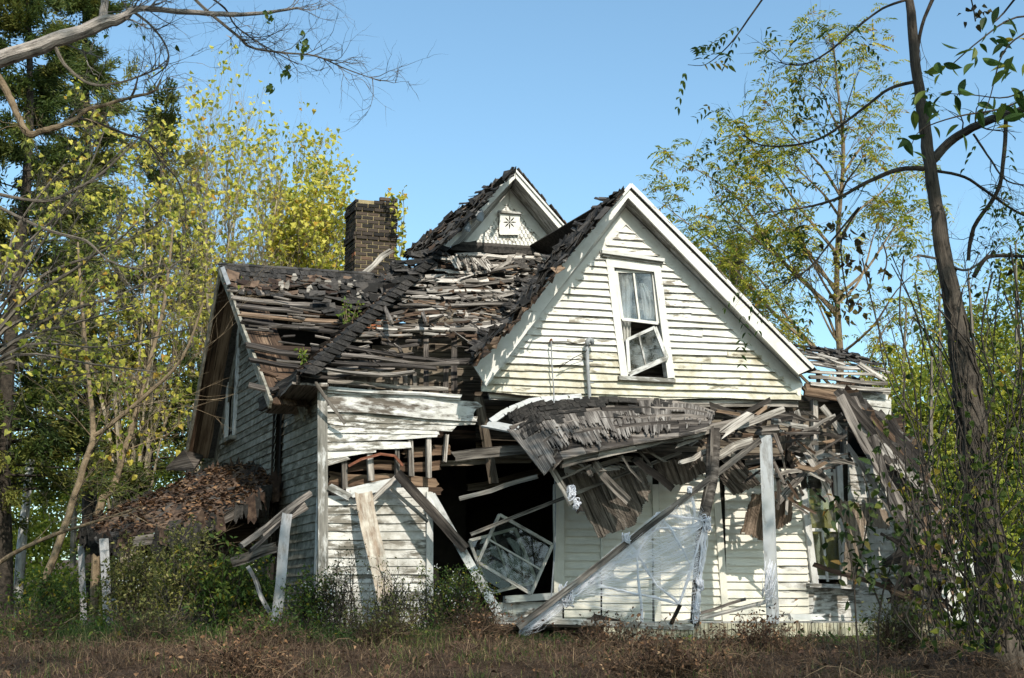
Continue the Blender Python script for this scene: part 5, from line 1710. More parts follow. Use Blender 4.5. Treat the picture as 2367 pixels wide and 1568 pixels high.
L('broken_beam', 'grey splintered beam ending at the left edge of the porch roof', 'beam', 1053, 1054, .5, 1214, 1040, .8, 22, .05, 'grey', .2, .03)
L('fallen_timber', 'dark square timber leaning against the doorway from the upper left', 'beam', 919, 1093, .35, 1075, 1270, .6, 23, .09, 'greyd', .05, .02)
L('fallen_board', 'white painted board leaning across the left side of the doorway', 'board', 996, 1143, .2, 1152, 1417, .75, 20, .04, 'trim_worn', .06, .01)
L('leaning_plank', 'wide stained plank leaning on the front wall left of the doorway', 'board', 842, 1140, .25, 906, 1452, .7, 40, .03, 'trim_stain', .07, .03)
L('fallen_stick', 'thin grey slat crossing the top of the wide leaning plank', 'board', 830, 1188, .3, 921, 1098, .2, 12, .03, 'grey', .12)
L('fallen_stick', 'narrow slat behind the dark leaning timber', 'board', 903, 1129, .2, 990, 1206, .22, 9, .03, 'grey', .12)
L('siding_scrap', 'short white clapboard scrap hanging askew beside the left corner', 'board', 762, 1122, .1, 808, 1152, .12, 17, .02, 'trim_worn', .05)
L('siding_scrap', 'pair-width white clapboard scrap hanging over the torn studs', 'board', 812, 1140, .12, 925, 1114, .16, 24, .02, 'trim_worn', .06)
L('broken_rafter', 'grey rafter with a pale forked end crossing in front of the log post', 'beam', 1560, 1034, 1.7, 1812, 950, 1.5, 15, .06, 'grey', .16, .04)
L('broken_rafter', 'thin dark rafter lying just above the porch eave beam', 'beam', 1500, 1018, 1.5, 1760, 962, 1.4, 11, .05, 'greyd', .16, .04)
L('broken_rafter', 'pale stub of rafter resting on the log post', 'beam', 1665, 1005, 1.8, 1735, 958, 1.7, 22, .05, 'grey', .2, .03)
L('broken_rafter', 'split orange-brown beam end between the two porch posts', 'beam', 1622, 1070, 1.6, 1742, 1020, 1.7, 20, .06, 'grey', .2, .05)
L('broken_rafter', 'long plank lying flat under the gable at the right', 'beam', 1640, 940, .7, 1770, 985, 1.0, 16, .05, 'greyd', .16, .04)
L('broken_rafter', 'grey plank stretching right from the cap of the square post', 'beam', 1785, 975, 1.4, 1868, 988, .9, 13, .05, 'grey', .14)
L('broken_rafter', 'short dark beam stub behind the cap of the square post', 'beam', 1700, 955, .9, 1830, 970, .8, 12, .05, 'greyd', .16, .03)
L('fallen_lath', 'crooked lath hanging over the right window', 'board', 1842, 950, .8, 1925, 1165, .7, 13, .04, 'grey', .12, .04)
L('fallen_lath', 'pale lath crossing right of the square post at window height', 'board', 1790, 1100, 1.2, 1945, 1066, .9, 9, .03, 'grey', .12, .03)
L('fallen_lath', 'stout splintered strut rising from the hanging brown panel to the right window', 'board', 1795, 1165, 1.1, 1868, 1082, .9, 16, .05, 'grey', .1, .02)
L('fallen_lath', 'dark lath leaning beside the right stud wall', 'board', 1790, 990, .9, 1838, 1090, .8, 11, .04, 'greyd', .14, .03)
L('fallen_rail', 'low rail lying from the deck up to the foot of the square post', 'beam', 1545, 1446, 1.7, 1782, 1388, 1.75, 10, .05, 'grey', .08)
L('fallen_rail', 'thin slat lying behind the low rail at the foot of the log post', 'board', 1612, 1420, 1.2, 1722, 1385, 1.1, 7, .03, 'greyd', .1)
L('broken_stick', 'short charred stick standing on the deck under the cobweb', 'stick', 1549, 1446, 1.8, 1571, 1398, 1.85, 9, .04, 'dark', .2)
L('bark_slab', 'dark curved slab of bark lying on the deck below the cobweb', 'debris', 1362, 1424, 1.5, 1450, 1447, 1.6, 16, .04, 'greyd', .25, .03)
L('mossy_beam', 'mossy thin beam sloping down to the right under the right window', 'beam', 1882, 1306, 1.5, 2150, 1392, 1.7, 11, .07, 'brown', .1, .03)
L('wall_brace', 'slanting broken stick leaning at the bay corner below the eave', 'board', 728, 885, .35, 799, 979, .2, 8, .03, 'grey', .1)
# timbers of the collapsed right end
for (a, b, lab, m, w_) in (
    ((1942, 905, .6), (2150, 1140, 1.6), 'uppermost dark rafter of the collapsed right end', 'greyd', 22),
    ((1975, 975, .7), (2135, 1130, 1.7), 'thick pale split rafter sloping down at the collapsed right end', 'grey', 24),
    ((1985, 1000, .6), (2120, 1180, 1.5), 'grey rafter just under the thick pale one at the right end', 'greyd', 16),
    ((1957, 1030, .4), (2105, 1235, 1.4), 'thin slanting rafter across the white right wall', 'grey', 12),
    ((2050, 980, .5), (2130, 1080, 1.2), 'short shingled roof piece behind the right rafters', 'greyd', 34),
    ((2100, 1165, 1.4), (2195, 1375, 1.8), 'wide brown board leaning at the far right corner', 'brown', 46),
    ((2085, 1190, 1.3), (2170, 1370, 1.8), 'narrow dark strut leaning inside the wide brown corner board', 'dark', 10),
    ((1898, 940, .5), (1945, 1000, .6), 'short grey board stub under the right eave', 'grey', 14),
    ((2110, 1050, .6), (2190, 1330, 1.5), 'outermost slender rafter reaching the ground at the right end', 'greyd', 10)):
    loose('collapsed_rafter', lab, 'beam', a[0], a[1], a[2], b[0], b[1], b[2], w_, .05, m, .14, .04)
sheet('leaning_sheet', [(1922, 1150), (2050, 1180), (2060, 1225), (2000, 1215), (1985, 1345), (1945, 1335), (1958, 1230)], (.5, .9), 'brown board sheet leaning over the right window', 'panel', cat='board', ang=88)
sheet('leaning_sheet', [(2068, 1230), (2150, 1190), (2195, 1300), (2185, 1375), (2095, 1380)], (.9, 1.3), 'large brown sheet at the far right corner behind the tree', 'panel', cat='board', ang=75)

# ------------------------------------------------------------------ side porch at the left
def side_porch():
    T = thing('side_porch', at(400, 1440, 19), 'low side porch with a sagging roof covered in brown fallen leaves', 'porch')
    edge = [(198, 1215, 19.2), (244, 1247, 17.9), (419, 1224, 17.7), (500, 1196, 17.8), (587, 1150, 18.0), (642, 1110, 18.8), (579, 1080, 19.8), (507, 1079, 20.6), (419, 1112, 20.9), (300, 1165, 20.6), (229, 1198, 20.2)]
    P = [at(*e) for e in edge]
    c = sum(P, Vector()) / len(P) + UP * .02
    mb = MB(); tris = []
    K = 6
    for i in range(len(P)):
        a, b = P[i], P[(i + 1) % len(P)]
        g = lambda s_, t: c + (lerp(a, b, t) - c) * s_ + UP * .05 * mnoise.noise((c + (lerp(a, b, t) - c) * s_) * 2.2)
        for j in range(K):
            for k in range(4):
                q = [g(j / K, k / 4), g((j + 1) / K, k / 4), g((j + 1) / K, (k + 1) / 4), g(j / K, (k + 1) / 4)]
                mb.poly(q if j else q[1:], random.choice((0, 0, 1)), random.random())
        # ragged hanging edge
        for k in range(int((b - a).length / .09)):
            p = lerp(a, b, random.random())
            h = random.uniform(.08, .26)
            mb.board(p + UP * .03, p - UP * h * 1.2 + rv(.05), random.uniform(.08, .2), .02, rag=.3, mi=random.choice((1, 1, 0)), r=random.uniform(0, .35))
        mb.board(a - UP * .1 - (a - c) * .04, b - UP * .1 - (b - c) * .04, .14, .1, rag=.12, mi=2)
        tris.append((c, a, b))
    mb.build('roof', ['felt', 'shingle', 'greyd'], T)
    lb = LB()
    for _ in range(2100):
        (a, b, d) = random.choice(tris)
        if mnoise.noise((b.x * 1.3 + random.random(), b.y, random.random())) < -.25: continue
        u, v = random.random(), random.random()
        if u + v > 1: u, v = 1 - u, 1 - v
        p = a + (b - a) * u + (d - a) * v
        p = p + UP * (.05 * mnoise.noise(p * 2.2) + random.uniform(.02, .06))
        n = (UP + rv(.55)).normalized()
        lb.add(p, n.cross(rv(1)), n, random.uniform(.06, .12), random.uniform(.04, .08))
    tag(lb.build('fallen_leaves', 'lf_dead', None), 'brown fallen leaves lying on the sagging side porch roof', 'fallen leaves', None, 'stuff')
    for (x0, y0, x1, y1, d, w_, m) in ((187, 1262, 194, 1445, 19.2, 14, 'post_worn'), (240, 1246, 250, 1440, 17.8, 20, 'post_worn'), (388, 1235, 392, 1440, 18.6, 12, 'greyd')):
        b = MB(); b.pboard(x0, y0, d, x1, y1, d, w_, .1, rag=.05, seg=6)
        b.build('post', m, T)
    b = MB(); b.pboard(505, 1200, 20.2, 690, 1230, 19.3, 10, .1); b.build('beam', 'greyd', T)
    b = MB(); b.poly([at(x, y, d) for x, y, d in ((430, 1180, 20.9), (640, 1110, 19.6), (640, 1450, 19.6), (430, 1450, 20.9))]); b.build('back_wall', 'inner', T)
    pz = MB(); pz.tube([at(272, 1420, 17.2), at(271, 1400, 17.2), at(265, 1388, 17.2), at(252, 1385, 17.3)], .022, 8)
    tag(pz.build('drain_pipe', 'metal'), 'small bent grey pipe standing in the weeds by the side porch', 'pipe')
side_porch()
L('leaning_post', 'peeling white post leaning beside the left side wall', 'post', 664, 1190, .9, 638, 1440, 1.1, 23, .1, 'post_worn', .08, .02)
for (a, lab, m, w_) in (((716, 1140, .3, 556, 1262, 1.3), 'upper grey rafter fallen from the bay toward the side porch', 'greyd', 13),
                        ((700, 1158, .4, 580, 1275, 1.2), 'splintered rafter lying under the upper fallen one at the bay', 'grey', 8),
                        ((705, 1170, .2, 600, 1235, .9), 'broad dark board fallen against the bay side wall', 'greyd', 20),
                        ((640, 1265, .8, 540, 1300, 1.2), 'dark beam stub sticking out left of the leaning white post', 'greyd', 24),
                        ((575, 1312, 1.1, 626, 1420, 1.2), 'short worn prop leaning in the weeds left of the white post', 'grey', 9),
                        ((560, 1290, 1.0, 470, 1400, 1.4), 'half buried board sloping into the bushes by the side porch', 'brown', 10)):
    loose('fallen_rafter', lab, 'beam', *a, w_, .06, m, .14, .03, None, PS)
L('driftwood', 'pale twisted branch piece lying on the deck right of the square post', 'debris', 1826, 1424, 1.4, 1908, 1426, 1.4, 13, .08, 'trim_worn', .3, .08)

def white_railing():
    T = thing('broken_railing', at(2215, 1440, 17.2), 'broken white picket railing behind the vine covered tree at the right', 'railing')
    for i, (x, y0, y1) in enumerate(((2183, 1262, 1440), (2196, 1285, 1440), (2211, 1250, 1440), (2226, 1272, 1436), (2246, 1268, 1400), (2262, 1300, 1440))):
        b = MB(); b.pboard(x + random.uniform(-6, 6), y0, 17.3, x, y1, 17.2, 11, .03, rag=.06); b.build('picket', 'trim', T)
    b = MB(); b.pboard(2160, 1300, 17.2, 2300, 1312, 17.4, 11, .05, rag=.05); b.build('rail', 'trim', T)
    b = MB(); b.pboard(2290, 1312, 17.6, 2420, 1350, 17.6, 22, .05, rag=.05); b.build('rail', 'trim', T)
white_railing()

def cobweb():
    rail = lambda t: pp(lerp(1598, 1200, t), lerp(1132, 1448, t), PF, 1.84)
    log = [(1637, 1194), (1632, 1240), (1622, 1290), (1617, 1340), (1612, 1400), (1607, 1438)]
    def lg(t):
        q = t * 5; i = min(4, int(q)); f = q - i
        return pp(lerp(log[i][0], log[i + 1][0], f), lerp(log[i][1], log[i + 1][1], f), PP, .08)
    Z = lambda x, y, o=1.8: pp(1017 + x * .3952, 878 + y * .3952, PF, o)
    T = thing('cobweb', Z(1400, 1440), 'torn white decorative cobweb stretched between the fallen rail and the log post', 'cobweb')
    P, W, S = [], [], []
    K = 7
    def strand(A, B, sag, w_):
        pts = []
        j = rv(.04)
        for i in range(K):
            q = i / (K - 1)
            pts.append(lerp(A, B, q) - UP * sag * 4 * q * (1 - q) + j * math.sin(q * 3.14))
        d = (B - A).normalized(); v = (EYE - A).normalized()
        P.append(pts); W.append([w_ * (1 if i in (0, K - 1) else random.uniform(.5, 1)) for i in range(K)]); S.append(d.cross(v).normalized())
    knots = [Z(1270, 780), Z(1090, 935), Z(905, 1095), Z(1400, 1310, 1.85), Z(1545, 850, 1.85), Z(1430, 1010), Z(870, 1190), Z(1150, 1030)]
    for _ in range(300):
        t = random.random() ** 1.3
        strand(rail(t * .8), lg(min(1, max(0, random.gauss(.12 + .35 * t, .22)))), random.uniform(.02, .22), random.uniform(.0016, .0045))
    for _ in range(190):
        t = random.random(); strand(rail(t), rail(min(1, t + random.uniform(.1, .55))), random.uniform(.03, .22), random.uniform(.0016, .005))
    for _ in range(210):
        a = random.choice(knots)
        strand(a, random.choice((rail(random.random()), random.choice(knots), lg(random.random()))), random.uniform(0, .10), random.uniform(.0016, .0045))
    for _ in range(140):
        t = random.uniform(.5, 1); strand(rail(t), rail(random.uniform(.6, 1)) - UP * random.uniform(0, .12), random.uniform(.0, .10), random.uniform(.002, .006))
    for _ in range(90):
        t = random.random(); strand(lg(t), lg(min(1, t + .3)) + rv(.03), -.02, random.uniform(.004, .012))
    ribbons('fine_strands', np.array([[tuple(p) for p in q] for q in P]), np.array(W), np.array([tuple(x) for x in S]), 'web', T)
    th = [[(1275, 780), (1360, 890), (1430, 1010), (1500, 1140), (1520, 1250)], [(1275, 780), (1400, 800), (1540, 812)], [(1090, 935), (1180, 1070), (1270, 1200), (1400, 1310)],
          [(905, 1095), (1040, 1070), (1150, 1020), (1220, 900), (1290, 865), (1420, 870), (1550, 845)], [(905, 1095), (880, 1190), (980, 1215), (1100, 1240), (1260, 1270), (1400, 1310)],
          [(1400, 1310), (1470, 1110), (1500, 1000), (1560, 820)], [(1460, 640), (1490, 760), (1480, 850), (1560, 810)], [(1275, 780), (1230, 870), (1090, 935)],
          [(880, 1190), (940, 1110), (905, 1095)], [(1565, 810), (1530, 950), (1520, 1100), (1515, 1260), (1510, 1380)], [(1090, 935), (1060, 980), (1130, 1040), (1150, 1020)],
          [(870, 1190), (800, 1260), (700, 1290), (560, 1380)], [(1190, 1450), (1170, 1250), (1150, 1030)]]
    for pl in th:
        q = [Z(x + random.uniform(-3, 3), y + random.uniform(-3, 3), 1.8 + random.uniform(-.05, .05)) for x, y in pl]
        mb = MB()
        f = []
        for a, b in zip(q, q[1:]):
            for i in range(4): f.append(lerp(a, b, i / 4) + rv(.008))
        f.append(q[-1])
        mb.tube(f, [random.uniform(.011, .024) for _ in f], 6)
        mb.build('thick_strand', 'web', T, True)
    # tufts wound round the log and the rail
    for (x, y, s_) in ((1090, 930, .05), (1555, 840, .07), (1520, 1200, .05), (1500, 1330, .05), (770, 660, .06), (800, 730, .05), (740, 1260, .09), (1460, 640, .03)):
        mb = MB()
        for k in range(16):
            c = Z(x, y, 1.85) + rv(s_ * .4)
            mb.tube([p for p, r in poly_smooth([(c + Vector((rv(s_).x * .8, rv(s_).y * .8, rv(s_ * 1.5).z)), 0) for _ in range(5)], 4)], .007, 5)
        mb.build('tuft', 'web', T, True)
    mb = MB()
    for k in range(26):
        A = Z(random.uniform(1900, 1975), random.uniform(1040, 1300), 1.92); B = Z(random.uniform(1880, 1940), random.uniform(1240, 1310), 1.92)
        mb.tube([A, lerp(A, B, .5) + rv(.03), B], random.uniform(.002, .006), 4)
    mb.build('post_strands', 'web', T, True)
cobweb()

# ------------------------------------------------------------------ trees
def limb(mb, pts, sides=7, k=4, knob=0.0):
    sm = poly_smooth(pts, k)
    mb.tube([p + rv(r * .12) for p, r in sm], [r * random.uniform(1 - knob, 1 + knob) for p, r in sm], sides, 0, random.random())
    return sm

def twig(mb, p, d, L, r, level, tips, up=0.15, spread=0.6, nch=4, wob=0.25, sides=3, droop=0.0):
    seg = 4 if level > 0 else 3
    pts = [p]; dd = d.normalized()
    for i in range(seg):
        dd = (dd + rv(wob) + UP * (up - droop * i / seg)).normalized()
        pts.append(pts[-1] + dd * (L / seg))
    mb.tube(pts, [r * (1 - .75 * i / seg) for i in range(seg + 1)], sides if r < .02 else 5, 0, random.random(), False)
    if level <= 0:
        tips.append((pts[-1], dd, pts[len(pts) // 2]))
        return
    for c in range(nch):
        q = random.uniform(.2, 1.0) * seg
        i = min(seg - 1, int(q)); P = lerp(pts[i], pts[i + 1], q - i)
        ax = (pts[i + 1] - pts[i]).normalized()
        nd = (ax + rv(1).normalized() * spread).normalized()
        twig(mb, P, nd, L * random.uniform(.45, .75), r * .55, level - 1, tips, up, spread, nch, wob, sides, droop)
    tips.append((pts[-1], dd, pts[-2]))

def side_twigs(mb, sm, n, L, level, tips, up=.12, spread=.8, t0=.2, rr=.4, nch=4, droop=0.0, wob=.25):
    for _ in range(n):
        q = random.uniform(t0, .99) * (len(sm) - 1)
        i = int(q)
        P, r = lerp(sm[i][0], sm[i + 1][0], q - i), sm[i][1]
        ax = (sm[i + 1][0] - sm[i][0]).normalized()
        nd = (ax + rv(1).normalized() * spread).normalized()
        twig(mb, P, nd, L * random.uniform(.5, 1.1), max(.004, min(r * rr, .03)), level, tips, up, spread, nch, wob, 3, droop)

def leaves_at(lb, tips, n, size, jit, prob=1.0, hang=.5):
    for (p, d, m) in tips:
        if random.random() > prob: continue
        for _ in range(n):
            q = lerp(m, p, random.random()) + rv(jit)
            s = size * random.uniform(.6, 1.2)
            dd = (rv(1) - UP * hang).normalized()
            lb.add(q, dd, rv(1) + sun_dir * .5, s, s * random.uniform(.6, .85))

def pinnate(lb, tips, n, leaf, rach, pairs, prob=1.0, droop=.5):
    for (p, d, m) in tips:
        if random.random() > prob: continue
        for _ in range(n):
            dd = (d * .5 + rv(.9)).normalized()
            s0 = lerp(m, p, random.random())
            rr = random.random()
            side = dd.cross(UP + rv(.3)).normalized()
            for k in range(pairs):
                t = (k + 1.3) / (pairs + .3)
                c = s0 + dd * (rach * t) - UP * (droop * rach * t * t)
                for sg in (-1, 1):
                    l = leaf * random.uniform(.75, 1.15)
                    lb.add(c, side * sg + dd * .45 - UP * random.uniform(.1, .7), UP + rv(.5), l, l * .36, min(1, max(0, rr + random.uniform(-.18, .18))))

def stems_tree(name, label, cat, base, d, targets, r0, leafmode, lf, bark, ntw, L, level, fork=None, group=None, up=.12, spread=.75, **kw):
    b = at(base[0], base[1], d); b.z = gz(b.x, b.y) - .05
    T = thing(name, b, label, cat, group)
    mb = MB(); tips = []
    fp = at(fork[0], fork[1], d) if fork else b + UP * .4
    if fork:
        mid = lerp(b, fp, .5) + rv(.1)
        limb(mb, [(b, r0), (mid, r0 * .85), (fp, r0 * .7)], 8)
    for (x, y) in targets:
        e = at(x, y, d + random.uniform(-1.3, 1.3))
        s = fp + rv(.12 if not fork else .05)
        if fork and random.random() < .7:
            s = fp
        m1 = lerp(s, e, .35) + UP * (e - s).length * .10 + rv(.12)
        m2 = lerp(s, e, .7) + UP * (e - s).length * .05 + rv(.18)
        ra = r0 * random.uniform(.3, .55)
        sm = limb(mb, [(s, ra), (m1, ra * .72), (m2, ra * .42), (e, .008)], 5)
        side_twigs(mb, sm, ntw, L, level, tips, up, spread, .3)
    mb.build('trunk', bark, T)
    lb = LB()
    leafmode(lb, tips)
    lb.build('crown', lf, T, kw.get('shape', 'leaf'))
    return T

# near bare tree at the left, its limbs reaching into the picture
def bare_tree():
    d = 8.5
    b = Vector((-4.3, d, gz(-4.3, d) - .1))
    T = thing('bare_tree', b, 'big bare dying tree whose pale thick limb reaches in at the top left', 'tree')
    m = mpx(d)
    P = lambda x, y, w_, dd=0: (at(x, y, d + dd), w_ * m / 2)
    mb = MB()
    limb(mb, [(b, .28), (b + Vector((.05, 0, 2)), .24), (b + Vector((-.1, .1, 4)), .2), (b + Vector((0, 0, 6.5)), .15), (b + Vector((.3, .2, 9)), .08)], 12)
    mb.build('trunk', 'barkp', T)
    specs = [
        ('barkp', [P(-260, 230, 56), P(-100, 165, 50), P(0, 136, 42), P(124, 96, 38), P(231, 56, 35), P(285, 41, 24), P(318, 20, 16), P(413, 27, 14), P(516, 33, 13), P(578, 33, 10), P(640, 26, 8), P(690, 18, 5)], 24, .35),
        ('barkp', [P(236, 50, 22), P(240, 20, 20), P(246, -30, 18)], 4, .2),
        ('bark', [P(440, -12, 8), P(487, 33, 8), P(549, 83, 7), P(578, 109, 6), P(650, 122, 5), P(730, 130, 4), P(800, 160, 3), P(880, 188, 2)], 26, .32),
        ('bark_tan', [P(-120, 60, 24), P(-40, 140, 21), P(0, 186, 19), P(25, 231, 18), P(41, 268, 17), P(66, 310, 17), P(99, 303, 15), P(136, 293, 14), P(173, 277, 12), P(198, 256, 11), P(239, 244, 9), P(305, 225, 8), P(355, 212, 6), P(372, 184, 5)], 18, .3),
        ('barkd', [P(161, 272, 6), P(215, 281, 6), P(289, 310, 6), P(338, 326, 5), P(371, 371, 4.5), P(413, 421, 4), P(429, 487, 3), P(424, 545, 2)], 10, .3),
        ('bark', [P(-120, 420, 10), P(0, 450, 9), P(62, 462, 8), P(116, 464, 8), P(165, 442, 7), P(231, 404, 6), P(314, 326, 4), P(355, 281, 3)], 12, .3),
        ('bark', [P(-120, 430, 10), P(0, 481, 9), P(62, 512, 8), P(124, 537, 8), P(198, 557, 7), P(231, 586, 6), P(268, 611, 5), P(330, 624, 3)], 12, .3),
        ('bark', [P(300, 22, 7), P(350, 60, 6), P(385, 110, 5), P(386, 150, 4), P(350, 180, 3)], 10, .25),
        ('barkd', [P(480, -10, 5), P(520, 20, 5), P(545, 60, 4), P(600, 100, 3), P(690, 150, 2)], 12, .3),
        ('barkd', [P(300, 232, 7), P(312, 205, 6), P(318, 180, 4)], 1, .1),
        ('bark', [P(125, 98, 10), P(150, 150, 9), P(210, 195, 7), P(280, 190, 5), P(350, 165, 4), P(385, 140, 3)], 12, .3)]
    lb = LB()
    for mat, pts, n, Lt in specs:
        mb = MB(); tips = []
        sm = limb(mb, pts, 9 if pts[0][1] > .03 else 6, 5, .07)
        side_twigs(mb, sm, n, Lt * 1.15, 2, tips, .03, .9, .22, .22, 3, .1, .38)
        mb.build('limb', mat, T)
        for (p, dd, q) in tips:
            x, y = px_of(p)
            if random.random() < (.03 if x < 420 else .0): lb.add(p, rv(1) - UP, rv(1), .06, .045)
    for (x, y, n, sx, sy) in ((700, 95, 16, 18, 30), (660, 160, 14, 14, 18), (630, 200, 6, 12, 8), (620, 40, 9, 20, 16)):
        for _ in range(n):
            lb.add(at(x + random.gauss(0, sx * .5), y + random.gauss(0, sy * .5), d + random.uniform(-.2, .2)), rv(.7) - UP, rv(1), random.uniform(.04, .06), .04)
    lb.build('leaves', 'lf_green', T)
bare_tree()

def cedar(base, d, top, rad_px, n_br, label, seed_y0, lean=0, r0=.16, dens=110):
    b = at(base[0], base[1], d); b.z = gz(b.x, b.y) - .1
    t = at(top[0], top[1], d)
    T = thing('cedar_tree', b, label, 'tree', 'cedar trees at the left')
    mb = MB(); lb = LB()
    sm = limb(mb, [(b, r0), (lerp(b, t, .3) + rv(.15), r0 * .85), (lerp(b, t, .65) + rv(.15), r0 * .5), (t, .02)], 8, 6)
    H = t.z - b.z
    R0 = rad_px * mpx(d)
    for i in range(n_br):
        q = seed_y0 + (1 - seed_y0) * (i + random.random()) / n_br
        k = q * (len(sm) - 1); j = min(int(k), len(sm) - 2)
        P = lerp(sm[j][0], sm[j + 1][0], k - j)
        a = random.uniform(0, 2 * math.pi)
        Lb = R0 * (1.05 - q * .75) * random.uniform(.55, 1.15)
        dr = Vector((math.cos(a), math.sin(a), random.uniform(-.15, .3))).normalized()
        pts = [P]; dd = dr
        for s_ in range(5):
            dd = (dd + rv(.16) + UP * random.uniform(-.10, .08)).normalized()
            pts.append(pts[-1] + dd * Lb / 5)
        mb.tube(pts, [.028 * (1 - .16 * x) * (1.2 - q) for x in range(6)], 4, 0, random.random(), False)
        # foliage gathers in separate tufts along the bough, leaving gaps
        nt_ = max(3, int(Lb / .28))
        for c in range(nt_):
            if random.random() < .22: continue
            f = random.uniform(.3, 1.02) * 5; jj = min(4, int(f))
            C = lerp(pts[jj], pts[jj + 1], f - jj) + rv(.12)
            rr = random.random()
            ln = (dd + rv(.6)).normalized()
            for _ in range(int(dens / nt_ * 1.6)):
                g = C + ln * random.gauss(0, .17) + rv(.09) - UP * random.random() * .08
                lb.add(g, ln + rv(.7) - UP * .1, rv(1), random.uniform(.08, .17), random.uniform(.022, .042), min(1, max(0, rr * .7 + random.uniform(0, .3))))
            e = C + rv(.15)
            mb.tube([lerp(pts[jj], pts[jj + 1], f - jj), C, C + ln * .2], .006, 3, 0, .5, False)
    mb.build('trunk', 'barkd', T)
    lb.build('crown', 'lf_cedar', T, 'diamond')
cedar((15, 1440), 21, (60, -160), 330, 170, 'tallest dark cedar standing at the left edge of the yard', .2, r0=.15, dens=300)
cedar((205, 1430), 25, (190, -160), 240, 150, 'olive green cedar rising behind the pale dead limb', .3, dens=300)
cedar((330, 1430), 24, (385, 230), 170, 90, 'shorter cedar with bare lower boughs closest to the house', .12, dens=190)
cedar((-160, 1440), 20, (-150, -100), 270, 80, 'cedar whose boughs reach in from beyond the left edge', .1, dens=170)

stems_tree('yellow_tree', 'bright yellow leaved tree fanning up right behind the chimney and wing roof', 'tree', (600, 1420), 28,
           [(650, 400), (690, 380), (725, 430), (760, 470), (785, 530), (790, 580), (640, 470), (700, 510), (745, 560), (800, 620), (690, 590), (640, 560), (770, 600), (720, 480)],
           .16, lambda lb, t: leaves_at(lb, [q for q in t if random.random() < min(.72, .16 + (px_of(q[0])[1] - 250) / 420)], 3, .13, .16), 'lf_yel', 'bark_stem', 20, 1.15, 2, None, 'yellow trees behind the house', .2, .55, shape='heart')
stems_tree('yellow_tree', 'sparse yellow tree with many bare upright twigs left of the wing roof', 'tree', (470, 1420), 26,
           [(440, 320), (480, 300), (520, 320), (560, 350), (390, 370), (480, 400), (540, 460), (600, 440), (430, 470), (500, 520), (580, 560), (640, 420)],
           .15, lambda lb, t: leaves_at(lb, t, 2, .13, .16, .26), 'lf_yel', 'bark_stem', 26, 1.3, 2, None, 'yellow trees behind the house', .2, .55, shape='heart')
stems_tree('yellow_tree', 'thin yellow leaved sapling growing in front of the cedars', 'tree', (290, 1430), 23.5,
           [(330, 400), (270, 450), (400, 450), (200, 520), (150, 600), (350, 560), (430, 640), (90, 680), (300, 680), (420, 540), (380, 720)],
           .10, lambda lb, t: leaves_at(lb, t, 2, .12, .2, .5), 'lf_yel', 'bark_stem', 14, 1.2, 2, None, 'yellow trees behind the house', .1, .8, shape='heart')

stems_tree('twiggy_tree', 'tangle of thin bare grey branches arching in from the left edge', 'tree', (-120, 1430), 15,
           [(300, 330), (380, 450), (420, 600), (250, 280), (330, 700), (150, 380), (440, 760), (200, 620), (280, 520), (100, 520), (360, 860), (120, 760), (230, 860), (60, 640)],
           .075, lambda lb, t: leaves_at(lb, t, 2, .085, .08, .3), 'lf_yel', 'bark', 6, .9, 2, (-100, 900), None, .06, .8, shape='heart')

def lean_tree(label, spec, d, mat, ntw, bush=0):
    m = mpx(d)
    pts = [(at(x, y, d), w_ * m / 2) for x, y, w_ in spec[0]]
    T = thing('leaning_tree', (pts[0][0].x, pts[0][0].y, pts[0][0].z), label, 'tree', 'leaning trees by the side porch')
    mb = MB(); tips = []
    for k, s in enumerate(spec):
        sm = limb(mb, [(at(x, y, d), w_ * m / 2) for x, y, w_ in s], 8)
        side_twigs(mb, sm, ntw, 1.5, 2, tips, .05, .9, .35, .25, 4)
    mb.build('trunk', mat, T)
    lb = LB(); leaves_at(lb, [q for q in tips if px_of(q[0])[0] < 340 and px_of(q[0])[1] < 1080], 2, .1, .2, .5)
    lb.build('crown', 'lf_yg', T)
lean_tree('slender tan tree leaning right beside the side porch, forked at mid height', [[(62, 1440, 22), (76, 1401, 18), (126, 1287, 17), (168, 1161, 16), (198, 1066, 15), (215, 1005, 14), (205, 880, 10), (190, 720, 8), (180, 560, 5)],
           [(215, 1010, 12), (259, 979, 11), (330, 920, 10), (420, 830, 7), (470, 700, 5)]], 18.5, 'bark_tan', 12)
lean_tree('second tan tree leaning behind the side porch roof', [[(215, 1440, 20), (229, 1184, 18), (263, 1123, 17), (282, 1058, 15), (305, 990, 14), (340, 860, 11), (380, 700, 8), (400, 520, 5)]], 21.5, 'bark_tan', 12)
lean_tree('low curved tan sapling crossing under the leaning trees at the left edge', [[(-60, 1350, 12), (0, 1300, 11), (60, 1265, 10), (130, 1235, 9), (240, 1200, 6), (330, 1170, 3)]], 17.5, 'bark_tan', 8)
mb = MB(); mb.tube([at(36, 1450, 23), at(42, 1380, 23), at(50, 1260, 23), at(64, 1130, 23), at(76, 1000, 23)], [.095, .09, .085, .075, .07], 10)
tag(mb.build('dead_trunk', 'trim_worn'), 'pale branchless leaning trunk lit by the sun at the far left', 'trunk')

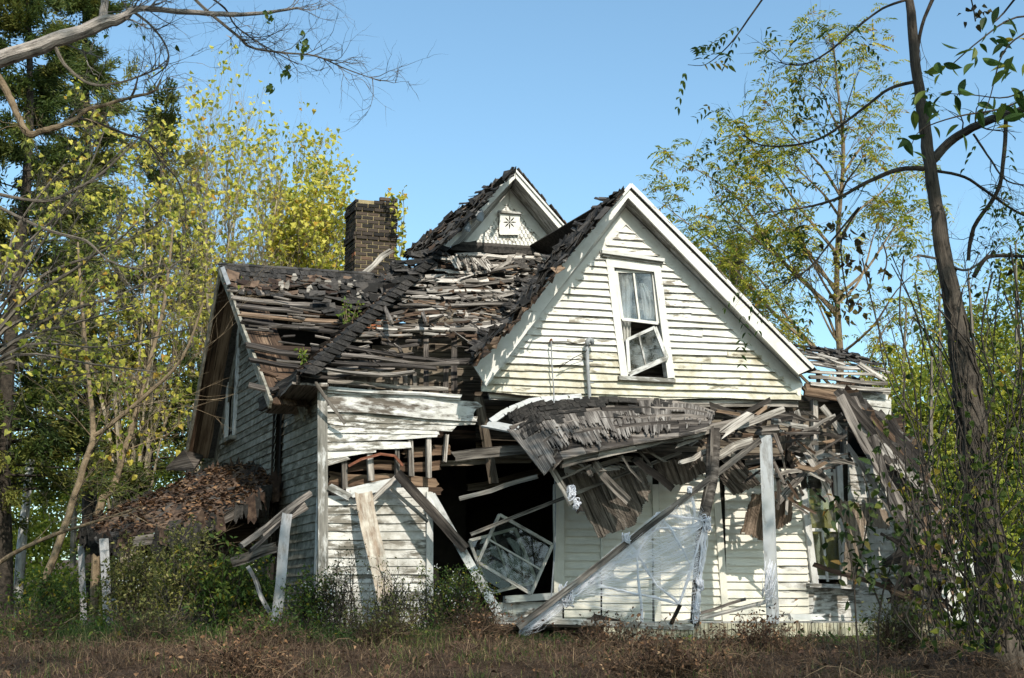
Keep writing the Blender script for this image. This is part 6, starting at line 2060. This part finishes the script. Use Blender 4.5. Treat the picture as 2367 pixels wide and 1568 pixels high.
pin = lambda leaf, rach, pairs, n=1, prob=1: (lambda lb, t: pinnate(lb, t, n, leaf, rach, pairs, prob))
def walnut():
    d = 25.0; m = mpx(d)
    b = at(1950, 1430, d); b.z = gz(b.x, b.y) - .05
    T = thing('walnut_tree', b, 'tall thin yellow green tree standing behind the right gable', 'tree', 'trees behind the right gable')
    mb = MB(); tips = []
    tr = [(1950, 1430, 24), (1944, 1000, 20), (1940, 800, 16), (1934, 650, 13), (1940, 500, 10), (1950, 350, 8), (1938, 220, 6), (1925, 90, 3)]
    sm = limb(mb, [(at(x, y, d), w_ * m / 2) for x, y, w_ in tr], 8, 6)
    side_twigs(mb, sm, 14, 1.2, 1, tips, .15, .8, .6, .4, 4)
    for (x, y) in ((1530, 470), (1545, 600), (1590, 380), (1640, 430), (1680, 290), (1720, 380), (1780, 230), (1840, 170), (1990, 150), (2050, 260), (2090, 370), (2120, 480), (1575, 700), (1640, 560),
            (1760, 440), (1830, 320), (1990, 340), (2040, 500), (1690, 660), (1840, 480), (2130, 620), (1560, 770), (1720, 760), (1870, 620), (2080, 720), (1620, 840), (1790, 840), (2040, 820), (1660, 620), (1800, 570)):
        e = at(x, y, d + random.uniform(-1.5, 1.5))
        ys = min(1020, y + abs(x - 1945) * .75 + random.uniform(60, 150))
        s0 = at(interp([(90, 1925), (350, 1950), (650, 1934), (800, 1940), (1430, 1950)], ys), ys, d)
        ln = (e - s0).length
        ra = .02 + .006 * ln
        s2 = limb(mb, [(s0, ra), (lerp(s0, e, .35) + UP * ln * -.02 + rv(.15), ra * .7), (lerp(s0, e, .7) + UP * ln * .02 + rv(.2), ra * .4), (e, .006)], 5)
        side_twigs(mb, s2, int(5 + ln * 1.6), 1.0, 1, tips, .06, .85, .3, .4, 4)
    mb.build('trunk', 'bark_tan', T)
    lb = LB(); pinnate(lb, tips, 2, .115, .32, 5, .8)
    lb.build('crown', 'lf_yg', T)
walnut()
stems_tree('walnut_tree', 'small dense yellow green tree just behind the right rake of the gable', 'tree', (1730, 1430), 31,
           [(1690, 520), (1650, 560), (1730, 560), (1670, 620), (1750, 640), (1710, 600), (1790, 720), (1700, 680), (1830, 800), (1640, 600)],
           .12, pin(.10, .3, 5, 3), 'lf_yg', 'bark', 9, 1.0, 1, (1720, 900), 'trees behind the right gable', .12, .7)

def right_tree():
    d = 10.0; m = mpx(d)
    P = lambda x, y, w_, dd=0: (at(x, y, d + dd), w_ * m / 2)
    b = at(2335, 1520, d); b.z = gz(b.x, b.y)
    T = thing('vine_covered_tree', b, 'dark near tree at the right with vines climbing its leaning trunk', 'tree')
    mb = MB()
    sm = limb(mb, [P(2345, 1560, 110), P(2322, 1460, 84), P(2300, 1350, 70), P(2272, 1200, 64), P(2252, 1050, 62), P(2235, 900, 60), P(2218, 782, 54), P(2192, 652, 42), P(2168, 501, 34), P(2149, 376, 29), P(2136, 281, 29), P(2116, 150, 25), P(2103, 0, 21), P(2090, -120, 18), P(2080, -300, 12)], 12, 5, .05)
    mb.build('trunk', 'bark_near', T)
    lb, dl = LB(), LB()
    specs = [('bark_near', [P(2156, 371, 24), P(2206, 321, 22), P(2281, 281, 20, -.3), P(2367, 253, 18, -.6), P(2500, 200, 14, -1)], 7),
             ('barkd', [P(2136, 391, 13), P(2081, 391, 12), P(2005, 421, 10), P(1930, 461, 7), P(1860, 480, 5), P(1810, 486, 3), P(1730, 500, 2)], 12),
             ('barkd', [P(2111, 190, 9), P(2055, 206, 8), P(1995, 251, 7), P(1905, 316, 6), P(1830, 336, 5), P(1760, 336, 4), P(1715, 311, 2)], 12),
             ('barkd', [P(2096, 0, 7), P(2040, 20, 6), P(1980, 65, 5), P(1915, 120, 5), P(1855, 150, 4), P(1800, 145, 2)], 9),
             ('barkd', [P(2326, 246, 10, -.4), P(2321, 351, 10, -.4), P(2306, 441, 10, -.3), P(2251, 526, 10, -.1), P(2238, 602, 9)], 4),
             ('barkd', [P(2165, -20, 10), P(2131, 60, 9), P(2118, 155, 8), P(2122, 200, 6)], 2),
             ('barkd', [P(2251, 640, 12), P(2281, 596, 10), P(2330, 592, 9), P(2420, 594, 8)], 6),
             ('bark', [P(2120, 590, 6), P(2170, 600, 6), P(2225, 625, 6), P(2262, 610, 5), P(2290, 580, 3)], 3),
             ('barkd', [P(2160, 395, 8), P(2230, 410, 7), P(2290, 450, 7), P(2350, 490, 6), P(2420, 520, 5)], 8),
             ('barkd', [P(1985, 480, 5), P(1920, 560, 5), P(1870, 620, 4), P(1800, 670, 2)], 8),
             ('barkd', [P(2250, 310, 6), P(2290, 370, 5), P(2330, 420, 4), P(2400, 430, 3)], 6)]
    for mat, pts, n in specs:
        mb = MB(); tips = []
        s2 = limb(mb, pts, 7, 5, .05)
        side_twigs(mb, s2, int(n * 1.6), .42, 1, tips, -.02, .9, .3, .25, 3, .15, .35)
        mb.build('branch', mat, T)
        for (p, dd, q) in tips:
            if random.random() < .34:
                pinnate(lb, [(p, dd, q)], 1, .066, .18, 4, 1, .6)
            elif random.random() < .15:
                dl.add(p, rv(.5) - UP, rv(1), .07, .05)
    # twig with hanging compound leaves over the sky, upper left of the tree
    mb = MB(); tips = []
    s2 = limb(mb, [P(1790, -40, 5), P(1740, 30, 5), P(1705, 80, 4), P(1672, 118, 3), P(1630, 150, 2), P(1590, 150, 1.5)], 5)
    for i in range(9):
        q = s2[int(lerp(6, len(s2) - 1, i / 8))][0]
        a = R(random.uniform(150, 260) if i < 6 else random.uniform(-70, -20))
        dd = Vector((math.cos(a), random.uniform(-.3, .3), math.sin(a)))
        pinnate(lb, [(q, dd, q)], 1, .085, .30, 5, 1, .3)
    mb.build('branch', 'barkd', T)
    lb.build('leaves', 'lf_green', T)
    # big near leaves hanging at the upper right
    bl = LB()
    dn = 5.6
    for (cx, cy, n, sx, sy) in ((2200, 215, 10, 70, 30), (2290, 250, 9, 40, 45), (2330, 110, 20, 50, 55), (2345, 230, 10, 30, 40), (2250, 120, 7, 40, 50), (2140, 245, 5, 50, 45), (2110, 330, 5, 40, 40), (2200, 290, 4, 40, 30), (2300, 40, 5, 40, 30), (2190, 150, 5, 20, 20)):
        for _ in range(n):
            l = random.uniform(.06, .11)
            bl.add(at(cx + random.gauss(0, sx * .6), cy + random.gauss(0, sy * .6), dn + random.uniform(-.4, .4)), rv(.8) - UP * .6 + Vector((random.choice((-.6, .6)), 0, 0)), UP * .6 + rv(.8), l, l * .42)
    mb = MB()
    Q = lambda *p: [(at(x, y, dn + .1 * (i % 2)), .006 * (1 - i * .18)) for i, (x, y) in enumerate(p)]
    for p in (((2480, 20), (2380, 70), (2320, 120), (2290, 220), (2270, 280)), ((2500, 150), (2400, 190), (2330, 225), (2250, 220), (2170, 215)), ((2480, 40), (2350, 40), (2270, 90), (2200, 150)), ((2420, 200), (2320, 250), (2210, 270), (2130, 300), (2105, 340)), ((2360, -20), (2320, 30), (2300, 50))):
        limb(mb, Q(*p), 5)
    mb.build('leaf_twigs', 'barkd', T)
    mb = MB()
    for p in (((1990, 478), (1950, 540), (1945, 600), (1962, 710)), ((2040, 560), (2050, 600), (2040, 650)), ((2240, -20), (2250, 20), (2255, 50)), ((2360, 592), (2372, 640))):
        limb(mb, [(at(x, y, d), .006) for x, y in p], 4)
    mb.build('twigs', 'barkd', T)
    bl.build('near_leaves', 'lf_near', T, 'broad', curl=.2)
    dl2 = LB()
    for (cx, cy, n) in ((1945, 590, 16), (1960, 700, 34), (1930, 520, 10), (2370, 640, 12), (2250, 30, 12), (2040, 620, 14), (1990, 560, 12)):
        for _ in range(n):
            dl2.add(at(cx + random.gauss(0, 22), cy + random.gauss(0, 20), d + random.uniform(-.3, .3)), rv(.6) - UP, rv(1), random.uniform(.05, .08), .05)
    dl2.build('withered_leaves', 'lf_wither', T, curl=.5)
    # vines
    vt = MB(); vl = LB()
    for i in range(95):
        x0 = random.gauss(2285, 80); y0 = 1480
        y1 = random.uniform(560, 1200)
        pts = []
        K = 7; x = x0; dd = random.uniform(-1.4, .8)
        for k in range(K):
            q = k / (K - 1)
            pts.append(at(x + random.gauss(0, 9), lerp(y0, y1, q), d + dd + random.gauss(0, .05)))
            x += random.gauss(-7, 34)
        sm2 = [p for p, r in poly_smooth([(p, .004) for p in pts], 3)]
        vt.tube(sm2, random.uniform(.002, .007), 4, 0, random.random(), False)
        for p in sm2:
            if random.random() < .34:
                for _ in range(random.randint(1, 4)):
                    l = random.uniform(.04, .08)
                    vl.add(p + rv(.07), rv(.8) - UP * .5, rv(1), l, l * .7)
    # creepers hugging the trunk
    for i in range(46):
        pts = []
        a = random.uniform(0, 6.28)
        for k in range(3, 40):
            c, r = sm[k][0], sm[k][1]
            a += random.gauss(0, .25)
            pts.append(c + Vector((math.cos(a) * (r + .006), math.sin(a) * (r + .006), 0)) + rv(.01))
        n1 = random.randint(8, len(pts))
        vt.tube(pts[:n1], random.uniform(.004, .011), 4, 0, random.random(), False)
    o = vt.build('vines', 'barkd', T); o['kind'] = 'stuff'
    o = vl.build('vine_leaves', 'lf_vine', T); o['kind'] = 'stuff'
M['bark_near'] = bark_mat('ridged dark bark', (0.008, 0.006, 0.005), (0.10, 0.082, 0.065), 16, 2.2)
M['lf_near'] = leaf_mat('broad dark green leaves', [(0, (0.018, 0.042, 0.008)), (0.7, (0.05, 0.10, 0.016)), (0.93, (0.12, 0.15, 0.02)), (1, (0.35, 0.26, 0.02))], 0.35)
M['lf_wither'] = leaf_mat('withered leaves', [(0, (0.03, 0.02, 0.008)), (0.7, (0.08, 0.065, 0.015)), (1, (0.15, 0.10, 0.02))], 0.3)
M['lf_vine'] = leaf_mat('vine leaves', [(0, (0.02, 0.04, 0.008)), (0.55, (0.06, 0.09, 0.015)), (0.9, (0.18, 0.19, 0.025)), (1, (0.30, 0.20, 0.03))], 0.45)
right_tree()

# woods behind, too far and dense to count
def woods(name, label, spots, n, leaf, mat, trunks):
    mb = MB(); lb = LB()
    for (x, y, d) in trunks:
        b = at(x, 1420, d); b.z = gz(b.x, b.y)
        t = at(x + random.uniform(-30, 30), y, d)
        sm = limb(mb, [(b, .1), (lerp(b, t, .5) + rv(.2), .075), (t, .02)], 5)
        side_twigs(mb, sm, 9, 2.2, 2, [], .1, .8, .2, .3, 3)
    V = [];
    o1 = mb
    tot = sum(s[3] * s[4] for s in spots)
    for (x, y, d, rx, ry) in spots:
        k = int(n * rx * ry / tot)
        C = at(x, y, d); ax, az = rx * mpx(d), ry * mpx(d)
        clumps = [Vector((random.gauss(0, .5) * ax, random.gauss(0, .5) * ax * .7, random.gauss(0, .5) * az)) for _ in range(max(6, k // 70))]
        tone = [random.random() for _ in clumps]
        for _ in range(k):
            i = random.randrange(len(clumps))
            p = C + clumps[i] + Vector((random.gauss(0, .30), random.gauss(0, .3), random.gauss(0, .22)))
            if p.z < gz(p.x, p.y): continue
            l = leaf * random.uniform(.6, 1.3)
            lb.add(p, rv(1) - UP * .4, rv(1) + UP * .4, l, l * .65, min(1, max(0, tone[i] * .6 + random.uniform(0, .4))))
    T = thing(name, lb.P[0][:2] + (0,), label, 'woods')
    T['kind'] = 'stuff'
    o = mb.build('trunks', 'bark', T); o['kind'] = 'stuff'
    o = lb.build('foliage', mat, T, 'diamond'); o['kind'] = 'stuff'
woods('right_woods', 'sunlit yellow green woods behind the right end of the house', [(2120, 1000, 30, 90, 120), (2250, 950, 33, 120, 140), (2380, 1000, 31, 120, 170), (2160, 1180, 28, 100, 120), (2330, 1220, 29, 130, 150), (2080, 880, 34, 60, 60), (2260, 1380, 26, 160, 60), (2500, 1100, 30, 120, 250), (2420, 820, 35, 120, 90), (2290, 800, 36, 90, 70), (2200, 860, 35, 90, 60), (2150, 1080, 32, 90, 90), (2300, 1080, 33, 110, 90), (2130, 1300, 29, 100, 80), (2400, 650, 36, 90, 80), (2200, 740, 37, 100, 50)],
      60000, .13, 'lf_far', [(2090, 700, 31), (2180, 640, 33), (2240, 620, 30), (2330, 560, 34), (2380, 650, 29), (2140, 800, 28)])
woods('left_woods', 'pale yellow brush and woods behind the side porch', [(60, 1250, 34, 160, 110), (200, 1120, 36, 140, 120), (330, 1080, 33, 120, 120), (30, 1050, 38, 150, 120), (130, 1380, 30, 200, 60), (380, 1250, 30, 90, 120), (330, 1380, 28, 140, 60), (-150, 1150, 34, 150, 200), (250, 930, 38, 110, 80), (420, 950, 36, 60, 90)],
      40000, .13, 'lf_far', [(20, 800, 34), (110, 850, 36), (250, 760, 35), (360, 700, 33), (300, 900, 30), (430, 760, 31), (170, 900, 32), (-80, 700, 34)])

# ------------------------------------------------------------------ undergrowth
def bush(name, label, cx, cy, d, rx, ry, nst, nleaf, leaf, mat, stem='barkd', cat='bush', wmul=.5, flowers=0, fx=None):
    b = at(cx, 1440, d); b.z = gz(b.x, b.y)
    T = thing(name, b, label, cat)
    mb = MB(); lb = LB(); fl = LB(); tips = []
    for _ in range(nst):
        e = at(cx + random.gauss(0, rx * .5), cy + random.uniform(-ry, ry * .6), d + random.gauss(0, rx * .4 * mpx(d)))
        s = b + Vector((random.gauss(0, rx * .3 * mpx(d)), random.gauss(0, .2), -.05))
        sm = limb(mb, [(s, .008), (lerp(s, e, .5) + rv(.08), .006), (e, .002)], 4, 3)
        side_twigs(mb, sm, 5, .28, 1, tips, .1, .9, .25, .5, 3)
    random.shuffle(tips)
    per = max(1, nleaf // max(1, len(tips)))
    for (p, dd, q) in tips:
        for _ in range(per):
            l = leaf * random.uniform(.6, 1.2)
            lb.add(lerp(q, p, random.random()) + rv(leaf * .8), rv(1) + dd * .5 - UP * .3, rv(.8) + UP * .5, l, l * wmul)
        if random.random() < flowers:
            for _ in range(4): fl.add(p + rv(.03), rv(1), rv(1), .022, .02)
    mb.build('stems', stem, T)
    lb.build('leaves', mat, T)
    if fl.P: fl.build('flowers', fx or 'flower', T, 'diamond')['kind'] = 'stuff'
bush('weed_bush', 'tall olive weed bush with seed heads in front of the side porch', 415, 1320, 16.6, 70, 95, 46, 3400, .055, 'lf_olive', 'bark', flowers=.25, fx='lf_olive')
bush('weed_bush', 'green leafy bush growing among the fallen rafters left of the bay', 515, 1360, 16.4, 75, 70, 40, 2600, .085, 'lf_green', wmul=.42)
bush('weed_bush', 'dull bush under the left end of the side porch roof', 310, 1350, 17.2, 70, 70, 40, 3000, .06, 'lf_olive', flowers=.05)
bush('weed_bush', 'dark bush in the shade behind the leaning white post', 600, 1370, 16.8, 70, 70, 36, 2400, .07, 'lf_green', flowers=.04)
bush('weed_bush', 'low green bush around the base of the leaning trees', 120, 1390, 17.8, 110, 50, 40, 2600, .07, 'lf_green')
bush('flowering_shrub', 'dark shrub with tiny white flowers beside the broken doorway', 1060, 1395, 15.6, 62, 50, 60, 4200, .04, 'lf_green', flowers=.08)
bush('dry_weeds', 'thin dark dry weeds standing in front of the left corner', 790, 1380, 15.7, 45, 110, 30, 700, .04, 'lf_dk', flowers=.02)
bush('dry_weeds', 'tangle of brown weeds before the wide leaning plank', 900, 1400, 15.5, 60, 80, 34, 900, .04, 'lf_olive', flowers=.02)
bush('dry_weeds', 'sparse brown weeds against the lower front wall by the doorway', 975, 1410, 15.2, 40, 50, 22, 500, .04, 'lf_olive')
bush('dry_weeds', 'dark green weeds at the foot of the bay side wall', 715, 1400, 15.8, 45, 60, 40, 1700, .055, 'lf_green', flowers=.03)
bush('roof_plant', 'green sapling sprouting from the rotten valley of the roof', 808, 735, 19.0, 22, 32, 1, 1, .05, 'lf_green') if False else None

for (x, y, d_, rx, ry, n, m_, lab) in ((1110, 1462, 12.6, 60, 18, 40, 'lf_dead', 'brown dry brush heaped below the left end of the porch edge board'), (1390, 1488, 12.2, 70, 8, 26, 'lf_dead', 'brown brush mound in front of the middle of the porch skirt'),
                                (1760, 1494, 11.6, 80, 8, 26, 'lf_dead', 'dry brown weeds in front of the foot of the square post'), (2080, 1470, 11.2, 70, 30, 50, 'lf_olive', 'tall mixed weeds growing left of the vine covered trunk'),
                                (330, 1470, 13.2, 90, 22, 40, 'lf_olive', 'straggly weeds at the yard edge below the side porch'), (620, 1475, 12.4, 90, 20, 40, 'lf_green', 'low green weeds at the yard edge below the leaning white post'),
                                (880, 1470, 12.6, 80, 24, 44, 'lf_olive', 'mixed weeds at the yard edge below the wide leaning plank'), (60, 1460, 13.5, 80, 26, 40, 'lf_green', 'green weeds at the far left yard edge'), (1560, 1540, 9.4, 90, 9, 26, 'lf_dead', 'dry brown tuft low on the bank right of the middle'), (560, 1540, 9.4, 90, 9, 26, 'lf_dead', 'dry brown tuft low on the bank at the left')):
    bush('dry_weeds', lab, x, y, d_, rx, ry, n, 1100, .038, m_, 'straw')

def roof_plant(label, x, y, d, n, w_, h):
    b = at(x, y, d)
    T = thing('roof_plant', b, label, 'plant')
    mb = MB(); lb = LB()
    for _ in range(n):
        e = at(x + random.gauss(0, w_), y - random.uniform(.4, 1) * h, d + random.gauss(0, .15))
        mb.tube([b + rv(.05), lerp(b, e, .5) + rv(.04), e], [.006, .005, .002], 4)
        for k in range(9):
            p = lerp(b, e, random.uniform(.3, 1.05)) + rv(.05)
            l = random.uniform(.05, .10)
            lb.add(p, rv(.8) - UP * .2, rv(1) + UP * .5, l, l * .5)
    mb.build('stems', 'bark_tan', T); lb.build('leaves', 'lf_roof', T)
M['lf_roof'] = leaf_mat('bright green sapling leaves', [(0, (0.06, 0.11, 0.015)), (0.8, (0.16, 0.22, 0.03)), (1, (0.3, 0.3, 0.05))])
roof_plant('green sapling sprouting from debris in the valley of the roof', 808, 772, pp(808, 760, PRW).y - .2, 11, 15, 78)
roof_plant('small green seedling low on the mossy hip of the roof', 700, 838, pp(700, 835, PRW).y - .25, 5, 8, 32)
def creeper():
    b = at(922, 600, 22.3)
    T = thing('chimney_creeper', b, 'yellow green creeper growing up the right side of the chimney', 'plant')
    mb = MB(); lb = LB()
    for (xs) in (((925, 600), (930, 540), (926, 500), (924, 450)), ((925, 600), (934, 500), (930, 440)), ((925, 590), (915, 480), (896, 440))):
        sm = limb(mb, [(at(x, y, 22.4), .006) for x, y in xs], 4)
        for p, r in sm:
            for _ in range(3): lb.add(p + rv(.09), rv(1) - UP, rv(1), random.uniform(.07, .12), .08)
    mb.build('stems', 'bark', T); lb.build('leaves', 'lf_yel', T, 'heart')
creeper()
def sapling():
    d = 9.2
    b = at(1990, 1540, d); b.z = gz(b.x, b.y)
    T = thing('sapling', b, 'thin dark leaved sapling in front of the right window', 'sapling')
    mb = MB(); lb = LB()
    m = mpx(d)
    for s in ([(1990, 1545), (1980, 1450), (1972, 1330), (1955, 1230), (1937, 1165)], [(2030, 1545), (2035, 1400), (2070, 1280), (2110, 1180), (2130, 1080)], [(1975, 1340), (2000, 1240), (2010, 1150), (1995, 1100)], [(2035, 1400), (2000, 1320), (1960, 1290)]):
        sm = limb(mb, [(at(x, y, d), lerp(5, 1.5, i / len(s)) * m / 2) for i, (x, y) in enumerate(s)], 5)
        for p, r in sm[len(sm) // 3:]:
            if random.random() < .6:
                for _ in range(3):
                    l = random.uniform(.06, .12)
                    lb.add(p + rv(.10), rv(.9) - UP * .3, UP + rv(.8), l, l * .5)
    for (cx, cy, n) in ((1905, 1160, 12), (1950, 1190, 10), (2000, 1180, 12), (2020, 1240, 14), (2060, 1300, 12), (1990, 1290, 12), (1900, 1240, 5), (2040, 1340, 14), (2100, 1240, 12)):
        for _ in range(n):
            l = random.uniform(.05, .10)
            lb.add(at(cx + random.gauss(0, 22), cy + random.gauss(0, 18), d + random.uniform(-.2, .2)), rv(.9) - UP * .3, UP + rv(.7), l, l * .5)
    mb.build('stems', 'barkd', T); lb.build('leaves', 'lf_dk', T)
sapling()

def blades(name, n, area, h, wd, lean, mat, label, cat, curl=.5, flat=0.0, clump=0.0, patch=0):
    x0, x1, y0, y1 = area
    X = NP.uniform(x0, x1, n); Y = NP.uniform(y0, y1, n)
    if clump:
        k = max(4, n // 28)
        cx, cy = NP.uniform(x0, x1, k), NP.uniform(y0, y1, k)
        i = NP.integers(0, k, n)
        X = cx[i] + NP.normal(0, clump, n); Y = cy[i] + NP.normal(0, clump, n)
    keep = (np.abs(X) < Y * .45 + 1.5)
    if patch: keep &= np.array([mnoise.noise((a * .8, b * .8, 3)) * .9 + (b - patch) * .35 + random.gauss(0, .35) > 0 for a, b in zip(X, Y)])
    X, Y = X[keep], Y[keep]; n = len(X)
    Z = np.array([gz(a, b) for a, b in zip(X, Y)])
    H = NP.uniform(h[0], h[1], n)
    A = NP.uniform(0, 2 * np.pi, n)
    D = np.stack([np.cos(A), np.sin(A), np.zeros(n)], 1)
    ln = NP.uniform(0, lean, n)
    K = 4
    pts = np.zeros((n, K, 3))
    for i in range(K):
        q = i / (K - 1)
        pts[:, i, 0] = X + D[:, 0] * H * ln * q ** 1.6
        pts[:, i, 1] = Y + D[:, 1] * H * ln * q ** 1.6
        pts[:, i, 2] = Z - .01 + H * (1 - flat) * (q - curl * q * q * ln * .5) + flat * H * .12 * np.sin(q * 3.1)
        if flat: pts[:, i, :2] += NP.normal(0, .02, (n, 2))
    W = np.outer(NP.uniform(wd[0], wd[1], n), np.array([1, .9, .65, .08]))
    S = np.stack([-np.sin(A), np.cos(A), np.zeros(n)], 1)
    o = ribbons(name, pts, W, S, mat)
    tag(o, label, cat, None, 'stuff')
blades('grass', 30000, (-9, -.5, 10, 18), (.04, .26), (.006, .012), 1.0, 'grass', 'uneven green grass growing in front of the side porch and left wall', 'grass', clump=.14, patch=13.2)
blades('front_grass', 5000, (-1.5, 8, 12, 15.2), (.03, .13), (.005, .01), 1.0, 'grass', 'thin tufts of grass along the foot of the porch skirt', 'grass', clump=.12)
blades('dead_grass', 46000, (-5.5, 6, 7.6, 13.6), (.10, .42), (.002, .006), 2.6, 'straw', 'matted brown dead grass covering the bank in the foreground', 'dead grass', curl=.9, flat=.66, clump=.15)
blades('tall_dead_grass', 3000, (-5.5, 7, 8.5, 13), (.06, .22), (.003, .006), 1.2, 'straw', 'taller dry brown grass stalks standing on the bank', 'dead grass', clump=.12)
blades('bank_grass', 3000, (-5, 3, 8.8, 12), (.03, .13), (.004, .009), 1.1, 'grass', 'scattered green blades among the dead grass of the bank', 'grass', clump=.08)
lb = LB()
for _ in range(520):
    x, y = random.uniform(-8, 6.5), random.uniform(12.0, 16.3)
    if x > -.8 and (random.random() < .75 or y > 14.6): continue
    if abs(x) > y * .45 + .4: continue
    h = random.uniform(.05, .50) ** 1.3 * (.4 if x > -.8 else 1); tone = random.random()
    for _ in range(random.randint(10, 34)):
        l = random.uniform(.025, .07)
        lb.add(Vector((x, y, gz(x, y))) + Vector((random.gauss(0, .1), random.gauss(0, .1), random.random() * h)), rv(1) + UP * .2, UP + rv(.8), l, l * .5, min(1, max(0, tone * .6 + random.uniform(0, .4))))
tag(lb.build('ground_weeds', 'lf_green', None), 'low leafy weeds scattered along the edge of the yard', 'weeds', None, 'stuff')
vt = MB()
for _ in range(1500):
    x, y = random.uniform(-5.5, 6.5), random.uniform(8.4, 13.4)
    if abs(x) > y * .45 + .4: continue
    if x < 0 and random.random() < .5: continue
    p = Vector((x, y, gz(x, y))); a = random.uniform(0, 6.28); L_ = random.uniform(.12, .5); h = random.uniform(.04, .17)
    d_ = Vector((math.cos(a), math.sin(a), 0))
    vt.tube([p + d_ * (L_ * q) + UP * (h * 4 * q * (1 - q * .8)) + rv(.015) for q in (0, .25, .5, .75, 1)], random.uniform(.0008, .0022), 3, 0, random.random(), False)
tag(vt.build('dry_brush', 'straw'), 'tangled dry stems arching over the brown bank', 'dry stems', None, 'stuff')
lb = LB()
for _ in range(2600):
    x, y = random.uniform(-7, 7), random.uniform(7.6, 15.2)
    if abs(x) > y * .45 + .6: continue
    n_ = (UP + rv(.7)).normalized(); l = random.uniform(.03, .065)
    lb.add((x, y, gz(x, y) + random.uniform(.01, .09)), n_.cross(rv(1)), n_, l, l * random.uniform(.5, .8))
tag(lb.build('leaf_litter', 'lf_dead', None, curl=.4), 'brown fallen leaves littering the bank in front of the house', 'leaf litter', None, 'stuff')

# trees along the road behind the viewer: their crowns throw the dappled shade on the bank and yard
def shade_tree(tx, ty, x, y, h0, h1, rx, ry, n, label):
    b = Vector((tx, ty, gz(tx, ty)))
    T = thing('roadside_tree', b, label, 'tree', 'roadside trees behind the viewer')
    mb = MB(); lb = LB()
    top = Vector((lerp(tx, x, .5), lerp(ty, y, .5), h0 + .5))
    limb(mb, [(b, .24), (lerp(b, top, .5) + rv(.2), .18), (top, .10)], 8)
    C = Vector((x, y, (h0 + h1) / 2))
    cl = [C + Vector((random.uniform(-1, 1) * rx, random.uniform(-1, 1) * ry, random.uniform(-.5, .5) * (h1 - h0))) for _ in range(n // 110)]
    for c in cl:
        limb(mb, [(top, .06), (lerp(top, c, .5) + UP * .4 + rv(.2), .035), (c, .01)], 4, 2)
        for _ in range(110):
            lb.add(c + Vector((random.gauss(0, .42), random.gauss(0, .42), random.gauss(0, .3))), rv(1), rv(1) + UP, .16, .11)
    mb.build('trunk', 'bark', T); lb.build('crown', 'lf_green', T, 'diamond')
for a in ((-6, -1.5, -2.5, -1, 5, 9, 3, 2, 3300, 'roadside tree behind and left of the viewer'), (4.5, -3, 4.5, -1.5, 5.5, 9, 3.2, 2, 3400, 'roadside tree behind and right of the viewer'),
          (-6.5, 4.5, -1.5, 4.5, 8.6, 11.6, 2.8, 2, 4400, 'roadside tree standing left of the viewer'), (7.5, 4.0, 4.2, 4.5, 8.6, 11.6, 3, 2, 4400, 'roadside tree standing right of the viewer'), (12, 6, 9.5, 5.5, 8, 11, 2.4, 2, 2800, 'roadside tree farthest to the right of the viewer')):
    shade_tree(*a)
